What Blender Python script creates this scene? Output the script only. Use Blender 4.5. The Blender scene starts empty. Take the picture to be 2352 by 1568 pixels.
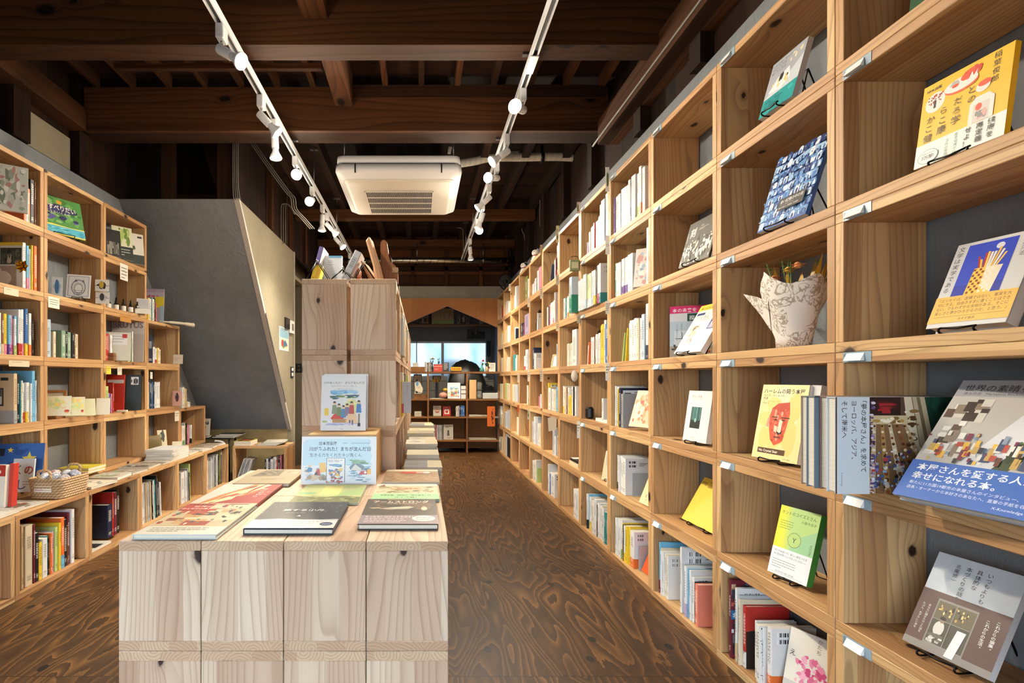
import bpy, math, random
from mathutils import Matrix, Vector

scene = bpy.context.scene
COL = scene.collection
rng = random.Random(7)
PI = math.pi

# ------------------------------------------------------------------ camera, world, exposure
F, CX, CY, EYE = 1168.0, 966.0, 870.0, 0.965      # focal length and principal point of the 2352x1568 photograph, eye height
cam_d = bpy.data.cameras.new('camera')
cam = bpy.data.objects.new('camera', cam_d)
COL.objects.link(cam)
cam.location = (0, 0, EYE)
cam.rotation_euler = (PI / 2, 0, 0)
cam_d.sensor_width = 36.0
cam_d.lens = 36.0 * F / 2352
cam_d.shift_x = (1176 - CX) / 2352
cam_d.shift_y = (CY - 784) / 2352
cam_d.clip_start = 0.02
scene.camera = cam

scene.view_settings.view_transform = 'Standard'
scene.view_settings.look = 'None'
scene.view_settings.gamma = 1.0
scene.view_settings.use_curve_mapping = False
scene.view_settings.exposure = 0.32

world = bpy.data.worlds.new('daylight')
scene.world = world
world.use_nodes = True
wbg = world.node_tree.nodes['Background']
_n, _l = world.node_tree.nodes, world.node_tree.links
_tc, _sp, _rp = _n.new('ShaderNodeTexCoord'), _n.new('ShaderNodeSeparateXYZ'), _n.new('ShaderNodeValToRGB')
_l.new(_tc.outputs['Generated'], _sp.inputs[0])
_mr = _n.new('ShaderNodeMapRange')                # bright sky above the horizon, darker street below it
_mr.inputs['From Min'].default_value, _mr.inputs['From Max'].default_value = -0.12, 0.10
_l.new(_sp.outputs[2], _mr.inputs['Value'])
_l.new(_mr.outputs[0], _rp.inputs[0])
_rp.color_ramp.elements[0].color = (0.16, 0.155, 0.15, 1)
_rp.color_ramp.elements[1].color = (0.74, 0.87, 1.0, 1)
_l.new(_rp.outputs[0], wbg.inputs[0])
wbg.inputs[1].default_value = 9.5                # overcast daylight through the added front opening behind the camera
LAMP_W = 98.0                                     # watts of one track spot
LAMP_COL = (1.0, 0.87, 0.69)


def at(px, py, Y):
    """point at depth Y that the photograph shows at pixel (px, py)"""
    return Vector(((px - CX) / F * Y, Y, EYE + (CY - py) / F * Y))


# ------------------------------------------------------------------ small helpers
def lin(h):
    h = h.lstrip('#')
    out = []
    for i in (0, 2, 4):
        c = int(h[i:i + 2], 16) / 255
        out.append(c / 12.92 if c <= 0.04045 else ((c + 0.055) / 1.055) ** 2.4)
    return tuple(out) + (1.0,)


MATS = {}


def mat(hexcol, rough=0.5, metal=0.0, emit=0.0, name=None, alpha=1.0, trans=0.0):
    key = (hexcol, rough, metal, emit, alpha, trans)
    if key in MATS:
        return MATS[key]
    m = bpy.data.materials.new(name or 'paint')
    m.use_nodes = True
    b = m.node_tree.nodes['Principled BSDF']
    b.inputs['Base Color'].default_value = lin(hexcol)
    b.inputs['Roughness'].default_value = rough
    b.inputs['Metallic'].default_value = metal
    if trans:
        b.inputs['Transmission Weight'].default_value = trans
    if alpha < 1:
        b.inputs['Alpha'].default_value = alpha
    if emit:
        b.inputs['Emission Color'].default_value = lin(hexcol)
        b.inputs['Emission Strength'].default_value = emit
    MATS[key] = m
    return m


class G:
    """tiny node-graph writer"""
    def __init__(s, name):
        s.mat = bpy.data.materials.new(name)
        s.mat.use_nodes = True
        s.nt = s.mat.node_tree
        s.bsdf = s.nt.nodes['Principled BSDF']

    def node(s, t, **kw):
        n = s.nt.nodes.new(t)
        for k, v in kw.items():
            setattr(n, k, v)
        return n

    def put(s, sock, v):
        if hasattr(v, 'is_output') or isinstance(v, bpy.types.NodeSocket):
            s.nt.links.new(v, sock)
        elif v is not None:
            sock.default_value = v

    def m(s, op, a, b=None, c=None, clamp=False):
        n = s.node('ShaderNodeMath', operation=op, use_clamp=clamp)
        for i, v in enumerate((a, b, c)):
            s.put(n.inputs[i], v)
        return n.outputs[0]

    def xyz(s, x, y, z=0.0):
        n = s.node('ShaderNodeCombineXYZ')
        for i, v in enumerate((x, y, z)):
            s.put(n.inputs[i], v)
        return n.outputs[0]

    def sep(s, v):
        n = s.node('ShaderNodeSeparateXYZ')
        s.put(n.inputs[0], v)
        return n.outputs

    def noise(s, vec, scale, detail=2.0, rough=0.5, dist=0.0):
        n = s.node('ShaderNodeTexNoise')
        s.put(n.inputs['Vector'], vec)
        n.inputs['Scale'].default_value = scale
        n.inputs['Detail'].default_value = detail
        n.inputs['Roughness'].default_value = rough
        n.inputs['Distortion'].default_value = dist
        return n.outputs[0]

    def white(s, vec):
        n = s.node('ShaderNodeTexWhiteNoise')
        s.put(n.inputs['Vector'], vec)
        return n.outputs[0]

    def voro(s, vec, scale=1.0):
        n = s.node('ShaderNodeTexVoronoi', voronoi_dimensions='2D')
        s.put(n.inputs['Vector'], vec)
        n.inputs['Scale'].default_value = scale
        return n.outputs[0], n.outputs[1]

    def ramp(s, fac, stops):
        n = s.node('ShaderNodeValToRGB')
        s.put(n.inputs[0], fac)
        e = n.color_ramp.elements
        while len(e) < len(stops):
            e.new(0.5)
        for el, (p, c) in zip(e, stops):
            el.position = p
            el.color = c if isinstance(c, tuple) else lin(c)
        return n.outputs[0]

    def mix(s, fac, a, b, blend='MIX'):
        n = s.node('ShaderNodeMix', data_type='RGBA', blend_type=blend)
        s.put(n.inputs[0], fac)
        for i, v in ((6, a), (7, b)):
            s.put(n.inputs[i], lin(v) if isinstance(v, str) else v)
        return n.outputs[2]

    def coord(s, k):
        return s.node('ShaderNodeTexCoord').outputs[k]

    def rnd(s):
        return s.node('ShaderNodeObjectInfo').outputs['Random']

    def bump(s, h, strength=0.3, dist=0.01):
        n = s.node('ShaderNodeBump')
        n.inputs['Strength'].default_value = strength
        n.inputs['Distance'].default_value = dist
        s.put(n.inputs['Height'], h)
        s.nt.links.new(n.outputs[0], s.bsdf.inputs['Normal'])

    def done(s, col, rough=0.5):
        s.put(s.bsdf.inputs['Base Color'], col)
        s.put(s.bsdf.inputs['Roughness'], rough)
        return s.mat


def wood(name, tones, line, knot, ring=48.0, wob=13.0, line_amt=0.42, strip=0.07, knots=0.62, rough=0.55, kscale=(5.0, 3.2)):
    """plain-sawn board: UV u runs across the grain, v along it, both in metres"""
    g = G(name)
    u0, v0, _ = g.sep(g.coord('UV'))
    r = g.rnd()
    u = g.m('ADD', u0, g.m('MULTIPLY', r, 3.7))
    v = g.m('ADD', v0, g.m('MULTIPLY', r, 23.0))
    # knots
    kv, kc = g.voro(g.xyz(g.m('MULTIPLY', u, kscale[0]), g.m('MULTIPLY', v, kscale[1])))
    kr = g.sep(kc)[0]
    has = g.m('GREATER_THAN', kr, knots)
    size = g.m('MULTIPLY_ADD', g.sep(kc)[1], 0.07, 0.035)
    wobble = g.m('MULTIPLY', g.noise(g.xyz(u, v), 60.0, 2.0), 0.05)
    d = g.m('ADD', kv, g.m('SUBTRACT', wobble, 0.025))
    kmask = g.m('MULTIPLY', has, g.m('SUBTRACT', 1.0, g.m('SMOOTH_MIN', 1.0, g.m('DIVIDE', d, size), 0.3), clamp=True))
    kmask = g.m('MULTIPLY', kmask, 2.6, clamp=True)
    halo = g.m('MULTIPLY', has, g.m('POWER', 2.718, g.m('MULTIPLY', kv, -12.0)))
    # rings
    n1 = g.noise(g.xyz(g.m('MULTIPLY', u, 6.5), g.m('MULTIPLY', v, 0.75), g.m('MULTIPLY', r, 9.0)), 1.0, 1.0)
    fine = g.noise(g.xyz(g.m('MULTIPLY', u, 60.0), g.m('MULTIPLY', v, 6.0)), 1.0, 2.0)
    rr = g.m('ADD', g.m('MULTIPLY', n1, wob), g.m('MULTIPLY', u, ring))
    rr = g.m('ADD', rr, g.m('MULTIPLY', halo, 2.2))
    rr = g.m('ADD', rr, g.m('MULTIPLY', fine, 0.12))
    fr = g.m('FRACT', rr)
    ln = g.m('MULTIPLY', g.m('POWER', fr, 4.5), g.m('SUBTRACT', 1.0, g.m('POWER', fr, 22.0)))
    # strips and tone
    st = g.m('FLOOR', g.m('DIVIDE', g.m('ADD', u, g.m('MULTIPLY', g.noise(g.xyz(0.0, g.m('MULTIPLY', v, 3.0)), 1.0), 0.012)), strip))
    tone = g.white(g.xyz(st, g.m('MULTIPLY', r, 91.0)))
    soft = g.noise(g.xyz(g.m('MULTIPLY', u, 9.0), g.m('MULTIPLY', v, 1.3), 4.0), 1.0, 3.0)
    tv = g.m('ADD', g.m('MULTIPLY', tone, 0.55), g.m('MULTIPLY', soft, 0.55), clamp=True)
    k = len(tones)
    col = g.ramp(tv, [(0.15 + 0.7 * i / max(1, k - 1), t) for i, t in enumerate(tones)])
    fib = g.noise(g.xyz(g.m('MULTIPLY', u, 420.0), g.m('MULTIPLY', v, 9.0)), 1.0, 2.0)
    col = g.mix(g.m('MULTIPLY', fib, 0.18), col, line)
    col = g.mix(g.m('MULTIPLY', ln, line_amt * 1.6, clamp=True), col, line)
    col = g.mix(g.m('MULTIPLY', halo, 0.55, clamp=True), col, line)
    col = g.mix(kmask, col, knot)
    g.bsdf.inputs['Specular IOR Level'].default_value = 0.25 if rough > .7 else 0.4
    return g.done(col, rough)


def endgrain(name, tones, line):
    g = G(name)
    u, v, _ = g.sep(g.coord('UV'))
    r = g.rnd()
    seg = g.m('FLOOR', g.m('DIVIDE', g.m('ADD', u, g.m('MULTIPLY', r, 5.0)), 0.072))
    w1 = g.white(g.xyz(seg, r))
    w2 = g.white(g.xyz(seg, r, 5.0))
    uu = g.m('SUBTRACT', g.m('FRACT', g.m('DIVIDE', g.m('ADD', u, g.m('MULTIPLY', r, 5.0)), 0.072)), g.m('MULTIPLY_ADD', w1, 1.2, -0.1))
    vv = g.m('SUBTRACT', g.m('DIVIDE', v, 0.072), g.m('MULTIPLY_ADD', w2, 1.4, -0.7))
    dist = g.m('SQRT', g.m('ADD', g.m('MULTIPLY', uu, uu), g.m('MULTIPLY', vv, vv)))
    dist = g.m('ADD', dist, g.m('MULTIPLY', g.noise(g.xyz(u, v), 40.0), 0.12))
    fr = g.m('FRACT', g.m('MULTIPLY', dist, 9.0))
    col = g.mix(w2, tones[0], tones[1])
    col = g.mix(g.m('MULTIPLY', g.m('POWER', fr, 2.5), 0.55), col, line)
    return g.done(col, 0.6)


CEDAR = wood('cedar_wood', ['#98704a', '#bc9062', '#cea572', '#dcb985'], '#714626', '#2e1a10', knots=.48)
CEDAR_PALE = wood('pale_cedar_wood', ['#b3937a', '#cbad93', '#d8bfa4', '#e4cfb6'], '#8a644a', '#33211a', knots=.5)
CEDAR_END = endgrain('cedar_end_grain', ['#c09c7c', '#d3b796'], '#8a6a50')
PLYWOOD = wood('pale_plywood', ['#cfa672', '#d8b27e', '#e0bc8a'], '#a87a48', '#7a4c28', knots=0.95, strip=0.4, line_amt=0.25)
LAUAN = wood('orange_lauan_plywood', ['#9a6230', '#a86e36', '#b57a40'], '#7a4a22', '#5a3418', knots=0.99, strip=0.5, line_amt=0.2)
OAK = wood('counter_wood', ['#7a5028', '#8a5c30', '#9a6a38'], '#4a2c14', '#2a180c', knots=0.95, strip=0.12, line_amt=0.35)
TIMBER = wood('dark_timber', ['#221006', '#37200e', '#4a2b13', '#5e381a'], '#180a04', '#0c0502', ring=22, wob=5, strip=0.4, knots=0.8, rough=0.85, kscale=(3.0, 1.6), line_amt=0.55)
TIMBER2 = wood('near_black_boards', ['#150a05', '#1d0f08', '#27150b', '#321c0f'], '#0c0503', '#070302', ring=14, wob=5, strip=0.14, knots=0.85, rough=0.9, line_amt=0.4)  # very dark brown for ceiling boards and wall boarding
WALNUT = wood('brown_block_wood', ['#7a4a26', '#8c582e', '#9a6436'], '#5a3418', '#2a180c', knots=0.9, strip=0.3)


def plaster(name, c0, c1, bump=0.35):
    g = G(name)
    o = g.coord('Object')
    n = g.noise(o, 1.6, 5.0, 0.6)
    n2 = g.noise(o, 9.0, 4.0, 0.6, 1.2)
    f = g.m('ADD', g.m('MULTIPLY', n, 0.7), g.m('MULTIPLY', n2, 0.3))
    col = g.ramp(f, [(0.3, c0), (0.7, c1)])
    x, y, z = g.sep(o)
    s1 = g.noise(g.xyz(g.m('ADD', g.m('MULTIPLY', x, 5.0), g.m('MULTIPLY', z, 3.0)), g.m('MULTIPLY', y, 5.0), g.m('SUBTRACT', g.m('MULTIPLY', z, 1.5), g.m('MULTIPLY', y, 3.0))), 2.2, 5.0, 0.6, 2.2)
    g.bump(g.m('ADD', g.m('POWER', s1, 2.0), g.m('MULTIPLY', n2, 0.5)), bump, 0.015)
    return g.done(col, 0.85)


PLASTER = plaster('grey_plaster', '#6e747b', '#888f96')
PLASTER_WARM = plaster('greenish_plaster', '#7c7664', '#948c76', 0.2)
PLASTER_CREAM = plaster('stained_cream_plaster', '#8f7a4c', '#c4b284', 0.2)
CONCRETE = plaster('concrete', '#7d7a70', '#96938a', 0.15)


def floor_mat():
    g = G('stained_plywood_floor')
    x, y, z = g.sep(g.coord('Object'))
    row = g.m('FLOOR', g.m('DIVIDE', g.m('SUBTRACT', y, 0.74), 0.91))
    so = g.m('MULTIPLY', g.white(g.xyz(row, 3.0)), 40.0)
    xs = g.m('ADD', x, so)
    n = g.noise(g.xyz(g.m('MULTIPLY', xs, 4.6), g.m('ADD', g.m('MULTIPLY', y, 0.85), g.m('MULTIPLY', x, 0.4)), so), 1.0, 2.0, 0.5, 0.35)
    fine = g.noise(g.xyz(g.m('MULTIPLY', x, 90.0), g.m('MULTIPLY', y, 16.0)), 1.0, 3.0, 0.7)
    rr = g.m('ADD', g.m('ADD', g.m('MULTIPLY', n, 22.0), g.m('MULTIPLY', xs, 13.0)), g.m('MULTIPLY', fine, 0.45))
    fr = g.m('FRACT', rr)
    amt = g.noise(g.xyz(g.m('MULTIPLY', xs, 2.0), g.m('MULTIPLY', y, 1.2), 9.0), 1.0, 2.0)
    ln = g.m('MULTIPLY', g.m('POWER', fr, 2.8), g.m('MULTIPLY_ADD', amt, 2.0, -0.4), clamp=True)
    base = g.ramp(g.noise(g.xyz(g.m('MULTIPLY', x, 30.0), g.m('MULTIPLY', y, 9.0)), 1.0, 4.0, 0.7), [(0.3, '#38230f'), (0.7, '#52361a')])
    col = g.mix(ln, base, '#9c6c38')
    kv, kc = g.voro(g.xyz(g.m('MULTIPLY', xs, 3.2), g.m('MULTIPLY', y, 2.2)))
    kn = g.m('MULTIPLY', g.m('GREATER_THAN', g.sep(kc)[0], 0.6), g.m('LESS_THAN', kv, 0.045))
    col = g.mix(kn, col, '#170c05')
    sm = g.m('LESS_THAN', g.m('ABSOLUTE', g.m('SUBTRACT', g.m('FRACT', g.m('DIVIDE', g.m('SUBTRACT', y, 0.74), 0.91)), 0.5)), 0.4985)
    col = g.mix(sm, '#1a0d05', col)
    return g.done(col, g.m('MULTIPLY_ADD', fine, 0.25, 0.38))


FLOOR = floor_mat()

WHITE = mat('#e8e8e6', 0.4, name='white_plastic')
LAMPWHITE = mat('#e4e6e8', 0.35, name='white_enamel')
OFFWHITE = mat('#dcd8cc', 0.45, name='offwhite_plastic')
BLACK = mat('#0c0c0d', 0.4, name='black_plastic')
WIRE = mat('#0a0a0b', 0.35, 0.6, name='black_wire')
CHROME = mat('#c9c9c9', 0.25, 1.0, name='bright_steel')
STEEL = mat('#8f8f90', 0.35, 1.0, name='galvanised_steel')
PAPER = mat('#e9e6dc', 0.8, name='paper')
PAGES = None
GREYCABLE = mat('#77746c', 0.5, name='grey_cable')
TAGBLUE = mat('#8fa6b4', 0.35, name='blue_grey_plastic')


def pages_mat():
    g = G('page_edges')
    x, y, z = g.sep(g.coord('Object'))
    n = g.noise(g.xyz(g.m('MULTIPLY', x, 900.0), g.m('MULTIPLY', y, 6.0), g.m('MULTIPLY', z, 6.0)), 1.0, 2.0)
    return g.done(g.ramp(n, [(0.3, '#c9c4b6'), (0.7, '#e6e2d6')]), 0.8)


PAGES = pages_mat()


def cover_mat(name, spine=False, light=False):
    g = G(name)
    info = g.node('ShaderNodeObjectInfo')
    col = info.outputs['Color']
    if spine:
        u, v, _ = g.sep(g.coord('UV'))
        ox, oy, oz = g.sep(g.coord('Object'))
        r = info.outputs['Random']
        col_ok = g.m('LESS_THAN', g.m('ABSOLUTE', g.m('SUBTRACT', u, 0.5)), 0.27)
        top = g.m('MULTIPLY_ADD', r, 0.14, 0.78)
        lo = g.m('SUBTRACT', top, g.m('MULTIPLY_ADD', g.white(r), 0.35, 0.2))
        rng1 = g.m('MULTIPLY', g.m('LESS_THAN', v, top), g.m('GREATER_THAN', v, lo))
        rng2 = g.m('MULTIPLY', g.m('LESS_THAN', v, 0.17), g.m('GREATER_THAN', v, 0.08))
        rg = g.m('MAXIMUM', rng1, rng2)
        cell = g.m('GREATER_THAN', g.m('FRACT', g.m('MULTIPLY', oz, 95.0)), 0.22)
        n = g.noise(g.xyz(g.m('ADD', ox, r), oy, oz), 420.0, 1.0)
        mk = g.m('MULTIPLY', g.m('MULTIPLY', g.m('GREATER_THAN', n, 0.5), cell), g.m('MULTIPLY', rg, col_ok))
        col = g.mix(g.m('MULTIPLY', mk, 0.85), col, '#efece4' if light else '#2a2724')
    return g.done(col, 0.42)


COVER = cover_mat('book_cover')
SPINE_D = cover_mat('book_spine_dark_lettering', True)
SPINE_L = cover_mat('book_spine_light_lettering', True, True)


def barcode_mat():
    g = G('barcode_print')
    u, v, _ = g.sep(g.coord('UV'))
    b = g.m('GREATER_THAN', g.white(g.xyz(g.m('FLOOR', g.m('MULTIPLY', u, 34.0)), g.rnd())), 0.5)
    inside = g.m('MULTIPLY', g.m('LESS_THAN', g.m('ABSOLUTE', g.m('SUBTRACT', u, 0.5)), 0.45), g.m('GREATER_THAN', v, 0.22))
    digits = g.m('MULTIPLY', g.m('LESS_THAN', v, 0.14), g.m('GREATER_THAN', g.noise(g.xyz(g.m('MULTIPLY', u, 40.0), g.m('MULTIPLY', v, 8.0)), 1.0), 0.55))
    mk = g.m('MAXIMUM', g.m('MULTIPLY', b, inside), g.m('MULTIPLY', digits, 0.6))
    return g.done(g.mix(mk, '#eef0f0', '#1c1c20'), 0.5)


BARCODE = barcode_mat()


# ------------------------------------------------------------------ mesh builder
class MB:
    def __init__(s):
        s.v, s.f, s.mi, s.uv, s.sm = [], [], [], [], []

    def poly(s, pts, mat=0, uvs=None, smooth=False):
        i = len(s.v)
        s.v.extend(tuple(p) for p in pts)
        s.f.append(tuple(range(i, i + len(pts))))
        s.mi.append(mat)
        s.uv.append(uvs or [(0.0, 0.0)] * len(pts))
        s.sm.append(smooth)
        return s

    def box(s, lo, hi, mat=0, grain=None, endmat=None, ch=0.0, M=None, off=None):
        lo, hi = list(lo), list(hi)
        o = off if off is not None else (rng.uniform(0, 9), rng.uniform(0, 9))
        ch = min([ch] + [(hi[i] - lo[i]) * 0.45 for i in range(3)])

        def uvof(p, n):
            if grain is None:
                a, b = [i for i in range(3) if i != n]
                return (p[a], p[b])
            if n == grain:
                a, b = [i for i in range(3) if i != n]
                if hi[b] - lo[b] > hi[a] - lo[a]:
                    a, b = b, a
                return (p[a] - lo[a] + o[0], p[b] - lo[b])
            a = [i for i in range(3) if i not in (n, grain)][0]
            return (p[a] + o[0] + n * 1.31, p[grain] + o[1] + (0 if p[n] < (lo[n] + hi[n]) / 2 else 0.77))

        def add(pts, n):
            m = endmat if (endmat is not None and n == grain) else mat
            c = [(a) for a in pts]
            q = [M @ Vector(p) for p in c] if M is not None else c
            s.poly(q, m, [uvof(p, n) for p in c])

        def V(i, j, k, n):
            sgn = (i, j, k)
            p = [0, 0, 0]
            for a in range(3):
                e = hi[a] if sgn[a] else lo[a]
                if a != n and ch:
                    e += -ch if sgn[a] else ch
                p[a] = e
            return tuple(p)

        quads = {0: [(0, 0), (0, 1), (1, 1), (1, 0)]}
        for n in range(3):
            a, b = [i for i in range(3) if i != n]
            for side in (0, 1):
                ring = []
                for (p, q) in ((0, 0), (1, 0), (1, 1), (0, 1)):
                    sg = [0, 0, 0]
                    sg[n], sg[a], sg[b] = side, p, q
                    ring.append(V(*sg, n))
                flip = (side == 0) != (n == 1)
                add(ring[::-1] if flip else ring, n)
        if ch:
            for n in range(3):          # edges parallel to axis n
                a, b = [i for i in range(3) if i != n]
                for p in (0, 1):
                    for q in (0, 1):
                        s0, s1 = [0, 0, 0], [0, 0, 0]
                        s0[n], s1[n] = 0, 1
                        s0[a] = s1[a] = p
                        s0[b] = s1[b] = q
                        ring = [V(*s0, a), V(*s1, a), V(*s1, b), V(*s0, b)]
                        if (p == q) != (n == 1):
                            ring = ring[::-1]
                        add(ring, a if a != grain else b)
            for i in (0, 1):
                for j in (0, 1):
                    for k in (0, 1):
                        ring = [V(i, j, k, 0), V(i, j, k, 1), V(i, j, k, 2)]
                        if (i + j + k) % 2 == 0:
                            ring = ring[::-1]
                        add(ring, 0 if grain != 0 else 1)
        return s

    def tube(s, path, r, n=8, mat=0, cap=True):
        path = [Vector(p) for p in path]
        rs = r if isinstance(r, (list, tuple)) else [r] * len(path)
        rings = []
        up = None
        for i, p in enumerate(path):
            d = (path[min(i + 1, len(path) - 1)] - path[max(i - 1, 0)])
            d = d.normalized() if d.length > 1e-9 else Vector((0, 0, 1))
            if up is None:
                up = Vector((0, 0, 1)) if abs(d.z) < 0.9 else Vector((1, 0, 0))
            x = up.cross(d)
            if x.length < 1e-6:
                x = Vector((1, 0, 0)).cross(d)
            x.normalize()
            y = d.cross(x)
            up = y
            rings.append([p + x * (rs[i] * math.cos(2 * PI * k / n)) + y * (rs[i] * math.sin(2 * PI * k / n)) for k in range(n)])
        L = 0.0
        for i in range(len(rings) - 1):
            l2 = L + (path[i + 1] - path[i]).length
            for k in range(n):
                k2 = (k + 1) % n
                s.poly([rings[i][k], rings[i][k2], rings[i + 1][k2], rings[i + 1][k]], mat,
                       [(k / n, L), ((k + 1) / n, L), ((k + 1) / n, l2), (k / n, l2)], True)
            L = l2
        if cap:
            s.poly(rings[0][::-1], mat)
            s.poly(rings[-1], mat)
        return s

    def lathe(s, prof, n=20, mat=0, M=None, capmat=None, cap=True):
        """profile of (radius, height) pairs turned about local z"""
        M = M or Matrix()
        rings = [[M @ Vector((r * math.cos(2 * PI * k / n), r * math.sin(2 * PI * k / n), z)) for k in range(n)] for r, z in prof]
        for i in range(len(rings) - 1):
            for k in range(n):
                k2 = (k + 1) % n
                s.poly([rings[i][k], rings[i][k2], rings[i + 1][k2], rings[i + 1][k]], mat, None, True)
        if cap and prof[0][0] > 1e-6:
            s.poly(rings[0][::-1], mat)
        if cap and prof[-1][0] > 1e-6:
            s.poly(rings[-1], mat if capmat is None else capmat)
        return s

    def prism(s, pts, axis, a, b, mat=0):
        """polygon in the two other axes, pushed from a to b along axis"""
        o = [i for i in range(3) if i != axis]

        def P(p, h):
            q = [0, 0, 0]
            q[axis], q[o[0]], q[o[1]] = h, p[0], p[1]
            return tuple(q)
        lo = [P(p, a) for p in pts]
        hi = [P(p, b) for p in pts]
        s.poly(lo, mat, [tuple(p) for p in pts])
        s.poly(hi[::-1], mat, [tuple(p) for p in pts][::-1])
        for i in range(len(pts)):
            j = (i + 1) % len(pts)
            L = math.dist(pts[i], pts[j])
            s.poly([lo[j], lo[i], hi[i], hi[j]], mat, [(0, L), (0, 0), (b - a, 0), (b - a, L)])
        return s

    def build(s, name, mats, parent=None, M=None, merge=True):
        me = bpy.data.meshes.new(name)
        if merge:
            idx, vs, mp = {}, [], []
            for p in s.v:
                k = (round(p[0], 5), round(p[1], 5), round(p[2], 5))
                if k not in idx:
                    idx[k] = len(vs)
                    vs.append(p)
                mp.append(idx[k])
            fs, mi, uv, sm = [], [], [], []
            for f, m_, u, q in zip(s.f, s.mi, s.uv, s.sm):
                g, uu = [], []
                for i, t in zip(f, u):
                    if mp[i] not in g:
                        g.append(mp[i])
                        uu.append(t)
                if len(g) > 2:
                    fs.append(g)
                    mi.append(m_)
                    uv.append(uu)
                    sm.append(q)
        else:
            vs, fs, mi, uv, sm = s.v, s.f, s.mi, s.uv, s.sm
        me.from_pydata(vs, [], fs)
        for m_ in (mats if isinstance(mats, (list, tuple)) else [mats]):
            me.materials.append(m_)
        me.polygons.foreach_set('material_index', mi)
        me.polygons.foreach_set('use_smooth', sm)
        ul = me.uv_layers.new(name='UVMap')
        flat = [c for u in uv for t in u for c in t]
        if len(flat) == 2 * len(me.loops):
            ul.data.foreach_set('uv', flat)
        me.update()
        return obj(name, me, parent, M)


def obj(name, me, parent=None, M=None):
    o = bpy.data.objects.new(name, me)
    COL.objects.link(o)
    if parent is not None:
        o.parent = parent
    if M is not None:
        o.matrix_local = M
    return o


def tag(o, label, cat, group=None, kind=None):
    o['label'] = label
    o['category'] = cat
    if group:
        o['group'] = group
    if kind:
        o['kind'] = kind
    return o


def empty(name, label, cat, M=None, group=None):
    o = bpy.data.objects.new(name, None)
    o.empty_display_size = 0.05
    COL.objects.link(o)
    if M is not None:
        o.matrix_world = M
    return tag(o, label, cat, group)


def struct(o):
    o['kind'] = 'structure'
    return o


def frame(origin, x, y, z=(0, 0, 1)):
    x, y, z = Vector(x), Vector(y), Vector(z)
    return Matrix(((x.x, y.x, z.x, origin[0]), (x.y, y.y, z.y, origin[1]), (x.z, y.z, z.z, origin[2]), (0, 0, 0, 1)))


def RIGHTWARD(X, Y, z):       # local x towards the shopfront, local y into the tall wall bookcase
    return frame((X, Y, z), (0, -1, 0), (1, 0, 0))


def LEFTWARD(X, Y, z):        # local x away from the shopfront, local y into the stepped bookcase
    return frame((X, Y, z), (0, 1, 0), (-1, 0, 0))


ORD = ['first', 'second', 'third', 'fourth', 'fifth', 'sixth', 'seventh', 'eighth', 'ninth', 'tenth', 'eleventh', 'twelfth', 'thirteenth',
       'fourteenth', 'fifteenth', 'sixteenth', 'seventeenth', 'eighteenth', 'nineteenth', 'twentieth', 'twenty-first', 'twenty-second', 'twenty-third', 'twenty-fourth',
       'twenty-fifth', 'twenty-sixth', 'twenty-seventh', 'twenty-eighth', 'twenty-ninth', 'thirtieth']

# ------------------------------------------------------------------ lettering
TEXTS = {}


def text_mesh(body, bold=0.0):
    key = (body, bold)
    if key in TEXTS:
        return TEXTS[key]
    cu = bpy.data.curves.new('lettering', 'FONT')
    cu.body = body
    cu.size = 1.0
    cu.resolution_u = 2
    cu.offset = bold
    cu.align_x = 'LEFT'
    o = bpy.data.objects.new('lettering', cu)
    COL.objects.link(o)
    bpy.context.view_layer.update()
    me = bpy.data.meshes.new_from_object(o.evaluated_get(bpy.context.evaluated_depsgraph_get()))
    vs = [tuple(v.co) for v in me.vertices]
    fs = [tuple(p.vertices) for p in me.polygons]
    bpy.data.objects.remove(o)
    bpy.data.curves.remove(cu)
    bpy.data.meshes.remove(me)
    if vs:
        x0 = min(v[0] for v in vs)
        x1 = max(v[0] for v in vs)
    else:
        x0 = x1 = 0
    TEXTS[key] = (vs, fs, x0, x1)
    return TEXTS[key]


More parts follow.
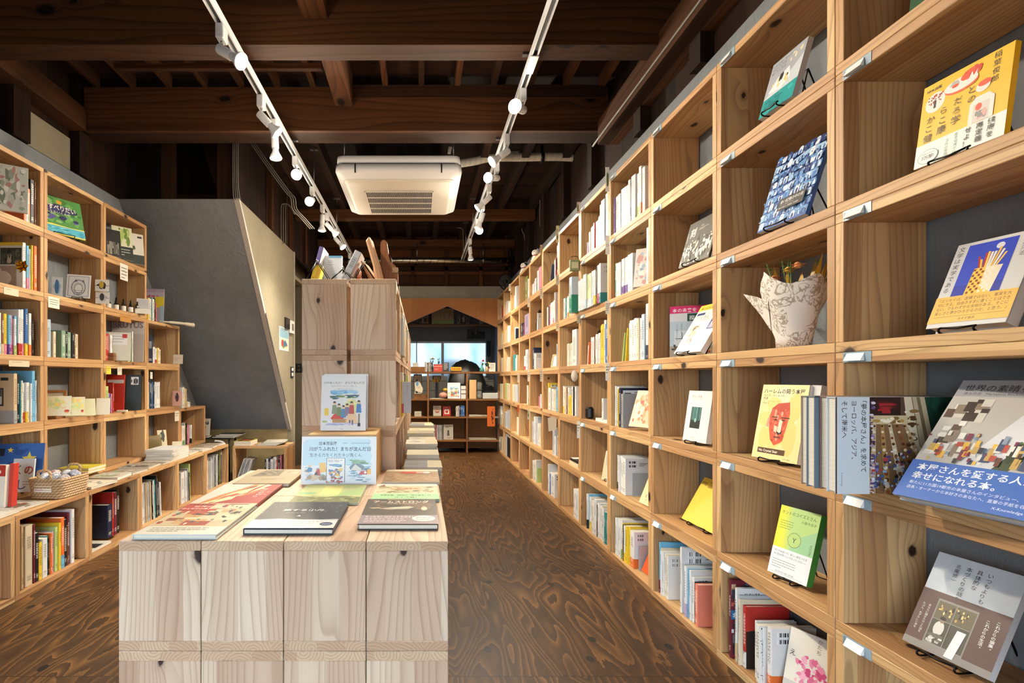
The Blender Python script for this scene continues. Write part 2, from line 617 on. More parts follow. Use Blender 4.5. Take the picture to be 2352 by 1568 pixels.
class Art:
    """flat print on a surface: local x to the reader's side, z up, in fractions of w and h; y is the printed face"""
    def __init__(s, w, h, y=0.0, seed=1, sign=-1):
        s.w, s.h, s.y, s.sign, s.k = w, h, y, sign, 1
        s.mb, s.cols, s.r = MB(), [], random.Random(seed)

    def ci(s, c):
        if c not in s.cols:
            s.cols.append(c)
        return s.cols.index(c)

    def P(s, x, z, d=None):
        return (x * s.w, s.y + s.sign * (d if d is not None else s.d), z * s.h)

    def layer(s):
        s.k += 1
        s.d = 0.0003 + 0.000012 * s.k

    def p(s, pts, c):
        s.layer()
        q = [s.P(*t) for t in pts]
        area = sum(pts[i][0] * pts[(i + 1) % len(pts)][1] - pts[(i + 1) % len(pts)][0] * pts[i][1] for i in range(len(pts)))
        if (area < 0) == (s.sign < 0):
            q = q[::-1]
        s.mb.poly(q, s.ci(c))
        return s

    def r_(s, x, z, w, h, c):
        return s.p([(x, z), (x + w, z), (x + w, z + h), (x, z + h)], c)

    def e(s, x, z, rx, rz, c, n=18):
        return s.p([(x + rx * math.cos(2 * PI * k / n), z + rz * math.sin(2 * PI * k / n)) for k in range(n)], c)

    def t(s, body, x, z, size, c, bold=0.0, fit=None, center=False, rot=0.0):
        """size in fractions of h; fit = widest width in fractions of w"""
        vs, fs, x0, x1 = text_mesh(body, bold)
        if not vs:
            return s
        s.layer()
        k = size * s.h
        sx = k
        if fit and (x1 - x0) * k > fit * s.w:
            sx = fit * s.w / (x1 - x0)
        ox = -x0 - ((x1 - x0) / 2 if center else 0)
        ca, sa = math.cos(rot), math.sin(rot)
        ci = s.ci(c)
        for f in fs:
            pts = []
            for i in f:
                a, b = (vs[i][0] + ox) * sx, vs[i][1] * k
                a, b = a * ca - b * sa, a * sa + b * ca
                pts.append((x * s.w + a, s.y + s.sign * s.d, z * s.h + b))
            s.mb.poly(pts, ci)
        return s

    def vt(s, body, x, z, size, c, gap=1.08, bold=0.0):
        """vertical writing, top character starts at z"""
        for i, chh in enumerate(body):
            if chh == ' ':
                continue
            zz = z - size * gap * (i + 0.85)
            if chh in 'ー―':
                s.t(chh, x + size * 0.45 * s.h / s.w, zz - size * 0.1, size, c, bold, rot=PI / 2)
            elif chh in '、。':
                s.t(chh, x + size * 0.5 * s.h / s.w, zz + size * 0.4, size, c, bold)
            else:
                s.t(chh, x, zz, size, c, bold)
        return s

    def lines(s, x, z, w, n, step, c, th=0.008):
        """rows of illegibly small printing"""
        for i in range(n):
            xx = x
            end = x + w * (1 if i < n - 1 else s.r.uniform(0.4, 0.9))
            while xx < end - 0.01:
                q = min(s.r.uniform(0.03, 0.09), end - xx)
                s.r_(xx, z - i * step, q * 0.85, th, c)
                xx += q
        return s

    def scatter(s, x, z, w, h, n, cols, smin, smax, asp=(0.5, 2.0), kind='e'):
        for i in range(n):
            a = s.r.uniform(smin, smax)
            b = a * s.r.uniform(*asp)
            cx, cz = s.r.uniform(x + a, x + w - a), s.r.uniform(z + b, z + h - b) if h > 2 * b else z + h / 2
            c = s.r.choice(cols)
            if kind == 'e':
                s.e(cx, cz, a, b, c, 9)
            elif kind == 'p':
                s.p([(cx + a * s.r.uniform(.5, 1.1) * math.cos(t), cz + b * s.r.uniform(.5, 1.1) * math.sin(t)) for t in (0.2, 1.2, 2.5, 3.6, 5.0)], c)
            else:
                s.r_(cx - a, cz - b, 2 * a, 2 * b, c)
        return s

    def build(s, parent, name='cover_print', rough=0.45, M=None):
        return s.mb.build(name, [mat(c, rough, name='print_ink') for c in s.cols], parent, M, merge=False)

# ------------------------------------------------------------------ the room
P = 0.3433            # height of one crate
T = 0.025             # board thickness
RX = 1.0326           # front of the tall wall bookcase
RD = 0.203            # depth of a crate
WR = RX + RD + 0.004  # plaster on that side
LX = -2.013           # front of the stepped bookcase
WL = LX - RD - 0.004
BX = -1.755           # front of the low bench crates
PITCH = 0.507
RY0 = 1.267           # a seam of the tall wall bookcase
LY0 = 2.72            # a seam of the stepped bookcase
BACK = 8.7
FRONT = -1.3
CEIL = 2.92


def slab(name, lo, hi, m, grain=None):
    return struct(MB().box(lo, hi, 0, grain).build(name, m))


slab('floor', (WL - 0.1, FRONT, -0.05), (WR + 0.1, BACK + 0.1, 0.0), FLOOR)
mb = MB()
nb = 22
for i in range(nb):
    y0 = FRONT + (BACK + 0.1 - FRONT) * i / nb
    y1 = FRONT + (BACK + 0.1 - FRONT) * (i + 1) / nb
    mb.box((WL - 0.1, y0 + 0.002, CEIL), (WR + 0.1, y1 - 0.002, CEIL + 0.03), 0, 0)
mb.box((WL - 0.1, FRONT, CEIL + 0.03), (WR + 0.1, BACK + 0.1, CEIL + 0.05), 0, 0)
struct(mb.build('ceiling', TIMBER2))

# side wall behind the tall bookcase: plaster below, dark boarding above
slab('wall_right', (WR, FRONT, 0), (WR + 0.1, BACK, 2.33), PLASTER)
mb = MB()
for i in range(20):
    y0 = FRONT + (BACK - FRONT) * i / 20
    mb.box((WR + 0.03, y0 + 0.002, 2.33), (WR + 0.1, y0 + 0.498, CEIL), 0, 2)
mb.box((WR + 0.08, FRONT, 2.33), (WR + 0.1, BACK, CEIL), 0, 2)
struct(mb.build('wall_right_boarding', TIMBER2))
slab('trim_1', (WR - 0.10, FRONT, 2.47), (WR + 0.03, 3.27, 2.62), TIMBER, 1)
for i, y in enumerate((1.0, 1.6, 2.2, 2.8, 3.6, 4.3, 5.0, 5.7, 6.4)):
    slab('trim_%d' % (i + 2), (WR - 0.03, y, 2.335), (WR + 0.03, y + 0.09, 2.47 if y < 3.2 else CEIL), TIMBER2, 2)

# wall behind the stepped bookcase
slab('wall_left', (WL - 0.1, FRONT, 0), (WL, BACK, 2.285), PLASTER)
mb = MB()
for i in range(14):
    y0 = FRONT + 6.6 * i / 14
    mb.box((WL - 0.1, y0 + 0.002, 2.285), (WL - 0.05, y0 + 0.47, CEIL), 0, 2)
mb.box((WL - 0.1, FRONT, 2.285), (WL - 0.09, BACK, CEIL), 0, 2)
struct(mb.build('wall_left_boarding', TIMBER2))
for i, (y, w_) in enumerate(((1.9, 0.1), (2.35, 0.05), (2.75, 0.12), (3.28, 0.1))):
    slab('trim_%d' % (i + 20), (WL - 0.05, y, 2.29), (WL + 0.02, y + w_, CEIL), TIMBER2, 2)
slab('trim_24', (WL - 0.05, FRONT, 2.56), (WL + 0.07, 3.27, 2.70), TIMBER, 1)
slab('trim_25', (WL - 0.04, 2.90, 2.30), (WL - 0.02, 3.25, 2.50), PLASTER_WARM)

# staircase enclosure: sloping soffit, its cheek, the low wall under it
SX = -1.337
mb = MB()
mb.prism([(3.736, 2.286), (5.24, 0.449), (5.27, 0.449), (5.27, 0.60), (3.90, 2.286)], 0, WL, SX - 0.03)
struct(mb.build('wall_stair_soffit', PLASTER))
mb = MB()
mb.prism([(3.742, 2.290), (5.246, 0.449), (5.246, 0.0), (5.33, 0.0), (5.33, 2.30)], 0, SX - 0.03, SX)
struct(mb.build('wall_stair_cheek', PLASTER_WARM))
mb = MB()
d = Vector((0, 1.504, -1.837)).normalized()
nrm = Vector((0, -d.z, d.y)) * -1
a0, a1 = Vector((0, 3.736, 2.286)), Vector((0, 5.24, 0.449))
mb.prism([(3.733, 2.287), (3.758, 2.30), (5.252, 0.475), (5.236, 0.44)], 0, SX - 0.034, SX + 0.004)
struct(mb.build('trim_30', mat('#b9b7af', 0.6, name='white_edging')))
mb = MB()
mb.prism([(4.36, 1.522), (4.373, 1.535), (5.02, 0.746), (5.007, 0.733)], 0, SX - 0.005, SX + 0.009)
struct(mb.build('trim_31', mat('#4f4f4e', 0.6, name='grey_edging')))
slab('wall_under_stair', (WL, 5.25, 0), (SX - 0.03, 5.30, 0.449), PLASTER_CREAM)
slab('trim_32', (SX - 0.03, 5.33, 0), (SX + 0.012, 5.37, 2.30), mat('#9a9484', 0.6, name='pale_casing'), 2)
slab('trim_33', (SX - 0.25, 5.37, 2.02), (SX + 0.012, 6.8, 2.06), mat('#8a7a5c', 0.6, name='casing_board'), 1)
slab('wall_left_rear', (SX - 0.35, 5.37, 0), (SX - 0.25, BACK, CEIL), PLASTER_WARM)
slab('wall_passage', (SX - 0.25, 5.75, 0), (SX + 0.06, 5.79, 2.02), plaster('recess_shade_plaster', '#55503f', '#645e4a', 0.1))  # colour painted darker than the other walls, for shade in the set-back passage

# boarding above the staircase
mb = MB()
for i in range(9):
    x0 = WL + (SX - 0.04 - WL) * i / 9
    mb.box((x0 + 0.001, 4.45, 2.30), (x0 + 0.095, 4.48, CEIL), 0, 2)
mb.box((WL, 4.48, 2.30), (SX - 0.03, 4.50, CEIL), 0, 2)
struct(mb.build('wall_upper_boarding', TIMBER2))
mb = MB()
for i in range(12):
    y0 = 3.78 + i * 0.28
    mb.box((SX - 0.06, y0 + 0.001, 2.30), (SX - 0.03, y0 + 0.278, CEIL), 0, 2)
mb.box((SX - 0.07, 3.78, 2.30), (SX - 0.055, 7.1, CEIL), 0, 2)
struct(mb.build('wall_side_boarding', TIMBER2))
for i, (y, w_) in enumerate(((4.55, 0.06), (5.05, 0.05), (5.3, 0.04), (5.9, 0.08))):
    slab('trim_%d' % (i + 34), (SX - 0.03, y, 2.31), (SX + 0.005, y + w_, CEIL), TIMBER, 2)
slab('trim_40', (-1.52, 3.80, 2.30), (-1.40, 3.90, CEIL), TIMBER, 2)
slab('trim_41', (WL, 4.36, 2.50), (-1.5, 4.45, 2.545), TIMBER, 0)
slab('trim_42', (WL + 0.28, 3.80, 2.30), (WL + 0.36, 3.88, CEIL), TIMBER, 2)
o = MB().box((-0.045, -0.05, -0.36), (0.045, 0.05, 0.36), 0, 2).build('trim_43', TIMBER, None, Matrix.Translation((-1.62, 4.12, 2.58)) @ Matrix.Rotation(math.radians(-17), 4, 'Y'))
struct(o)

# ceiling beams, joists, battens
slab('beam_1', (WL, 2.436, 2.565), (WR, 2.556, CEIL), TIMBER, 0)
slab('beam_2', (WL + 0.05, 3.279, 2.565), (WR - 0.03, 3.454, 2.846), TIMBER, 0)
slab('beam_3', (-0.437, 3.262, 2.771), (WR - 0.05, 3.279, 2.852), TIMBER, 0)
slab('beam_4', (-0.565, 0.2, 2.69), (-0.445, 2.436, CEIL), TIMBER, 1)
slab('beam_5', (-0.545, 2.556, 2.715), (-0.437, 3.262, CEIL), TIMBER, 1)
slab('beam_6', (-1.75, 2.90, 2.735), (-0.565, 2.93, 2.765), TIMBER, 0)
k = 7
for i in range(15):
    x = WL + 0.12 + i * 0.232
    if -0.62 < x < -0.38:
        continue
    slab('beam_%d' % k, (x, 2.556, 2.845), (x + 0.035, 3.279, CEIL), TIMBER, 1)
    k += 1
for i in range(8):
    x = -1.2 + i * 0.34
    slab('beam_%d' % k, (x, 3.454, 2.80), (x + 0.06, BACK, CEIL), TIMBER2, 1)
    k += 1
for y in (5.5, 6.7):
    slab('beam_%d' % k, (SX - 0.02, y, 2.70), (WR, y + 0.1, 2.80), TIMBER, 0)
    k += 1
slab('beam_%d' % k, (WL, 0.0, 2.62), (WR, 0.12, CEIL), TIMBER, 0)

# unseen wall added behind the camera; low opening keeps ceiling and upper shelves dark
FX0, FX1, FZ1 = -1.95, 0.40, 1.55
mb = MB()
mb.box((WL - 0.1, FRONT - 0.1, FZ1), (WR + 0.1, FRONT, CEIL + .05))
mb.box((WL - 0.1, FRONT - 0.1, 0), (FX0, FRONT, FZ1))
mb.box((FX1, FRONT - 0.1, 0), (WR + 0.1, FRONT, FZ1))
struct(mb.build('wall_front_unseen', PLASTER))
mb = MB()
for x in (FX0, -0.62, FX1 - .05):
    mb.box((x, FRONT - 0.07, 0), (x + .05, FRONT - 0.02, FZ1), 0, 2)
struct(mb.build('window_front_unseen', TIMBER))  # unseen bars added in the front opening

# end of the shop
mb = MB().box((SX - 0.25, 6.90, 2.06), (WR, 7.0, 2.222), 0)
struct(mb.build('wall_header', CONCRETE))
mb = MB()
for i in range(4):
    mb.box((SX - 0.25, 6.99, 2.222 + i * 0.18), (WR, 7.01, 2.40 + i * 0.18), 0, 0)
struct(mb.build('wall_header_boarding', TIMBER))
for i, x in enumerate((-0.98, -0.55, -0.13, 0.33, 0.80, 1.15)):
    slab('trim_%d' % (i + 50), (x, 6.93, 2.222), (x + 0.045, 6.99, CEIL), TIMBER, 2)
slab('beam_90', (SX - 0.25, 6.93, 2.44), (WR, 6.985, 2.50), TIMBER2, 0)
PY = 6.84
mb = MB()
z0, ya = 2.05, 1.943
mb.prism([(-1.30, z0), (-1.30, 1.45), (-0.31, 1.656), (0.363, ya), (1.036, 1.656), (1.036, z0)], 1, PY, PY + 0.02)
struct(mb.build('wall_pediment', LAUAN))

mb = MB()
wz0, wz1, wx0, wx1 = 0.98, 1.60, -0.45, 1.13
YB = 8.6
mb.box((SX - 0.25, YB, 0), (wx0, YB + 0.1, CEIL))
mb.box((wx1, YB, 0), (WR, YB + 0.1, CEIL))
mb.box((wx0, YB, 0), (wx1, YB + 0.1, wz0))
mb.box((wx0, YB, wz1), (wx1, YB + 0.1, CEIL))
struct(mb.build('wall_back', PLASTER))


def tile_mat():
    g = G('white_wall_tiles')
    x, y, z = g.sep(g.coord('Object'))
    fx = g.m('ABSOLUTE', g.m('SUBTRACT', g.m('FRACT', g.m('MULTIPLY', x, 6.5)), 0.5))
    fz = g.m('ABSOLUTE', g.m('SUBTRACT', g.m('FRACT', g.m('MULTIPLY', z, 6.5)), 0.5))
    ln = g.m('GREATER_THAN', g.m('MAXIMUM', fx, fz), 0.47)
    return g.done(g.mix(ln, '#c9c3b2', '#7a7362'), 0.3)


struct(MB().box((-0.6, YB - 0.012, 0.5), (WR, YB, wz0 - 0.03)).build('wall_tiles', tile_mat()))


def window_glass():
    g = G('frosted_wired_glass')
    x, y, z = g.sep(g.coord('Object'))
    a = g.m('FRACT', g.m('MULTIPLY', g.m('ADD', x, z), 24.0))
    b = g.m('FRACT', g.m('MULTIPLY', g.m('SUBTRACT', x, z), 24.0))
    ln = g.m('MAXIMUM', g.m('GREATER_THAN', a, 0.88), g.m('GREATER_THAN', b, 0.88))
    # what stands outside, blurred by the frosting
    hump = g.m('SUBTRACT', 1.36, g.m('MULTIPLY', g.m('POWER', g.m('ABSOLUTE', g.m('SUBTRACT', x, 0.60)), 2.0), 1.1))
    dark = g.m('SMOOTHSTEP' if False else 'MULTIPLY', g.m('SUBTRACT', hump, z), 8.0, clamp=True)
    n = g.noise(g.xyz(g.m('MULTIPLY', x, 3.0), g.m('MULTIPLY', z, 1.2)), 1.0, 2.0)
    col = g.ramp(n, [(0.3, '#7fb4dc'), (0.7, '#dcecf8')])
    col = g.mix(g.m('MULTIPLY', dark, 0.9), col, '#46596a')
    col = g.mix(g.m('MULTIPLY', ln, 0.45), col, '#6d8496')
    g.put(g.bsdf.inputs['Emission Color'], col)
    g.bsdf.inputs['Emission Strength'].default_value = 1.5
    return g.done('#8fa4b4' and lin('#8fa4b4'), 0.3)


mb = MB()
fr = mat('#b9bdc0', 0.4, 0.3, name='aluminium_frame')
for lo, hi in (((wx0, YB, wz0), (wx1, YB + 0.05, wz0 + 0.035)), ((wx0, YB, wz1 - 0.03), (wx1, YB + 0.05, wz1)), ((wx0, YB, wz0), (wx0 + 0.03, YB + 0.05, wz1)),
               ((wx1 - 0.03, YB, wz0), (wx1, YB + 0.05, wz1)), ((0.35, YB - 0.005, wz0), (0.395, YB + 0.05, wz1))):
    mb.box(lo, hi, 0)
win = struct(mb.build('window_1', fr))
MB().box((wx0 + 0.03, YB + 0.02, wz0 + 0.03), (wx1 - 0.03, YB + 0.03, wz1 - 0.03)).build('glass_pane', window_glass(), win)
MB().box((wx0, YB - 0.03, wz0 - 0.03), (wx1, YB + 0.01, wz0 + 0.005)).build('window_sill', mat('#d8d6d0', 0.5, name='white_sill'), win)
slab('trim_60', (-0.075, YB - 0.002, wz0), (-0.06, YB + 0.02, wz1), mat('#56636e', 0.5, name='window_bar'))

# ------------------------------------------------------------------ crates
CRATES = {}


def crate(M, label, w=PITCH - 0.002, h=P, d=RD, group=None, name='cedar_crate', wd=None):
    r = empty(name, label, 'crate', M, group)
    var = rng.randint(0, 3)
    key = (round(w, 4), round(h, 4), round(d, 4), var, wd)
    if key not in CRATES:
        parts = []
        for nm, lo, hi, gr in (('bottom_board', (0, 0, 0), (w, d, T), 0), ('top_board', (0, 0, h - T), (w, d, h - 0.0006), 0),
                               ('side_board', (0, 0, T), (T, d, h - T), 2), ('side_board', (w - T, 0, T), (w, d, h - T), 2)):
            o = MB().box(lo, hi, 0, gr, 1, 0.0015).build(nm, [wd or CEDAR, CEDAR_END], r)
            parts.append((nm, o.data))
        CRATES[key] = parts
    else:
        for nm, me in CRATES[key]:
            obj(nm, me, r)
    return r


TIER = ['bottom', 'second', 'third', 'fourth', 'fifth', 'top']
for c in range(-1, 11):
    for t in range(6):
        y1 = RY0 + PITCH * (c + 1)
        crate(RIGHTWARD(RX, y1 - 0.001, t * P), 'open cedar crate, %s from the shopfront, %s tier of the tall wall bookcase' % (ORD[c + 1], TIER[t]), group='crates of the tall wall bookcase')

for c in range(-1, 4):
    hgt = (5, 5, 5, 3, 1)[c + 1]
    for t in range(hgt):
        crate(LEFTWARD(LX, LY0 + 0.51 * c, 0.373 + t * P), 'open cedar crate, %s stack from the shopfront, %s tier of the stepped bookcase' % (ORD[c + 1], TIER[t]), w=0.508, group='crates of the stepped bookcase')
for c in range(-1, 5):
    crate(LEFTWARD(BX, 2.204 + 0.4887 * c, 0), 'low deep cedar crate, %s from the shopfront, forming the bench of the stepped bookcase' % ORD[c + 1], w=0.4867, h=0.372, d=0.458, group='bench crates')

TY, TZ, TXR = 1.2837, 0.278, 0.0698
for i in range(4):
    for j in range(2):
        for t in range(2):
            if j == 1 and t == 0:
                continue
            x = TXR - 0.2085 * (3 - i)
            lab = 'pale cedar crate of the display table, %s from the stair side, %s, %s' % (ORD[i], 'front row' if j == 0 else 'rear row', 'upper' if t else 'lower')
            if i == 0:
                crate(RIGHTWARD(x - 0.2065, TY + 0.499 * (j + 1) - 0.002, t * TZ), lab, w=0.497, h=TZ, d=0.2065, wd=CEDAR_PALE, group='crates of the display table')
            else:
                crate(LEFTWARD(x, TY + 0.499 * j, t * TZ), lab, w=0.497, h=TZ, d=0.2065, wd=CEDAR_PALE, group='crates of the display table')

IY, IX = 2.29, -0.112
NI = 7
for c in range(NI):
    for t in range(4):
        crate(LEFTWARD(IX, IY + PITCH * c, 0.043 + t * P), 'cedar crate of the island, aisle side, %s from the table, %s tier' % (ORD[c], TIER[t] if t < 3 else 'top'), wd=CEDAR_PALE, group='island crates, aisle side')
for t in range(1, 4):
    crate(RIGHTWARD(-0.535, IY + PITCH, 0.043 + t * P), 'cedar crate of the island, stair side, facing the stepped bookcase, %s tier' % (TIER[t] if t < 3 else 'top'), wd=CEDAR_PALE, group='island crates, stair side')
crate(RIGHTWARD(-0.535, IY + PITCH, 0.043), 'cedar crate of the island, stair side, facing the stepped bookcase, bottom tier', group='island crates, stair side')
pl = MB().box((-0.51, IY + 0.03, 0), (IX - 0.02, IY + PITCH * NI, 0.042)).build('island_plinth', mat('#2a1c12', 0.7, name='dark_plinth'))
tag(pl, 'dark recessed plinth under the island of cedar crates', 'plinth')
# low bench along the aisle side of the island
BNX = 0.098
for c in range(4):
    crate(LEFTWARD(BNX, IY + 0.02 + PITCH * c, 0), 'low cedar crate of the aisle bench, %s from the table, under piled books' % ORD[c], h=TZ * 1.75, d=0.2, group='aisle bench crates')
BNZ = TZ * 1.75
crate(frame((-1.745, 4.72, 0), (1, 0, 0), (0, 1, 0)), 'cedar crate under the staircase, holding books and leaning magazines', w=0.50, h=P, d=0.30)

# ------------------------------------------------------------------ track lights
TRZ = 2.485
EMIT = mat('#fff2dc', 0.3, emit=28.0, name='lit_lamp_face')
EMIT_SOFT = mat('#ffe9c8', 0.3, emit=5.0, name='lit_lamp_rim')


def track(x, y0, y1, label):
    r = empty('lighting_track', label, 'track', Matrix.Translation((x, (y0 + y1) / 2, TRZ)))
    L = (y1 - y0) / 2
    mb = MB()
    mb.box((-0.017, -L, -0.002), (0.017, L, 0.018))
    mb.box((-0.017, -L, -0.018), (-0.010, L, -0.002))
    mb.box((0.010, -L, -0.018), (0.017, L, -0.002))
    mb.build('rail_body', LAMPWHITE, r)
    MB().box((-0.010, -L, -0.006), (0.010, L, -0.0025)).build('rail_slot', mat('#4a4d50', 0.4, 0.6, name='track_conductor'), r)
    return r


XL, XR = -0.849, 0.531
track(XL, -0.2, 6.3, 'white lighting track on the stair side, running the length of the shop')
track(XR, -0.2, 6.45, 'white lighting track on the bookcase side, running the length of the shop')


def spot(x, y, d, label, watts=1.0, bright=True):
    r = empty('track_spotlight', label, 'spotlight', Matrix.Translation((x, y, TRZ - 0.018)), 'white spotlights on the tracks')
    MB().box((-0.017, -0.03, -0.062), (0.017, 0.03, 0.0), 0, ch=0.004).build('adapter', LAMPWHITE, r)
    MB().tube([(0, 0, -0.060), (0, 0, -0.100)], 0.006, 10).build('stem', CHROME, r)
    d = Vector(d).normalized()
    q = d.to_track_quat('Z', 'Y').to_matrix().to_4x4()
    M = Matrix.Translation((0, 0, -0.100)) @ q
    MB().lathe([(0.0, -0.018), (0.019, -0.018), (0.021, -0.012), (0.021, 0.058), (0.018, 0.062), (0.0, 0.062)], 20, 0, M).build('socket', LAMPWHITE, r)
    b = MB().lathe([(0.0175, 0.060), (0.018, 0.075), (0.022, 0.088), (0.032, 0.106), (0.036, 0.116), (0.034, 0.121)], 24, 0, M).build('reflector_bulb', LAMPWHITE, r)
    MB().lathe([(0.0335, 0.1195), (0.02, 0.126), (0.0, 0.128)], 24, 0, M).build('bulb_face', EMIT if bright else EMIT_SOFT, b)
    ld = bpy.data.lights.new('spot_beam', 'SPOT')
    ld.energy = LAMP_W * watts
    ld.color = LAMP_COL
    ld.spot_size = math.radians(115)
    ld.spot_blend = 0.9
    ld.shadow_soft_size = 0.03
    lo = bpy.data.objects.new('spot_beam', ld)
    COL.objects.link(lo)
    lo.parent = r
    gd = bpy.data.lights.new('bulb_fill', 'POINT')          # added point light off the bulb face, brightens nearby beams and air conditioner
    gd.energy = LAMP_W * watts * 0.024
    gd.color = LAMP_COL
    gd.shadow_soft_size = 0.03
    go = bpy.data.objects.new('bulb_fill', gd)
    COL.objects.link(go)
    go.parent = r
    go.location = Vector((0, 0, -0.100)) + d * 0.165
    lo.matrix_local = Matrix.Translation(Vector((0, 0, -0.100)) + d * 0.135) @ (-d).to_track_quat('Z', 'Y').to_matrix().to_4x4()
    return r


LSP = [(2.17, (.80, -.25, -.56), 1.0), (2.71, (.68, .15, -.70), 1.0), (2.96, (.06, .0, -1), 1.0), (3.45, (.25, -.80, -.45), 1.0), (3.99, (.0, -.9, -.4), 1.0),
       (4.40, (-.05, .05, -1), 1.0), (4.62, (.65, .15, -.7), 1.0), (5.1, (.6, -.2, -.7), 1.0), (6.1, (.1, -.3, -1), 1.3)]
RSP = [(2.65, (-.50, -.85, -.30), 1.0), (3.14, (-.72, -.15, -.55), 1.0), (3.55, (-.62, -.75, -.28), 1.0), (3.94, (-.7, .1, -.6), 1.0), (4.35, (-.3, .1, -.9), 1.0),
       (4.8, (.1, -.95, -.3), 1.0), (5.46, (.1, .35, -1), 1.3)]
LDIR = ['turned to the tall bookcase', 'aimed at the tall bookcase', 'pointing straight down', 'glaring at the shopfront', 'facing the shopfront', 'pointing down',
        'aimed down and across', 'aimed at the island top', 'glowing low']
RDIR = ['lit face towards the shopfront', 'aimed down at the table', 'facing the stepped bookcase', 'tilted to the stair', 'tilted down', 'glaring at the shopfront', 'hanging straight down']
for i, (y, d, wt) in enumerate(LSP):
    spot(XL, y, d, 'white spotlight, %s from shopfront on the stair side track, %s' % (ORD[i], LDIR[i]), wt)
for i, (y, d, wt) in enumerate(RSP):
    spot(XR, y, d, 'white spotlight, %s from the shopfront on the bookcase side track, %s' % (ORD[i], RDIR[i]), wt)
fd = MB().box((XR - 0.02, 2.36, TRZ - 0.024), (XR + 0.02, 2.50, TRZ - 0.019), 0, ch=0.002).build('track_joint_cover', LAMPWHITE)
tag(fd, 'white joint cover under the bookcase side lighting track', 'cover')
# beam clamps that hold the tracks
for x, y, z1, lab in ((XL, 3.40, 2.565, 'stair side track at the second beam'), (XR, 2.50, 2.565, 'bookcase side track at the first beam'), (XR, 3.38, 2.565, 'bookcase side track at the second beam'),
                      (XL, 4.05, CEIL - .122, 'stair side track behind the second beam'), (XL, 5.15, CEIL - .122, 'stair side track above the island'), (XR, 5.15, CEIL - .122, 'bookcase side track by the glaring lamp'), (XR, 5.95, CEIL - .122, 'bookcase side track near its end')):
    mb = MB().tube([(x, y, TRZ + 0.018), (x, y, z1)], 0.004, 8).box((x - 0.03, y - 0.012, z1 - 0.012), (x + 0.03, y + 0.012, z1))
    tag(mb.build('track_hanger', STEEL), 'thin steel hanger holding the %s' % lab, 'hanger', 'track hangers')

# ------------------------------------------------------------------ ceiling air conditioner
AX0, AX1, AY0, AY1, AZ0, AZ1 = -0.644, 0.312, 3.80, 4.737, 2.478, 2.657
ac = empty('air_conditioner', 'white four-way ceiling air conditioner cassette hung below the beams', 'air conditioner', Matrix.Translation(((AX0 + AX1) / 2, (AY0 + AY1) / 2, AZ0)))
hw, hd, hh = (AX1 - AX0) / 2, (AY1 - AY0) / 2, AZ1 - AZ0


def ring_loft(levels, n=8, mat_=0, cap0=True, cap1=True):
    """rounded rectangles lofted upward: (half width, half depth, corner radius, z)"""
    mb = MB()
    rings = []
    for w, dpt, r, z in levels:
        pts = []
        for cx, cy, a0_ in ((w - r, dpt - r, 0), (-w + r, dpt - r, PI / 2), (-w + r, -dpt + r, PI), (w - r, -dpt + r, 1.5 * PI)):
            for q in range(n + 1):
                a = a0_ + q * PI / 2 / n
                pts.append((cx + r * math.cos(a), cy + r * math.sin(a), z))
        rings.append(pts)
    for i in range(len(rings) - 1):
        for k in range(len(rings[0])):
            k2 = (k + 1) % len(rings[0])
            mb.poly([rings[i][k], rings[i][k2], rings[i + 1][k2], rings[i + 1][k]], mat_, None, True)
    if cap0:
        mb.poly(rings[0][::-1], mat_)
    if cap1:
        mb.poly(rings[-1], mat_)
    return mb


ring_loft([(hw - .02, hd - .02, .04, .112), (hw - .012, hd - .012, .04, .118), (hw - .014, hd - .014, .04, hh - .02), (hw - .05, hd - .05, .04, hh)]).build('upper_casing', WHITE, ac)
ring_loft([(hw - .03, hd - .03, .04, .095), (hw - .03, hd - .03, .04, .113)]).build('shadow_gap', BLACK, ac)
ring_loft([(hw - .055, hd - .055, .05, 0.0), (hw - .008, hd - .008, .05, .03), (hw, hd, .05, .05), (hw - .004, hd - .004, .05, .096)], cap0=False).build('lower_casing', WHITE, ac)
ring_loft([(hw - .085, hd - .085, .05, -.012), (hw - .06, hd - .06, .05, -.004), (hw - .052, hd - .052, .05, .002)]).build('face_panel', OFFWHITE, ac)
for sx in (-1, 1):
    MB().box((sx * (hw - .155) - .005, -hd - .002, .03), (sx * (hw - .155) + .005, -hd + .02, .098)).build('louvre_gap', BLACK, ac)
gx0, gx1, gy0, gy1 = -.446 + .166 - .0, .101 + .166 + .0, 4.07 - 4.2685, 4.60 - 4.2685
gb = MB().box((gx0, gy0, -.0145), (gx1, gy1, -.0125)).build('intake_recess', BLACK, ac)
mb = MB()
nbar = 44
for i in range(nbar):
    x = gx0 + (gx1 - gx0) * (i + .5) / nbar
    mb.box((x - .0016, gy0, -.017), (x + .0016, gy1, -.0145))
for i in range(5):
    y = gy0 + (gy1 - gy0) * i / 4
    mb.box((gx0 - .002, y - .006, -.019), (gx1 + .002, y + .006, -.0146))
for x in (gx0, gx1):
    mb.box((x - .006, gy0 - .006, -.019), (x + .006, gy1 + .006, -.0146))
mb.build('intake_grille', OFFWHITE, ac)
for i, (x, y) in enumerate(((AX0 + .06, AY0 + .1), (AX1 - .06, AY0 + .1))):
    o = MB().tube([(x, y, AZ1 - 0.01), (x, y, CEIL)], 0.005, 8).build('hanging_rod', STEEL)
    tag(o, 'thin steel rod hanging the air conditioner, %s side' % ('stair' if i == 0 else 'bookcase'), 'rod', 'air conditioner rods')

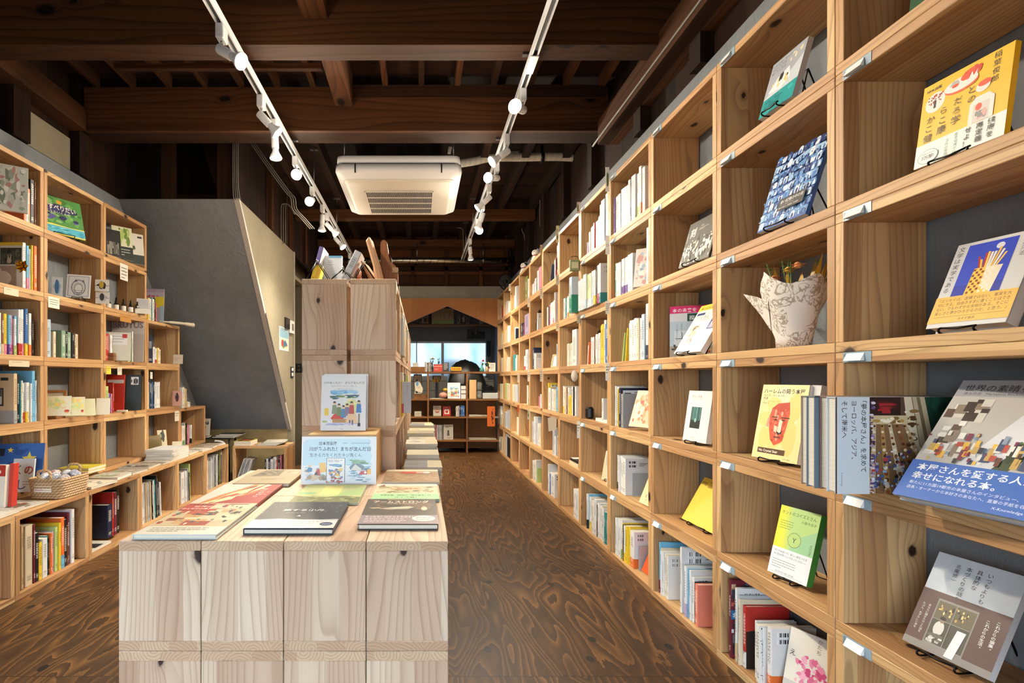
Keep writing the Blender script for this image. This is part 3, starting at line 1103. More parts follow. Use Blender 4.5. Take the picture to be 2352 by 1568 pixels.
def smooth(pts, n=6):
    pts = [Vector(p) for p in pts]
    out = []
    for i in range(len(pts) - 1):
        p0, p1, p2, p3 = pts[max(i - 1, 0)], pts[i], pts[i + 1], pts[min(i + 2, len(pts) - 1)]
        for k in range(n):
            t = k / n
            out.append(0.5 * ((2 * p1) + (p2 - p0) * t + (2 * p0 - 5 * p1 + 4 * p2 - p3) * t * t + (3 * p1 - p0 - 3 * p2 + p3) * t ** 3))
    return out + [pts[-1]]


def wrap_mat():
    g = G('pipe_wrap_tape')
    u, v, _ = g.sep(g.coord('UV'))
    f = g.m('FRACT', g.m('MULTIPLY_ADD', v, 22.0, u))
    g.bump(f, 0.5, 0.004)
    return g.done(g.mix(g.m('MULTIPLY', f, 0.4), '#c9c5b8', '#8d897c'), 0.6)


WRAP = wrap_mat()
pipe = MB().tube(smooth([at(1052, 376, 4.25), at(1090, 370, 4.25), at(1130, 362, 4.25), at(1200, 361, 4.25), at(1280, 360, 4.25), at(1325, 363, 4.25), at(1352, 372, 4.25), at(1385, 398, 4.25)]), 0.033, 12).build('refrigerant_pipe', WRAP)
tag(pipe, 'tape wrapped pipe from the air conditioner to the dark wall', 'pipe')
o = MB().tube(smooth([at(1147, 330, 4.4), at(1160, 342, 4.4), at(1180, 351, 4.38), at(1215, 352, 4.36)]), 0.02, 10).build('flexible_duct', WRAP)
tag(o, 'short corrugated hose above the wrapped pipe', 'hose')
o = MB().tube(smooth([at(1030, 352, 4.3), at(1033, 338, 4.3), at(1040, 325, 4.35)]), 0.02, 10).build('drain_hose', WRAP)
tag(o, 'short corrugated hose rising from the air conditioner', 'hose')
mb = MB()
c0 = at(1245, 361, 4.25)
mb.lathe([(0.0375, -0.014), (0.040, -0.014), (0.040, 0.014), (0.0375, 0.014)], 16, 0, Matrix.Translation(c0) @ Matrix.Rotation(PI / 2, 4, 'Y'), cap=False)
mb.box((c0.x - 0.012, 4.245, c0.z + 0.036), (c0.x + 0.012, 4.255, CEIL))
tag(mb.build('pipe_clamp', mat('#2a2c2e', 0.3, 0.9, name='dark_steel')), 'dark steel clamp carrying the wrapped pipe', 'clamp')


def duct_mat():
    g = G('spiral_duct_steel')
    u, v, _ = g.sep(g.coord('UV'))
    f = g.m('FRACT', g.m('ADD', g.m('MULTIPLY', v, 11.0), g.m('MULTIPLY', u, 1.0)))
    ln = g.m('GREATER_THAN', f, 0.9)
    g.bump(ln, 0.6, 0.004)
    g.bsdf.inputs['Metallic'].default_value = 1.0
    return g.done(g.mix(ln, '#a8a59c', '#6b675e'), 0.28)


o = MB().tube([(SX - 0.02, 6.6, 2.503), (1.23, 6.6, 2.503)], 0.038, 16).build('spiral_duct', duct_mat())
tag(o, 'galvanised spiral duct crossing the shop under the rear beams', 'duct')
for i, px in enumerate((958, 1110)):
    x = (px - CX) / F * 6.6
    mb = MB().tube([(x, 6.6, 2.5465), (x, 6.6, 2.72)], 0.006, 8).lathe([(0.0405, -0.012), (0.044, -0.012), (0.044, 0.012), (0.0405, 0.012)], 16, 0, Matrix.Translation((x, 6.6, 2.503)) @ Matrix.Rotation(PI / 2, 4, 'Y'), cap=False)
    tag(mb.build('duct_hanger', STEEL), 'steel hanger clamping the spiral duct, %s the lighting track' % ('stair side of' if i == 0 else 'bookcase side of'), 'hanger', 'duct hangers')


# cables and conduits
def cable(name, pts, r, label, m=GREYCABLE):
    return tag(MB().tube(smooth(pts, 4), r, 6).build(name, m), label, 'cable')


for i in range(4):
    x = 535 + i * 4
    cable('conduit', [at(x, 322, 3.72), at(x, 420, 3.72), at(x + 2 + i, 459, 3.72)], 0.0035, 'thin grey conduit, %s of four above the stair corner' % ORD[i])
for i in range(3):
    dx = i * 5
    cable('conduit', [at(573 + dx, 325, 4.05), at(615 + dx, 385, 4.05), at(655 + dx, 440, 4.1), at(668 + dx, 455, 4.1), at(672 + dx, 480, 4.15), at(690 + dx, 500, 4.3), at(712 + dx, 525, 4.5)], 0.004,
          'grey conduit bending down the dark side boarding, %s of three' % ORD[i])
    cable('conduit', [at(646 + dx, 560, 4.9 + .03 * i), at(646 + dx, 480, 4.9 + .03 * i), at(652 + dx * .7, 468, 4.9 + .03 * i), at(666 - dx * .3, 472, 4.9 + .03 * i), at(676 + dx * .3, 492, 4.9 + .03 * i)], 0.004, 'grey conduit looping above the plaster cheek, %s of three' % ORD[i])
cable('cable', [(1.10, 0.4, 2.452), (1.10, 2.0, 2.452), (1.10, 3.25, 2.452)], 0.006, 'pale cable along the dark wall plate over the tall bookcase')
cable('cable', [at(1300, 330, 5.2), at(1260, 395, 5.2), at(1242, 440, 5.2), at(1240, 520, 5.3)], 0.004, 'thin cable hanging from the dark ceiling near the bookcase')
cable('cable', [at(1218, 495, 6.2), at(1199, 525, 6.2), at(1205, 545, 6.2), at(1206, 612, 6.3)], 0.005, 'thin cable dropping to the bookcase top near the fan')
cable('cable', [at(1050, 523, 6.0), at(1062, 526, 6.0), at(1064, 545, 6.0), at(1064, 585, 6.1)], 0.003, 'thin wire drop beside the end of the bookcase side track')

# ------------------------------------------------------------------ books
PAL = {'white': '#dfe0df', 'cream': '#ddd0b2', 'grey': '#9a9da0', 'pale blue': '#b3c6d6', 'blue': '#3a69a6', 'navy': '#1c2842', 'teal': '#2f878c', 'green': '#5f8f48', 'light green': '#b4cc82',
       'yellow': '#e6c636', 'orange': '#df7030', 'red': '#b32a24', 'pink': '#d6849c', 'purple': '#5f3f86', 'brown': '#75492c', 'black': '#18181a', 'lilac': '#b3a6c6', 'beige': '#cdb48e', 'olive': '#75742a',
       'silver grey': '#b9bdc2', 'sage green': '#7f9f88', 'magenta': '#cf2a78', 'sky blue': '#6db3d8', 'maroon': '#6c2230', 'salmon': '#e0836e'}
DARKTXT = {'white', 'cream', 'pale blue', 'light green', 'yellow', 'pink', 'lilac', 'beige', 'silver grey', 'grey', 'sky blue'}
BOOKS = []
DIMS = {}
MERGE = None          # once a list, far books go into one object that nobody counts


def rgba(c):
    return lin(PAL.get(c, c))


def book(M, t, h, d, col, label, group=None, kind='paperback', hard=False, obi=None, barcode=None, cat='book'):
    """spine at local y=0, thickness along x, height along z"""
    if MERGE is not None:
        k = rgba(col)
        if col not in MERGE[1]:
            MERGE[1].append(col)
        MERGE[0].box((0, 0, 0), (t, d, h), MERGE[1].index(col), ch=.0008, M=M)
        MERGE[0].box((.001, .003, h), (t - .001, d, h + .0004), 0, M=M)
        return None
    c = 0.0022 if hard else 0.0009
    e = 0.003 if hard else 0.0004
    mb = MB()
    x0, x1 = 0.0, t
    # cover: two boards and a spine as one wrapped shape
    pts_o = [(x0, d), (x0, 0.002), (x0 + min(.003, t * .3), 0.0), (x1 - min(.003, t * .3), 0.0), (x1, 0.002), (x1, d)]
    pts_i = [(x1 - c, d), (x1 - c, c + .002), (x0 + c, c + .002), (x0 + c, d)]
    for i in range(5):
        a, b = pts_o[i], pts_o[i + 1]
        sp = i in (1, 2, 3)
        if sp:
            us = [a[0] / t, b[0] / t]
            mb.poly([(a[0], a[1], 0), (b[0], b[1], 0), (b[0], b[1], h), (a[0], a[1], h)], 1, [(us[0], 0), (us[1], 0), (us[1], 1), (us[0], 1)])
        else:
            mb.poly([(a[0], a[1], 0), (b[0], b[1], 0), (b[0], b[1], h), (a[0], a[1], h)], 0)
    for i in range(3):
        a, b = pts_i[i], pts_i[i + 1]
        mb.poly([(a[0], a[1], 0), (b[0], b[1], 0), (b[0], b[1], h), (a[0], a[1], h)], 0)
    for z, flip in ((0, True), (h, False)):
        for q in ([pts_o[0], pts_o[1], pts_i[2], pts_i[3]], [pts_o[1], pts_o[2], pts_o[3], pts_o[4], pts_i[1], pts_i[2]], [pts_o[4], pts_o[5], pts_i[0], pts_i[1]]):
            r = [(p[0], p[1], z) for p in q]
            mb.poly(r[::-1] if flip else r, 0)
    for a, b in ((pts_o[5], pts_i[0]), (pts_i[3], pts_o[0])):
        mb.poly([(a[0], a[1], 0), (b[0], b[1], 0), (b[0], b[1], h), (a[0], a[1], h)], 0)
    mats = [COVER, SPINE_D if col in DARKTXT else SPINE_L]
    o = mb.build(kind, mats, None, M)
    o.color = rgba(col)
    tag(o, label, cat, group)
    MB().box((c + .0002, c + .0023, e), (t - c - .0002, d - e - .0006, h - e)).build('page_block', PAGES, o)
    if obi:
        hb = h * (0.26 if isinstance(obi, str) else obi[1])
        oc = obi if isinstance(obi, str) else obi[0]
        g = 0.0005
        mb = MB()
        u = [(-g, d * .97), (-g, 0.0015), (min(.003, t * .3) - g, -g), (t - min(.003, t * .3) + g, -g), (t + g, 0.0015), (t + g, d * .97)]
        for i in range(5):
            a, b = u[i], u[i + 1]
            sp = i in (1, 2, 3)
            mb.poly([(a[0], a[1], .0003), (b[0], b[1], .0003), (b[0], b[1], hb), (a[0], a[1], hb)], 1 if sp else 0,
                    [(a[0] / t, 0), (b[0] / t, 0), (b[0] / t, .6), (a[0] / t, .6)] if sp else None)
        q = mb.build('paper_band', [COVER, SPINE_D if oc in DARKTXT else SPINE_L], o)
        q.color = rgba(oc)
    if barcode:
        x = t + .0007 if barcode > 0 else -.0007
        y0, zt = d * .12, h * .93
        mb = MB()
        for k in range(2):
            z1 = zt - k * h * .105
            a, b, zz = y0, y0 + d * .34, z1 - h * .085
            q = [(x, a, zz), (x, b, zz), (x, b, z1), (x, a, z1)]
            uv = [(0, 0), (1, 0), (1, 1), (0, 1)]
            if barcode < 0:
                q = [(x, b, zz), (x, a, zz), (x, a, z1), (x, b, z1)]
            mb.poly(q, 0, uv)
        for k in range(3):
            z1 = zt - .01 - k * h * .035
            a, b = d * .55, d * (.9 - .08 * k)
            mb.poly([(x, a, z1 - .0025), (x, b, z1 - .0025), (x, b, z1), (x, a, z1)] if barcode > 0 else [(x, b, z1 - .0025), (x, a, z1 - .0025), (x, a, z1), (x, b, z1)], 1)
        mb.build('barcode_print', [BARCODE, mat('#4a4a50', 0.6)], o)
    BOOKS.append(o)
    DIMS[o.name] = (t, h, d)
    return o


W_MIX = ['white'] * 9 + ['cream'] * 4 + ['silver grey', 'pale blue', 'pale blue', 'yellow', 'light green', 'teal', 'grey', 'beige', 'red', 'navy', 'black', 'orange', 'pink']
C_MIX = ['white', 'white', 'white', 'cream', 'yellow', 'sky blue', 'pink', 'red', 'light green', 'black', 'orange', 'teal', 'purple', 'brown', 'blue']
D_MIX = ['cream', 'cream', 'beige', 'brown', 'white', 'teal', 'orange', 'olive', 'yellow', 'black']
M_MIX = ['silver grey', 'grey', 'black', 'white', 'grey', 'silver grey', 'beige', 'olive']
KIND_H = {'paperback': (.165, .195), 'hardcover_book': (.185, .212), 'magazine': (.24, .285)}


def specs(width, mix, r, hr=None, tr=(.009, .024), hard=.4, obi=.25):
    out, w = [], 0.0
    while True:
        t = r.uniform(*tr)
        if w + t > width:
            break
        hd_ = r.random() < hard
        h = r.uniform(*(hr or (KIND_H['hardcover_book'] if hd_ else KIND_H['paperback'])))
        out.append(dict(col=r.choice(mix), t=t, h=h, d=min(h * r.uniform(.66, .74), .178), hard=hd_, obi=(r.choice(['white', 'cream', 'yellow', 'pale blue', 'orange', 'teal']) if r.random() < obi else None)))
        w += t + .0006
    return out


def row(side, start, z, sp, place, group, inset=.012, seed=0, bc=.5, leanfirst=0, face=RX):
    """books side by side; side +1 fills towards the shopfront from start (tall bookcase), -1 away from it (stepped bookcase)"""
    r = random.Random(seed)
    x = 0.0
    n = len(sp)
    for i, s in enumerate(sp):
        ins = inset + r.uniform(0, .012)
        kind = s.get('kind') or ('magazine' if s['h'] > .255 and s['t'] < .017 else 'booklet' if s['t'] < .0108 else 'hardcover_book' if s.get('hard') else 'paperback')
        nm = {'hardcover_book': 'hardcover'}.get(kind, kind)
        lab = '%s %s, %s along, %s' % (s['col'], nm, ORD[min(i, 29)], place)
        if side > 0:
            M = RIGHTWARD(face + ins, start - x, z)
        else:
            M = LEFTWARD(face - ins, start + x, z)
        lean = s.get('lean', 0)
        if lean:
            # pivot on the lower corner the book leans over
            px = s['t'] if lean > 0 else 0.0
            M = M @ Matrix.Translation((px, 0, 0)) @ Matrix.Rotation(lean, 4, 'Y') @ Matrix.Translation((-px, 0, 0))
        b = None
        if s['col'] in ('white', 'cream', 'silver grey', 'pale blue', 'yellow', 'beige') and r.random() < bc:
            b = 1 if side > 0 else -1
        book(M, s['t'], s['h'], s['d'], s['col'], lab, group, kind, s.get('hard', False), s.get('obi'), b)
        x += s['t'] + .0008 + s.get('gap', 0) + (abs(math.sin(lean)) * s['h'] * s.get('spread', 1.0) if lean else 0)
    return x


def Yr(px):
    return F * RX / (px - CX)


def S(cols, t=.014, h=.188, **kw):
    """hand-set row of spines: 'white*3 yellow teal/.02/.2' """
    out = []
    for w in cols.split():
        n = 1
        if '*' in w:
            w, n = w.split('*')
        a = w.split('/')
        for k in range(int(n)):
            tt = float(a[1]) if len(a) > 1 and a[1] else t * rng.uniform(.75, 1.3)
            hh = float(a[2]) if len(a) > 2 else h * rng.uniform(.93, 1.05)
            c, ob = (a[0].split('+') + [None])[:2]
            c = c.replace('_', ' ')
            out.append(dict(col=c, t=tt, h=hh, d=min(hh * .7, .178), hard=rng.random() < .4, obi=ob.replace('_', ' ') if ob else None, **kw))
    return out


def rcell(c, t, px0, px1, mix=W_MIX, hr=None, tr=(.009, .022), sp=None, seed=None, bc=.5, inset=.012):
    """column c (0 is the second crate from the shopfront), tier t; pixel span of the row in the photograph"""
    ya, yb = Yr(px0), Yr(px1)
    far, near = RY0 + PITCH * (c + 1) - T - .004, RY0 + PITCH * c + T + .004
    ya, yb = min(ya, far), max(yb, near)
    seed = seed if seed is not None else c * 17 + t * 101 + 5
    r = random.Random(seed)
    if sp is None:
        sp = specs(ya - yb, mix, r, hr, tr)
    else:
        tot = sum(q['t'] + .0008 for q in sp)
        lim = ya - near
        k = min(1.0, lim / tot * .99)
        if c > 1:
            k = min(max((ya - yb) / tot, .5), 1.9, lim / tot * .99)
        for q in sp:
            q['t'] *= k
    place = '%s crate from shopfront, %s tier, tall wall bookcase' % (ORD[c + 1], TIER[t])
    row(1, ya, t * P + T + .0008, sp, place, 'books of crate %d tier %d, tall wall bookcase' % (c + 2, t + 1), inset, seed, bc)


def stand(M, w, label, lean, h=.12):
    """bent black wire book stand; local frame of the book it carries (x along the shelf, y back)"""
    r = .0022
    s = empty('book_stand', label, 'book stand', M, 'wire book stands')
    a, b = w * .28, w * .72
    tl = math.tan(lean)
    for x in (a, b):
        pass
    MB().tube(smooth([(a, -.012, .016), (a, -.018, .012), (a, -.010, .004), (a, .03, .0035), (a + .006, .055, .0035)], 3) , r, 6).build('front_hook', WIRE, s)
    MB().tube(smooth([(b, -.012, .016), (b, -.018, .012), (b, -.010, .004), (b, .03, .0035), (b - .006, .055, .0035)], 3), r, 6).build('front_hook', WIRE, s)
    MB().tube([(a, -.012, .016), ((a + b) / 2, -.012, .013), (b, -.012, .016)], r, 6).build('front_bar', WIRE, s)
    mid = (a + b) / 2
    yb_ = .055 + h * tl
    MB().tube([(a + .006, .055, .0035), (mid - .014, yb_, h), (mid + .014, yb_, h), (b - .006, .055, .0035)], r, 6).build('back_rest', WIRE, s)
    MB().tube([(mid - .014, yb_, h), (a + .01, yb_ + .055 * .8, .0035), (b - .01, yb_ + .055 * .8, .0035), (mid + .014, yb_, h)], r, 6).build('rear_prop', WIRE, s)
    return s


def cover_book(M, w, h, t, col, label, art=None, hard=False, spine='R', cat='book', kind='hardcover_book', group=None, spinecol=None, pages=True, seed=1, lifted=False):
    """book seen from its front cover: x across the cover, y through it, z up"""
    c = .0025 if hard else .001
    e = .003 if hard else .0005
    if M[2][2] > .6 and abs(M[2][0]) < .05:      # a leaning book rests on its lowest edge
        dz = min(0.0, M[2][1] * t) + (0 if M[2][1] > -.01 else -.0006)
        if not lifted:
            M = Matrix.Translation((0, 0, -dz)) @ M
    mb = MB()
    mb.box((0, 0, 0), (w, c, h), 0, ch=.0006)
    mb.box((0, t - c, 0), (w, t, h), 0, ch=.0006)
    if spine == 'R':
        mb.box((w - c, 0, 0), (w, t, h), 1, ch=.0006)
    else:
        mb.box((0, 0, 0), (c, t, h), 1, ch=.0006)
    o = mb.build(kind, [mat(PAL.get(col, col), .42, name='cover_stock'), mat(PAL.get(spinecol or col, spinecol or col), .42, name='cover_stock')], None, M)
    tag(o, label, cat, group)
    x0, x1 = (e + .001, w - c - .0002) if spine == 'R' else (c + .0002, w - e - .001)
    MB().box((x0, c + .0002, e), (x1, t - c - .0002, h - e)).build('page_block', PAGES, o)
    if art:
        A = Art(w, h, 0.0, seed)
        art(A)
        A.build(o)
    return o


def shown(X, Y, z, w, h, t, lean, yaw, col, label, art=None, lift=.016, stand_label=None, side=1, **kw):
    """face-out book leaning on a wire stand; (X, Y, z) is the lower far corner of its cover, yaw turns it to the shopfront"""
    base = RIGHTWARD(X, Y, z) if side > 0 else LEFTWARD(X, Y, z)
    base = base @ Matrix.Rotation(yaw, 4, 'Z')
    M = base @ Matrix.Translation((0, 0, lift)) @ Matrix.Rotation(-lean, 4, 'X')
    o = cover_book(M, w, h, t, col, label, art, lifted=lift > t * math.sin(lean), **kw)
    if stand_label:
        stand(base @ Matrix.Translation((0, t * math.cos(lean) * 0 + .0, 0)), w, stand_label, lean)
    return o


def tier(t):
    return t * P + T


D = math.radians
# ---- second-crate heroes and others, tall wall bookcase
INK = '#1d1b1a'


def art_nhk(A):
    Yl = '#f2c21c'
    A.r_(0, 0, 1, .27, '#e9ece8')
    A.t('NHK出版', .05, .905, .04, INK, .02)
    A.vt('稲葉俊郎', .80, .985, .075, INK, 1.15)
    A.e(.17, .75, .12, .12, '#eee9e0')
    A.r_(.155, .68, .03, .09, INK)
    A.scatter(.07, .73, .2, .12, 26, ['#c5352a', '#8a2a22'], .008, .014, (.6, 1.0))
    A.e(.47, .80, .19, .075, '#e8572c')
    A.e(.46, .825, .19, .075, '#eceae4')
    A.scatter(.45, .83, .24, .13, 22, ['#e8502a', '#d8401f'], .025, .05, (.7, 1.0))
    A.p([(.55, .83), (.58, .90), (.60, .84), (.64, .90), (.63, .82)], '#f2eee6')
    A.p([(.33, .84), (.37, .89), (.43, .88), (.45, .83)], '#b7b3aa')
    A.e(.40, .825, .04, .02, '#e04a25')
    A.e(.72, .66, .075, .06, '#ece6da')
    A.e(.735, .695, .07, .035, '#e8502a')
    A.p([(.60, .27), (.60, .50), (.66, .56), (.80, .56), (.86, .50), (.86, .27)], '#ece7dd')
    A.p([(.645, .27), (.645, .48), (.815, .48), (.815, .27)], '#d8d2c8')
    A.e(.70, .44, .035, .04, '#e8502a')
    A.scatter(.66, .29, .14, .12, 14, ['#8d8a88', '#e0a8a4'], .012, .026)
    for s_, x, z in (('からだ', .13, .62), ('こころ', .30, .68)):
        pass
    A.vt('か', .10, .60, .095, INK)
    A.vt('ら', .26, .645, .095, INK)
    A.vt('だ', .41, .68, .095, INK)
    A.vt('と', .57, .73, .095, INK)
    A.vt('こ', .10, .495, .095, INK)
    A.vt('こ', .26, .53, .095, INK)
    A.vt('ろ', .41, .57, .095, INK)
    A.vt('の', .57, .62, .095, INK)
    A.vt('健', .08, .385, .105, INK)
    A.vt('康', .24, .425, .105, INK)
    A.vt('学', .40, .465, .105, INK)
    A.vt('健康を', .82, .255, .07, INK, 1.05, .012)
    A.vt('再定義', .70, .255, .07, INK, 1.05, .012)
    A.vt('せよ！', .58, .255, .07, INK, 1.05, .012)
    A.vt('医学知識ゼロ', .47, .25, .036, '#3f7a64')
    A.vt('注目の医師', .37, .22, .036, '#3f7a64')
    A.e(.17, .10, .125, .085, '#7f9a90')
    A.e(.17, .10, .118, .079, '#e9ece8')
    A.t('7万部!', .17, .075, .05, INK, .02, center=True)
    A.t('2週間で読める!', .17, .13, .022, '#3f7a64', center=True)


shown(1.062, 1.095, tier(4), .16, .178, .012, D(8), D(4), '#f2c21c', 'yellow paperback with a white band, face out on the fifth tier nearest the shopfront', art_nhk, kind='paperback',
      stand_label='black wire stand behind the yellow paperback on the fifth tier', spinecol='#efc018')


def art_bungaku(A):
    B = '#1b3fc4'
    A.r_(.17, .36, .60, .60, B)
    A.r_(.17, .36, .60, .12, '#1633a8')
    A.vt('文学は実学である', .045, .965, .062, '#2a2826', 1.12)
    A.vt('荒川洋治', .84, .965, .055, '#2a2826', 1.12)
    A.e(.58, .89, .05, .035, '#d9dde6')
    for i, (x, z, c) in enumerate(((.36, .80, '#a8232c'), (.40, .76, '#e8b830'), (.44, .83, '#a8232c'), (.47, .84, '#f0c850'), (.51, .83, '#efe8d8'), (.55, .83, '#e8e6de'), (.60, .87, '#f0c030'), (.64, .84, '#e8e6de'), (.68, .80, '#f0c850'))):
        A.p([(.42 + i * .022 - .012, .62), (.42 + i * .022 + .012, .62), (x + .018, z), (x - .010, z)], c)
    A.p([(.34, .36), (.66, .36), (.70, .66), (.36, .66)], '#f0c850')
    A.p([(.52, .44), (.66, .36), (.70, .66), (.50, .66)], '#efe6cc')
    for i in range(7):
        for j in range(9):
            if (i + j) % 2 == 0:
                A.r_(.36 + i * .036, .37 + j * .032, .03, .025, '#8a3a22' if i < 4 else '#f4efe0')
    A.r_(0, .05, 1, .31, '#f0bc58')
    for i, s_ in enumerate(('「エッセイは、虚構ではない。事実を大', '切にする。自由きままに書くことはでき', 'ない。でもわずかな余地がある。そこに', '楽しさと夢がひろがるのだ、と思う。」')):
        A.t(s_, .06, .30 - i * .05, .042, '#4a3518', fit=.88)
    A.r_(.06, .118, .88, .003, '#6a4a20')
    A.t('みすず書房', .5, .075, .03, '#4a3518', center=True)


shown(1.092, 1.10, tier(3), .14, .20, .028, D(24), D(6), '#d3d5d6', 'grey hardcover with a bright blue panel and yellow band, face out near the shopfront', art_bungaku, hard=True, lift=.018,
      stand_label='black wire stand under the hardcover with the blue panel')


def art_itsumo(A):
    A.r_(0, 0, 1, .60, '#5d4440')
    A.r_(0, .0, 1, .07, '#8a8480')
    A.r_(.22, .07, .46, .47, '#8e8a84')
    A.r_(.235, .09, .43, .43, '#4e4a40')
    A.r_(.235, .34, .43, .18, '#6a604a')
    A.scatter(.25, .36, .40, .14, 26, ['#c9a45c', '#e8d090', '#3a3228'], .006, .014)
    A.e(.34, .25, .06, .075, '#d9d6cf')
    A.e(.35, .335, .028, .028, '#9a7a62')
    A.e(.35, .355, .035, .02, '#2e2824')
    A.scatter(.24, .09, .2, .13, 20, ['#bdb9b0', '#6a645c', '#dcd8d0'], .01, .03, (.3, .8), 'r')
    A.p([(.50, .02), (.60, .02), (.64, .30), (.54, .30)], '#dfe4e6')
    A.r_(.44, .09, .012, .43, '#8e8a84')
    A.r_(.235, .33, .43, .008, '#8e8a84')
    A.vt('いつもよりも', .62, .93, .05, '#33302e', 1.05)
    A.vt('具体的な', .50, .93, .05, '#33302e', 1.05)
    A.vt('本づくりの話を。', .38, .93, .05, '#33302e', 1.05)
    A.vt('北尾修一', .26, .93, .045, '#33302e', 1.1)
    A.vt('これからの編集。', .88, .52, .036, '#eceae6', 1.0, .01)
    A.vt('これからの生活。', .78, .50, .036, '#eceae6', 1.0, .01)
    A.vt('あなたに聞きたかった話を', .14, .45, .026, '#e0dcd6', 1.0)
    A.vt('たぶん、めずらしい本を', .07, .45, .026, '#e0dcd6', 1.0)


shown(1.075, 1.135, tier(1), .155, .215, .016, D(27), D(8), '#ccd4da', 'white book with a brown shop window photo, face out on the second tier', art_itsumo, kind='paperback',
      stand_label='black wire stand carrying the book with the brown photo')


def art_opera(A):
    # printed upright; the book itself lies on its long side
    A.r_(0, 0, 1, 1, '#5a4030')
    A.r_(.2, .30, .8, .40, '#8a6a48')
    A.p([(0, .64), (.45, .70), (.75, .93), (.75, 1), (0, 1)], '#163c30')
    A.scatter(0, .70, .6, .30, 26, ['#1e5040', '#0e2a22', '#2a6a50'], .03, .08, (.3, .8))
    A.p([(.55, .74), (1, .70), (1, 1), (.8, 1)], '#241c18')
    A.p([(0, .56), (.5, .62), (.86, .88), (.80, .97), (.42, .71), (0, .65)], '#c2b294')
    A.p([(0, .59), (.46, .655), (.84, .915), (.82, .935), (.44, .68), (0, .615)], '#7a6a50')
    A.p([(0, .50), (.5, .54), (1, .80), (1, .88), (.5, .615), (0, .555)], '#e0d4b8')
    A.scatter(.05, .50, .5, .12, 20, ['#8a6a3c', '#fff4dc', '#5a3a20'], .008, .02)
    A.r_(0, .255, .19, .22, '#2a0a0c')
    A.scatter(.03, .29, .14, .16, 16, ['#8a1420', '#a81c28', '#4a0a10'], .008, .014, (2.0, 5.0), 'r')
    A.r_(.19, .255, .09, .27, '#d8c49a')
    A.scatter(.2, .26, .08, .25, 16, ['#fff4d8', '#8a6a3c', '#b8924c'], .008, .02)
    for k in range(5):
        z = .27 + k * .055
        q = .24 + k * .115
        A.p([(.28, z), (1, q), (1, q + .05), (.28, z + .025)], ['#c9b48a', '#b08a50', '#d8c6a4', '#94643c', '#c8aa7c'][k])
        for j in range(12):
            f = j / 11
            A.e(.30 + .68 * f, z + .012 + (q + .025 - z - .012) * f, .012 + .012 * f, .010 + .008 * f, ['#5a3420', '#f0e4cc', '#8a5430'][j % 3], 8)
    A.scatter(.55, .25, .44, .30, 120, ['#dfe4ea', '#6a8ac0', '#b84a4a', '#4a6a9a', '#f0f0ea', '#5a4a8a', '#2a2a2a', '#8fb4d4'], .006, .016, (.4, 1.4), 'r')
    A.scatter(.0, .235, 1, .05, 50, ['#6a4a8a', '#d8d0e0', '#a89ab8', '#e8e4ec', '#4a3a6a'], .006, .014)
    A.r_(0, 0, 1, .238, '#dbe8f0')
    A.t('世界の夢の本屋さん', .05, .895, .055, '#eaf0ec', .015)
    A.t('Fabulous Bookstores of the World', .06, .855, .022, '#cfe0d8')
    A.t('「夢の本屋さん」を求めて', .04, .178, .046, '#20262c', .006, fit=.86)
    A.t('ヨーロッパ、アジア、', .04, .108, .046, '#20262c', .006, fit=.64)
    A.t('そして南米へ', .04, .038, .046, '#20262c', .006, fit=.44)
    A.t('X-Knowledge', .78, .03, .018, '#5a7a90')


# lying on its long side, cover towards the shopfront: book's own up points into the shelf
for k in range(4):
    # own x (across) -> down, own z (up) -> into the shelf (+X), own y (through) -> away from the shopfront
    X0 = .912 + (0, .006, -.004, .003)[k]
    M = frame((X0, 1.118 + k * .027, tier(2) + .2135), (0, 0, -1), (0, 1, 0), (1, 0, 0))
    cover_book(M, .212, .30, .0255, '#c9d6de' if k == 0 else ['#8a6a58', '#6a7a8a', '#a89078'][k - 1],
               'large photo book with an opera house cover, lying on its side' if k == 0 else 'photo book lying on its side, %s behind the opera house cover' % ORD[k - 1],
               art_opera if k == 0 else None, hard=True, spine='L', kind='photo_book', group='photo books lying on their sides', seed=5)


def art_sekai(A):
    A.r_(0, .86, 1, .14, '#9b9ca0')
    A.t('世界の素晴らしい本屋さん', .05, .91, .06, '#2a2a2c', .006, fit=.92)
    A.t('清水玲奈   Marvelous Bookstores', .06, .875, .026, '#3a3a3c')
    A.r_(0, .30, 1, .56, '#b9b5ae')
    A.p([(.30, .30), (.52, .30), (.80, .86), (.60, .86)], '#d8d8da')
    A.p([(.52, .30), (.62, .30), (.95, .86), (.80, .86)], '#3a4a2e')
    A.scatter(.55, .35, .35, .45, 40, ['#2c3a20', '#4e6a34', '#1e2a18'], .015, .03)
    A.scatter(.0, .32, .32, .52, 26, ['#5a4236', '#cfc9be', '#3a2e28', '#e4e0d6', '#8a7a6a'], .02, .05, (.5, 1.2), 'r')
    A.scatter(.0, .31, 1, .26, 120, ['#b84a3a', '#e8e4da', '#3a4a6a', '#c9a45c', '#6a3a2e', '#e8b84a', '#8a9aaa', '#24242a', '#7a2a4a'], .008, .022, (.6, 2.4), 'r')
    A.scatter(.62, .40, .38, .40, 60, ['#e8e4da', '#b84a3a', '#c9a45c', '#3a4a6a', '#4a3226'], .008, .018, (.8, 2.4), 'r')
    A.r_(0, 0, 1, .30, '#2a63b8')
    A.t('本屋さんを愛する人が', .06, .225, .062, '#eef4fa', .012, fit=.86)
    A.t('幸せになれる本。', .06, .155, .062, '#eef4fa', .012, fit=.72)
    A.t('新たに11カ国19都市の本屋さんのインタビュー、', .07, .11, .027, '#dbe8f4', fit=.80)
    A.t('店長・オーナーから本好きのあなたへ、直筆の手紙を収録。', .07, .072, .027, '#dbe8f4', fit=.80)
    A.t('X-Knowledge', .66, .03, .026, '#dbe8f4')


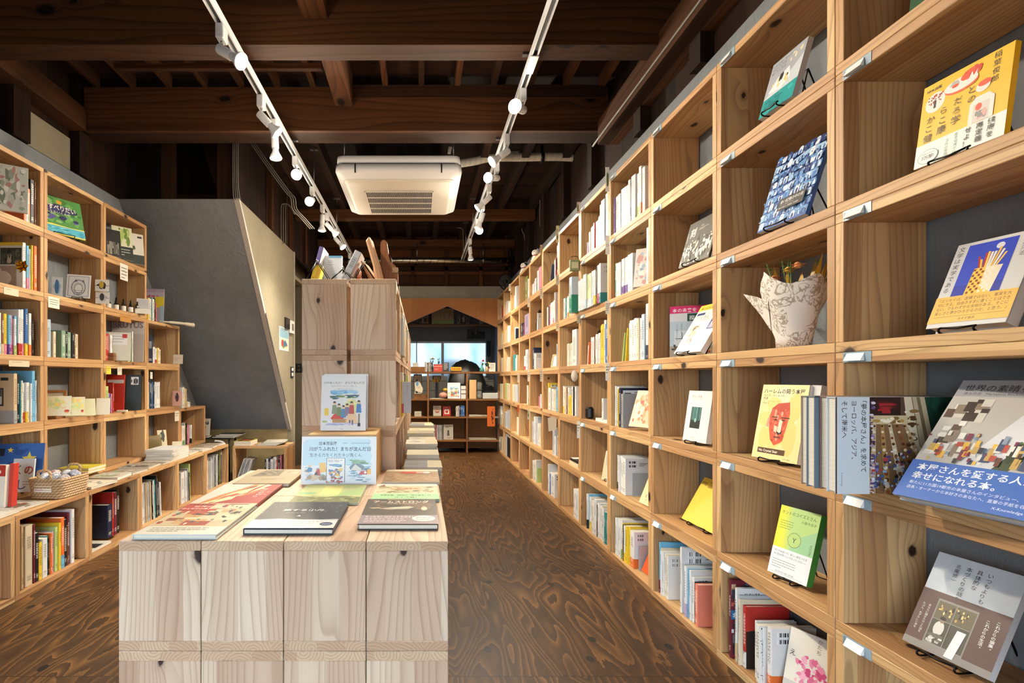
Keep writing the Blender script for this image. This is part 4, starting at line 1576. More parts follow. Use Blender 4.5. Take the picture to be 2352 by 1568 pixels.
bm = RIGHTWARD(.962, 1.035, tier(2) + .004) @ Matrix.Rotation(D(9), 4, 'Z')
for k in range(2):
    M = bm @ Matrix.Translation((0, k * .0265, .002)) @ Matrix.Rotation(-D(37), 4, 'X')
    cover_book(M, .235, .29, .02, '#9b9ca0', 'photo book of bookshop interiors with a broad blue band, leaning before the opera house cover' if k == 0 else
               'second copy of the blue banded photo book, hidden beneath the first', art_sekai if k == 0 else None, hard=True, kind='photo_book', seed=8)


def art_kudaranai(A):
    A.r_(0, 0, 1, .33, '#1f9a9c')
    A.r_(0, .33, 1, .67, '#a9adb8')
    A.p([(0, .33), (.3, .45), (.55, .5), (1, .75), (1, .33)], '#c9d2da')
    A.p([(.10, .42), (.30, .62), (.62, .70), (.72, .48), (.5, .36)], '#e4e8ec')
    A.p([(.25, .48), (.42, .64), (.56, .56), (.44, .44)], '#f4f4f2')
    A.scatter(.15, .38, .6, .3, 10, ['#2a2a30', '#e0cf8a'], .02, .04)
    A.scatter(.55, .75, .4, .2, 5, ['#e6dcae'], .02, .05)
    for i, s_ in enumerate(('くだらないものが', 'わたしたちを', '救ってくれる')):
        A.t(s_, .06, .90 - i * .07, .055, '#3a3a40', fit=.6)
    A.scatter(.05, .05, .9, .25, 7, ['#3fb4b4', '#178488'], .05, .12, (.3, .6))
    A.t('ああ、今日も', .10, .22, .07, '#0f5a5e', .01)
    A.t('推しが尊い', .10, .11, .07, '#0f5a5e', .01)


shown(1.028, 1.548, tier(5), .135, .175, .016, D(16), D(2), '#aab0bc', 'grey and turquoise paperback face out on the top tier, second crate', art_kudaranai, kind='paperback', lift=.01,
      stand_label='black wire stand behind the grey and turquoise paperback')


def art_town(A):
    A.r_(0, 0, 1, 1, '#2e5aa6')
    tones = ['#cfe0f2', '#e8f0f8', '#1c3c7e', '#5f95cf', '#9cc2e4', '#16306a', '#3a74bc']
    for j in range(9):
        z = .02 + j * .11
        A.p([(0, z), (.25, z + .05), (.5, z + .01), (.78, z + .06), (1, z + .02), (1, z + .10), (.7, z + .13), (.4, z + .08), (0, z + .11)], tones[j % 3 + 3])
        for i in range(9):
            x = .02 + i * .11 + (j % 2) * .05
            c1, c2 = A.r.choice(tones), A.r.choice(tones)
            hh = A.r.uniform(.05, .095)
            A.r_(x, z + .01, .085, hh, c1)
            if A.r.random() < .6:
                A.e(x + .042, z + .01 + hh, .042, .028, c1, 12)
            A.r_(x + .02, z + .012, .045, hh * .55, c2)
            A.e(x + .042, z + .012 + hh * .55, .022, .016, c2, 10)
            for q in range(3):
                A.r_(x + .008 + q * .026, z + .012 + hh * .78, .014, .012, A.r.choice(tones))
    A.scatter(0, 0, 1, 1, 170, tones, .006, .014, (.4, 1.6), 'r')
    A.r_(.40, .17, .52, .16, '#241f1e')
    A.t('遠い記憶の中の街', .43, .265, .052, '#e4e4e4', fit=.46)
    A.t('a city in a distant memory', .43, .235, .022, '#b4b4b4', fit=.46)
    A.t('橋本美智子  銅版画  作品集', .43, .195, .026, '#d0d0d0', fit=.46)


shown(1.030, 1.556, tier(4), .186, .232, .012, D(18), D(2), '#2e5aa6', 'blue paperback patterned with an arcaded city, face out on the fifth tier', art_town, kind='paperback', lift=.012,
      stand_label='black wire stand behind the blue city paperback')


def art_harlem(A):
    A.r_(0, 0, 1, 1, '#f4e6a4')
    A.scatter(.0, .0, 1, 1, 14, ['#f8eec0', '#eedb86'], .10, .2)
    A.t('ハーレムの闘う本屋', .05, .885, .072, '#2e2a20', .012, fit=.88)
    A.t('ルイス・ミショーの', .06, .84, .036, '#2e2a20', .008)
    A.t('生涯', .06, .80, .036, '#2e2a20', .008)
    A.t('ヴォーンダ・ミショー・ネルソン', .06, .765, .02, '#4a4434')
    A.t('原田 勝  訳', .06, .74, .02, '#4a4434')
    A.p([(.26, .56), (.30, .68), (.42, .75), (.66, .77), (.70, .62), (.66, .40), (.60, .24), (.46, .19), (.36, .26), (.30, .40)], '#dd5a3c')
    A.p([(.22, .44), (.24, .55), (.28, .56), (.28, .42)], '#e8a088')
    A.p([(.30, .68), (.42, .75), (.66, .77), (.68, .66), (.5, .63)], '#c8442a')
    A.scatter(.30, .22, .36, .50, 34, ['#e87a5c', '#cf4a2e', '#eea48a', '#b83c24'], .012, .04, (.5, 2.2), 'p')
    A.p([(.48, .36), (.56, .34), (.57, .52), (.50, .54)], '#f4e2cc')
    A.p([(.40, .46), (.48, .44), (.47, .36), (.41, .38)], '#f0d8bc')
    A.r_(.32, .560, .13, .012, '#2a1c18')
    A.r_(.53, .555, .18, .012, '#2a1c18')
    A.e(.41, .53, .035, .010, '#2a1c18')
    A.e(.58, .53, .035, .010, '#2a1c18')
    A.p([(.46, .385), (.54, .36), (.60, .40), (.58, .35), (.50, .335)], '#3a1c18')
    A.p([(.42, .31), (.58, .315), (.57, .295), (.44, .29)], '#7a2a20')
    A.r_(.12, .075, .60, .07, '#5e3c24')
    A.t('No Crystal Stair', .15, .095, .045, '#f4ecd8', .02, fit=.54)
    A.t('あすなろ書房', .70, .025, .018, '#4a4434')


shown(1.036, 1.592, tier(2), .16, .228, .022, D(11), D(9), '#f1efe8', 'pale yellow book with a red painted face, standing face out', art_harlem, hard=True, lift=.012,
      stand_label='black wire stand under the book with the red painted face')
o = cover_book(RIGHTWARD(1.072, 1.440, tier(2) + .012) @ Matrix.Rotation(D(9), 4, 'Z') @ Matrix.Rotation(-D(11), 4, 'X'), .03, .222, .03, '#dfe2e4', 'plain white book standing behind the red face book', kind='paperback')


def art_y(A):
    A.r_(0, 0, 1, 1, '#b8d88a')
    for i in range(12):
        A.p([(0, .38), (.42 - i * .03, .38), (.34 - i * .03, 1), (0, 1)], ['#bcd98a', '#c2da82', '#c8dc7a', '#cfde70', '#d6e068', '#dde260', '#e2e35a', '#e6e456', '#e9e552', '#ece64e', '#eee64a', '#f0e648'][i])
    A.p([(.4, .38), (1, .38), (1, .75), (.6, .6)], '#a2d0a0')
    A.t('ホントのコイズミさん', .06, .885, .062, '#3c5a34', fit=.86)
    A.t('小泉今日子', .58, .81, .045, '#3c5a34')
    A.lines(.07, .78, .34, 4, .035, '#6a8a4a', .007)
    A.e(.50, .545, .165, .105, '#33402c', 40)
    A.e(.50, .545, .158, .100, '#b9d684', 40)
    A.t('Y', .50, .51, .10, '#33402c', center=True)
    A.t('YOUTH', .89, .56, .045, '#3c5a34', rot=-PI / 2)
    A.r_(0, 0, 1, .39, '#e6ebee')
    A.t('本との出会いが、新しい扉をひらき', .07, .325, .036, '#4a5a4a', fit=.82)
    A.t('まだ見ぬ世界へといざなってくれた——', .07, .275, .036, '#4a5a4a', fit=.82)
    A.lines(.07, .21, .6, 4, .035, '#8a948c', .008)
    A.r_(.06, .03, .84, .003, '#8a948c')
    A.t('あの声がまた届く本の話', .2, .045, .026, '#6a746c')


shown(1.056, 1.548, tier(1), .125, .205, .022, D(15), D(12), '#a9d08e', 'green and yellow paperback with a circled letter, face out on the second tier', art_y, kind='paperback', lift=.014,
      stand_label='black wire stand under the green and yellow paperback', spinecol='#3f8f3c')


def art_miraia(A):
    A.r_(0, .86, 1, .14, '#d4206e')
    A.t('本の未来を', .06, .885, .085, '#f4e4ec', .012, fit=.85)
    A.r_(.38, .70, .62, .15, '#12443c')
    A.t('探す旅', .42, .725, .10, '#e8f0ec', .012)
    A.r_(0, 0, 1, .70, '#bccfdc')
    A.r_(0, 0, 1, .22, '#a8a49a')
    A.r_(.1, .22, .35, .30, '#d6e4ee')
    A.r_(.12, .36, .30, .012, '#2a3a4a')
    A.r_(.26, .2, .014, .28, '#2a3a4a')
    A.scatter(.02, .02, .96, .26, 40, ['#6a5a48', '#dcdcd8', '#b85a2a', '#3a3a3e', '#8a8e92', '#c9b08a'], .02, .06, (.3, 1.0), 'r')
    A.vt('ソウル書店をめぐる', .14, .66, .035, '#5a7a90')
    A.vt('本屋のいま', .24, .66, .035, '#5a7a90')


cover_book(RIGHTWARD(1.080, 2.205, tier(3) + .001) @ Matrix.Rotation(D(62), 4, 'Z') @ Matrix.Rotation(-D(3), 4, 'X'), .178, .222, .014, '#d7dde2', 'magazine-sized paperback with a magenta title strip, standing askew', art_miraia, kind='paperback', spine='L')


def art_seoul(A):
    A.r_(0, .88, 1, .12, '#f0d84a')
    A.t('本の未来を探す', .08, .90, .07, '#3a3a2a', .008, fit=.9)
    A.r_(.06, .78, .28, .05, '#2a3a7a')
    A.t('ソウル', .25, .69, .09, '#2c2c2e')
    A.r_(.25, .67, .4, .004, '#2c2c2e')
    A.r_(.72, .45, .28, .24, '#27357a')
    A.t('旅', .76, .49, .15, '#e8eaf2')
    A.r_(.12, .14, .34, .42, '#d8cdb8')
    A.scatter(.12, .14, .34, .42, 34, ['#c9b08a', '#e8e0d0', '#8a6a48', '#b89a6a', '#6a5a48'], .015, .04, (.4, 1.2), 'r')
    for i, s_ in enumerate(('BOOK', 'OF', 'REVOLUTION', 'IN SEOUL')):
        A.t(s_, .52, .36 - i * .075, .048, '#9a9a96', fit=.44)


shown(1.026, 2.062, tier(3), .185, .225, .02, D(31), D(2), '#eceae2', 'white paperback with a yellow strip and small interior photo, face out', art_seoul, kind='paperback', lift=.012,
      stand_label='black wire stand under the paperback with the yellow strip')


def art_akarui(A):
    A.t('明るい部屋', .18, .87, .055, '#9a9a98')
    A.t('写真についての覚書', .22, .82, .03, '#b0b0ae')
    A.r_(.22, .26, .42, .42, '#1c2a2a')
    for i, c in enumerate(('#3f7472', '#5a9490', '#4a8480', '#6aa49e', '#3a6a68', '#56908c')):
        A.r_(.24 + i * .066, .42, .045, .26, c)
    A.e(.43, .42, .05, .04, '#8abab0')
    A.t('みすず書房', .30, .07, .025, '#8a8a88')


shown(1.040, 2.02, tier(2), .132, .198, .024, D(9), D(9), '#eae9e4', 'white hardcover with a small dark green photo, standing face out', art_akarui, hard=True, lift=.012,
      stand_label='black wire stand under the white hardcover with the photo')


def art_koku(A):
    A.r_(0, 0, 1, 1, '#3a352c')
    A.t('刻', .12, .66, .22, '#ece8dc', .01)
    A.t('- TOKI -', .42, .82, .04, '#d8d2c4')
    A.lines(.40, .78, .3, 2, .03, '#b8b2a4', .01)
    A.vt('木版画作品', .03, .78, .04, '#d8d2c4')
    A.scatter(0, .0, 1, .60, 150, ['#e8e2d0', '#3a352c', '#d4cdb8', '#f0ebdc', '#2a261f'], .015, .05, (.6, 2.6), 'p')


shown(1.032, 2.035, tier(4), .20, .182, .008, D(16), D(2), '#3a352c', 'black and white woodcut picture book, face out on the fifth tier', art_koku, kind='paperback', lift=.008,
      stand_label='black wire stand behind the woodcut picture book')


def art_yellowcard(A):
    A.scatter(.0, .80, 1, .17, 16, ['#a8862a', '#c9a83a'], .03, .07, (.3, .7), 'r')


shown(1.10, 2.145, tier(1), .26, .20, .006, D(30), D(2), '#f0cc48', 'thin yellow booklet tilted back on a stand, second tier', art_yellowcard, kind='booklet', lift=.010,
      stand_label='black wire stand under the thin yellow booklet')


def art_signature(A):
    A.vt('本 を 読 む', .30, .92, .10, '#2a2826')
    A.r_(.35, .12, .12, .01, '#8a7a60')


shown(1.050, 2.447, tier(1), .13, .19, .008, D(22), D(2), '#e6cfa4', 'cream booklet leaning at the end of the second tier, fourth crate', art_signature, kind='booklet', lift=.006)
shown(1.079, 2.488, tier(0), .15, .17, .01, D(24), D(2), '#e0602a', 'orange booklet leaning at the end of the bottom tier, fourth crate', None, kind='booklet', lift=.006)

# bunch of flowers in patterned paper
bq = at(1803, 806, 1.50)
fl = empty('wrapped_bouquet', 'bouquet wrapped in white paper with brown scrolls, standing in a crate', 'bouquet', Matrix.Translation((1.10, 1.50, tier(3) + .001)))


def scroll_mat():
    g = G('scroll_patterned_paper')
    x, y, z = g.sep(g.coord('Object'))
    v = g.xyz(x, y, z)
    n = g.noise(v, 26.0, 3.0, 0.5, 2.6)
    band = g.m('LESS_THAN', g.m('ABSOLUTE', g.m('SUBTRACT', n, 0.47)), 0.045)
    n2 = g.noise(v, 12.0, 1.0)
    mk = g.m('MULTIPLY', band, g.m('GREATER_THAN', n2, 0.42))
    return g.done(g.mix(g.m('MULTIPLY', mk, 0.8), '#d9d5cf', '#8d7c66'), 0.6)


SCROLL = scroll_mat()
mb = MB()
nseg = 28
levels = [(0.0, .050, 0), (.03, .053, .02), (.06, .062, .03), (.09, .070, .04), (.13, .086, .06), (.160, .098, .08)]
rings = []
rr_ = random.Random(3)
for z, r, ruf in levels:
    ring = []
    for k in range(nseg):
        a = 2 * PI * k / nseg
        q = r * (1 + ruf * math.sin(5 * a + z * 30) + rr_.uniform(-.02, .02))
        dz = 0
        if z > .14:
            dz = .010 * math.sin(a * 3) + .065 * max(0.0, math.cos(a - 2.75)) ** 3 + .03 * max(0.0, math.cos(a + 1.9)) ** 2
        ring.append((q * .70 * math.cos(a), q * 1.08 * math.sin(a), z + dz))
    rings.append(ring)
for i in range(len(rings) - 1):
    for k in range(nseg):
        k2 = (k + 1) % nseg
        mb.poly([rings[i][k], rings[i][k2], rings[i + 1][k2], rings[i + 1][k]], 0, None, True)
mb.poly(rings[0][::-1], 0)
mb.build('patterned_wrap', SCROLL, fl)
mb = MB()
pts = [(.0, .055, .085), (-.035, .15, .185), (-.02, .10, .165), (.01, .055, .13)]
mb.poly([(-.035, .045, .055), (-.038, .09, .11), (-.050, .155, .185), (-.052, .085, .165), (-.062, .02, .14)], 0)
mb.poly([(-.035, .045, .055), (-.030, .09, .105), (-.050, .155, .185), (-.038, .09, .11)], 0)
mb.build('wrap_fold', SCROLL, fl)
mb = MB()
for k in range(9):
    a0_ = -1.9 + k * .42
    p = (.050 * math.cos(a0_), .085 * math.sin(a0_), .165)
    q = (.072 * math.cos(a0_ + .25), .118 * math.sin(a0_ + .25), .255 + .018 * math.sin(k * 2.1))
    s_ = (.050 * math.cos(a0_ + .5), .085 * math.sin(a0_ + .5), .165)
    mb.poly([p, s_, q], 0)
mb.build('gold_inner_wrap', mat('#b48a1c', 0.35, name='gold_tissue'), fl)


def blob(mb, c, r, mat_=0, n=8, m=6, sq=1.0, jit=0.0, seed=0):
    rr = random.Random(seed)
    prof = []
    for j in range(m + 1):
        th = -PI / 2 + PI * j / m
        prof.append((max(1e-5, r * math.cos(th)), r * math.sin(th) * sq))
    mb.lathe(prof, n, mat_, Matrix.Translation(c))


rr_ = random.Random(11)
for k, (x, y, z, r, cname, c) in enumerate(((-.02, .055, .215, .020, 'orange_bloom', '#e89a5c'), (.0, .02, .235, .019, 'yellow_bloom', '#e0b040'), (-.01, -.03, .238, .018, 'orange_bloom', '#e8a468'))):
    mb = MB()
    for j in range(9):
        a = 2 * PI * j / 9
        q = Matrix.Translation((x, y, z)) @ Matrix.Rotation(a, 4, 'Z') @ Matrix.Rotation(.5 + .5 * (j % 2), 4, 'Y')
        mb.poly([q @ Vector(p) for p in ((0, 0, -.006), (r * .5, -r * .45, r * .4), (r * 1.0, 0, r * .75), (r * .5, r * .45, r * .4))], 0, None, True)
    blob(mb, (x, y, z), r * .55, 0, 8, 5)
    mb.build(cname, mat(c, 0.6, name='petals'), fl)
for k in range(5):
    mb = MB()
    x, y = rr_.uniform(-.03, .03), rr_.uniform(-.07, .08)
    tip = (x * 1.5, y * 1.2, rr_.uniform(.235, .272))
    mb.tube([(x * .5, y * .5, .12), (x, y, .20), tip], .0014, 5)
    for j in range(7):
        f = .45 + j * .09
        c = Vector((x, y, .20)).lerp(Vector(tip), f)
        a = j * 2.4
        d_ = Vector((math.cos(a), math.sin(a), .4)) * .014
        s_ = Vector((-math.sin(a), math.cos(a), 0)) * .005
        mb.poly([c, c + d_ * .5 + s_, c + d_, c + d_ * .5 - s_], 0)
    mb.build('leaf_sprig', mat('#5a7a3c', 0.6, name='leaves'), fl)

# green picture at the very top by the shopfront
shown(1.10, 1.15, tier(5), .14, .19, .01, D(6), D(4), '#2c5a34', 'dark green book high on the top tier nearest the shopfront', None, kind='paperback', lift=.006)

# ------------------------------------------------------------------ rows in the tall wall bookcase
def art_honya(A):
    A.scatter(0, .66, 1, .34, 90, ['#6a3a34', '#c9a884', '#2a3a4a', '#8a6a5a', '#dcd4c8', '#3a2a2a', '#b85a4a', '#4a6a7a'], .015, .05, (.4, 1.6), 'r')
    A.r_(0, .50, 1, .12, '#1c6a9a')
    A.t('本屋さんのすべてがわかる本', .03, .525, .075, '#eef6fa', .02, fit=.94)
    A.scatter(0, 0, 1, .45, 50, ['#2a2a2e', '#6a6a70', '#c9c9cc', '#8a3a34'], .02, .07, (.4, 1.6), 'r')


def side_art(o, t, h, d, fn, seed=1, side=1):
    """print on the cover of a standing book that faces the shopfront"""
    t, h, d = DIMS[o.name]
    A = Art(d, h, 0.0, seed)
    fn(A)
    # local x across = book depth (y), face at x=t
    M = frame((t + .0002, .0, 0), (0, 1, 0), (-1, 0, 0)) if side > 0 else frame((-.0002, d, 0), (0, -1, 0), (1, 0, 0))
    return A.build(o, 'cover_print', M=M)


def recent(k=-1):
    return BOOKS[k]


rcell(0, 0, 1666, 1860, sp=S('maroon/.012/.262'), inset=.004, bc=0)
side_art(recent(), .012, .262, .178, art_honya, 2)
rcell(0, 0, 1677, 1860, sp=S('white+beige/.011/.245 silver_grey/.009/.225 cream/.007/.215 red+white/.018/.20'), bc=1, seed=4)


def art_redblack(A):
    A.r_(0, .55, 1, .07, '#b84a30')
    A.p([(0, 0), (.3, 0), (.34, .5), (.2, .62), (0, .6)], '#1c1614')


side_art(recent(), .022, .20, .14, art_redblack)
def pattern_noise(A):
    A.r_(0, 0, 1, 1, '#ebebe9')
    A.scatter(0, 0, 1, 1, 160, ['#1c1c1e', '#3a3a3c'], .008, .022, (.3, 1.4), 'r')


rcell(0, 0, 1717, 1860, sp=S('white/.011/.178 white/.009/.175 white/.018/.178 white/.008/.176'), bc=.3, seed=6)
side_art(recent(-2), .016, .178, .125, pattern_noise)
rcell(0, 0, 1748, 1900, sp=S('white+orange/.020/.192'), bc=1, seed=9)


def art_pinkpaint(A):
    A.r_(0, 0, 1, .26, '#c9c7c2')
    A.scatter(.15, .24, .62, .46, 46, ['#d86a90', '#e48aa8', '#c84a78', '#eeb0c4'], .03, .08, (.5, 1.3), 'p')
    A.vt('ほんの', .86, .80, .10, '#3a3230', 1.3, .006)
    A.vt('え', .05, .72, .10, '#3a3230', 1.2)
    A.vt('かたち', .52, .98, .07, '#7a5a50', 1.1)
    A.scatter(.05, .02, .8, .2, 10, ['#a8a6a0', '#8a8884'], .04, .12, (.15, .3), 'p')


cover_book(RIGHTWARD(1.055, 1.49, tier(0) + .012) @ Matrix.Rotation(D(26), 4, 'Z') @ Matrix.Rotation(-D(16), 4, 'X'), .14, .195, .014, '#e6e0d2', 'cream book with a pink painted patch, leaning before the bottom tier books', art_pinkpaint, kind='paperback')

rcell(1, 0, 1504, 1640, sp=S('sky_blue+maroon/.012/.222 cream/.006/.20 white/.012/.19 white/.010/.19 white/.013/.185 cream/.010/.185 white/.010/.185'), seed=12, bc=.2)


def art_beast(A):
    A.scatter(.55, .40, .3, .3, 9, ['#2a2a2c', '#3a3a3e', '#c9ccd0'], .03, .08, (.6, 1.4), 'p')
    A.e(.70, .62, .05, .04, '#2a2a2c')


rcell(1, 0, 1553, 1640, sp=S('white/.012/.262'), seed=3, bc=1)
side_art(recent(), .012, .262, .178, art_beast)
rcell(1, 0, 1563, 1640, sp=S('white+lilac/.014/.2 sky_blue/.009/.195 cream/.010/.19 white/.010/.195 white/.016/.175 black/.010/.16 salmon/.020/.158'), seed=14, bc=.6)


def art_two(A):
    A.e(.8, .85, .09, .07, '#2a1614')
    A.t('2', .8, .81, .10, '#e8b4a4', .02, center=True)
    A.e(.8, .45, .06, .06, '#3a1c18')


side_art(recent(), .020, .158, .113, art_two)


def bookend(X, Y, z, label):
    mb = MB().box((0, 0, 0), (.0015, .10, .115)).box((.0, 0, 0), (.014, .10, .0015))
    tag(mb.build('bookend', mat('#aeb6b8', .5, .2, name='grey_steel_sheet'), None, RIGHTWARD(X, Y, z)), label, 'bookend')


bookend(RX + .05, 1.8165, tier(0) + .0012, 'grey metal bookend beside the pink paperback on the bottom tier')
bookend(RX + .04, 2.502, tier(0) + .0012, 'grey metal bookend beside the orange paperback on the bottom tier')
bookend(RX + .05, 2.598, tier(1) + .0012, 'grey metal bookend beside white paperbacks on the second tier')

# fourth crate
rcell(2, 5, 1402, 1490, sp=S('purple/.007/.2 white/.016/.2 white/.02/.2 pale_blue/.017/.215 pale_blue/.016/.21 white/.012/.205 white/.012/.205 silver_grey/.013/.22 black/.004/.2 silver_grey/.024/.225 white+light_green/.012/.22 white/.012/.235 white+orange/.012/.235 white/.014/.22'), seed=21)
rcell(2, 4, 1402, 1490, sp=S('light_green+orange/.012/.19 teal/.008/.17 white/.014/.18 white/.014/.18 white+purple/.018/.19 white+purple/.018/.19 white/.03/.195'), seed=22)


def art_floral(A):
    A.scatter(0, 0, 1, 1, 60, ['#d8b8b0', '#a8bcc8', '#e8dcd4', '#c89a94', '#8aa4b4', '#eee6e0'], .04, .12, (.5, 1.6), 'p')


cover_book(RIGHTWARD(1.04, 2.488, tier(4) + .012) @ Matrix.Rotation(D(50), 4, 'Z') @ Matrix.Rotation(-D(14), 4, 'X'), .13, .20, .01, '#d8d2cc', 'paperback with pale pink and blue flowers, leaning on the fifth tier', art_floral, kind='paperback')
rcell(2, 4, 1473, 1490, sp=S('silver_grey/.028/.27 pale_blue/.016/.25'), seed=23, bc=0)
rcell(2, 3, 1435, 1490, sp=S('white/.012/.19 white/.014/.2 white/.014/.2 white/.016/.205 cream/.01/.20 white/.012/.2 pale_blue/.016/.215 white+navy/.016/.26'), seed=24)
row(1, Yr(1418), tier(3) + .001, [dict(col='light green', t=.009, h=.15, d=.12, lean=D(13)), dict(col='yellow', t=.008, h=.17, d=.12, lean=D(9))], 'leaning left of white spines, fourth crate, fourth tier, tall bookcase', 'leaning paperbacks, fourth crate')
rcell(2, 2, 1405, 1424, sp=S('white/.012/.215 white/.010/.21 white/.012/.21 yellow/.008/.2 navy/.022/.205 grey/.02/.175'), seed=25, bc=.3)
side_art(recent(-2), .022, .205, .143, lambda A: (A.r_(.08, .66, .8, .28, '#cdd6e2'), A.lines(.5, .88, .35, 3, .06, '#6a7488', .02), A.r_(.14, .78, .24, .10, '#3a3e4c')))


def art_orangewash(A):
    A.scatter(0, .05, 1, .9, 60, ['#e8804a', '#f0b894', '#d85a34', '#f4d8c4', '#e89a6a'], .05, .14, (.5, 1.6), 'p')
    A.vt('空と海', .5, .9, .06, '#3a2a24')


cover_book(RIGHTWARD(1.04, 2.545, tier(2) + .012) @ Matrix.Rotation(D(26), 4, 'Z') @ Matrix.Rotation(-D(21), 4, 'X'), .125, .19, .016, '#f0c8ac', 'orange and pink washed paperback leaning in the fourth crate', art_orangewash, kind='paperback')
rcell(2, 2, 1480, 1490, sp=S('white/.012/.19'), seed=26, bc=0)
rcell(2, 1, 1409, 1430, sp=S('white+black/.01/.19 black/.006/.19 white/.01/.19 white/.014/.19 white/.018/.19 white/.022/.188'), seed=27, bc=1)
rcell(2, 0, 1407, 1447, sp=S('white/.012/.195 white/.012/.2 white/.012/.2 white+green/.008/.2 yellow/.006/.19 navy/.006/.185 white+yellow/.010/.185 yellow/.012/.19 yellow/.008/.19 white+orange/.024/.18'), seed=28, bc=1)

# fifth crate
rcell(3, 5, 1348, 1394, sp=S('cream/.012/.13 white/.012/.15 white/.012/.15 red/.012/.165 white/.014/.165 pink/.012/.165 cream/.014/.18 light_green/.012/.24 pale_blue/.028/.255 silver_grey/.028/.275'), seed=31)
row(1, Yr(1339.5), tier(5) + .001, [dict(col='lilac', t=.03, h=.085, d=.06)], 'small soft rabbit shape notebook left of white spines, fifth crate', 'small things, fifth crate')
rcell(3, 4, 1334, 1396, sp=S('white/.02/.19 white/.022/.195 cream/.012/.215 white+pale_blue/.024/.21 light_green+white/.02/.2 cream+white/.022/.2 white/.014/.2 pale_blue/.014/.2 white+yellow/.014/.2 black/.006/.215 white+magenta/.012/.22 white+teal/.012/.225'), seed=32, inset=-.022)
rcell(3, 3, 1350, 1396, sp=S('white/.012/.165 white/.016/.165 brown/.006/.17 white+teal/.016/.165 white/.016/.175 white/.014/.18 yellow/.014/.22 yellow/.02/.225 white/.014/.245 blue/.03/.22'), seed=33)
row(1, Yr(1340), tier(3) + .001, [dict(col='white', t=.010, h=.12, d=.11, lean=D(10)), dict(col='orange', t=.010, h=.14, d=.11, lean=D(7))], 'leaning before upright spines, fifth crate, fourth tier', 'leaning paperbacks, fifth crate')
rcell(3, 2, 1374.5, 1396, sp=S('white/.014/.14'), seed=34, bc=0)
rcell(3, 1, 1385, 1397, sp=S('white/.012/.19 white/.014/.19 white/.014/.185'), seed=35)
shown(1.06, 2.985, tier(1), .11, .17, .008, D(18), D(40), '#e0cda4', 'cream booklet propped at an angle, fifth crate, second tier', None, kind='booklet', lift=.008, stand_label='black wire stand under the cream booklet, fifth crate')
rcell(3, 0, 1341, 1398, sp=S('white+black/.012/.215 sky_blue/.008/.22 white+yellow/.016/.205 cream/.010/.2 brown/.008/.2 white/.016/.2 white/.02/.215 black/.008/.19 white/.016/.205 white/.016/.2 cream/.012/.2 white/.012/.195 teal/.014/.18 teal/.010/.17 white/.010/.18'), seed=36)

# sixth crate and beyond
shown(1.085, 2.955 + .07, tier(5), .16, .19, .008, D(14), D(4), '#5f8a4a', 'green picture postcard book at the near end of the sixth crate, top tier', lambda A: A.scatter(0, 0, 1, 1, 40, ['#3f6a34', '#8ab068', '#d8c48a', '#c86a4a', '#e8e0c0'], .04, .12, (.5, 1.5), 'p'), kind='booklet', lift=.006)
rcell(4, 4, 1289, 1328, sp=S('white/.014/.155 white/.010/.15 teal/.012/.155 white/.014/.15 white+orange/.014/.155 white+light_green/.014/.17 cream/.014/.17 yellow/.014/.175 white+lilac/.02/.18 white+yellow/.022/.17 white+yellow/.022/.165'), seed=41)
book(RIGHTWARD(RX - .045, 3.381, tier(4) + .0015), .056, .235, .16, 'pale blue', 'thick pale blue and green volume standing proud at the sixth and fifth crate seam', None, 'hardcover_book', True, ('#1f7f6a', .5))
rcell(4, 3, 1296, 1330, sp=S('white/.016/.16 cream/.02/.16 white/.014/.155 olive/.01/.15 cream/.016/.16 white/.05/.245'), seed=42)
side_art(recent(), .05, .245, .1715, lambda A: A.r_(.25, .25, .4, .6, '#1c1a1a'))
rcell(4, 2, 1289, 1331, sp=S('white+yellow/.014/.2 cream/.02/.195 brown/.012/.19 white/.016/.19 yellow/.018/.13 yellow/.014/.14 white/.012/.2 white/.016/.2 black/.006/.2 white/.016/.2'), seed=43)
rcell(4, 0, 1312, 1332, sp=S('white/.016/.19 white/.02/.195 white/.02/.195 white/.016/.19 olive/.012/.16'), seed=45)
rcell(5, 5, 1269, 1281, sp=S('white/.012/.15 maroon/.010/.16 black+red/.03/.25'), seed=51)
row(1, Yr(1257), tier(5) + .001, [dict(col='navy', t=.012, h=.15, d=.12, lean=D(16))], 'leaning on black spines, seventh crate, top tier', 'leaning paperbacks, seventh crate')
rcell(5, 4, 1250, 1281, sp=S('teal/.02/.155 white/.014/.155 black/.008/.16 pink/.03/.17 white/.02/.175 white/.02/.175 white+red/.014/.18 white/.014/.185 silver_grey/.014/.24'), seed=52)
rcell(5, 3, 1272, 1281, sp=S('grey/.02/.18 white/.02/.18'), seed=53)
rcell(5, 2, 1252, 1283, sp=S('yellow/.014/.22 white/.04/.18 brown/.02/.18 white/.03/.175 cream/.03/.165 sky_blue/.04/.19'), seed=54)
rcell(5, 1, 1265, 1284, sp=S('silver_grey/.04/.21 white/.02/.15 navy/.012/.16 white/.02/.16 navy/.012/.15 light_green/.03/.12'), seed=55)
rcell(5, 0, 1252, 1267, sp=S('white/.012/.235 white/.02/.17 blue/.014/.165 white/.06/.185'), seed=56)
rcell(6, 5, 1218, 1243, sp=S('white/.03/.11 silver_grey/.03/.125 white/.03/.14 black/.02/.16 white/.03/.19 pink/.05/.205'), seed=61)
row(1, Yr(1224), tier(4) + .001, [dict(col='black', t=.03, h=.11, d=.12, lean=D(14)), dict(col='white', t=.02, h=.16, d=.12, lean=D(8))], 'leaning in the eighth crate, fifth tier', 'leaning paperbacks, eighth crate')
rcell(6, 3, 1219, 1244, sp=S('navy/.03/.2 silver_grey/.014/.15 white/.02/.14'), seed=63)
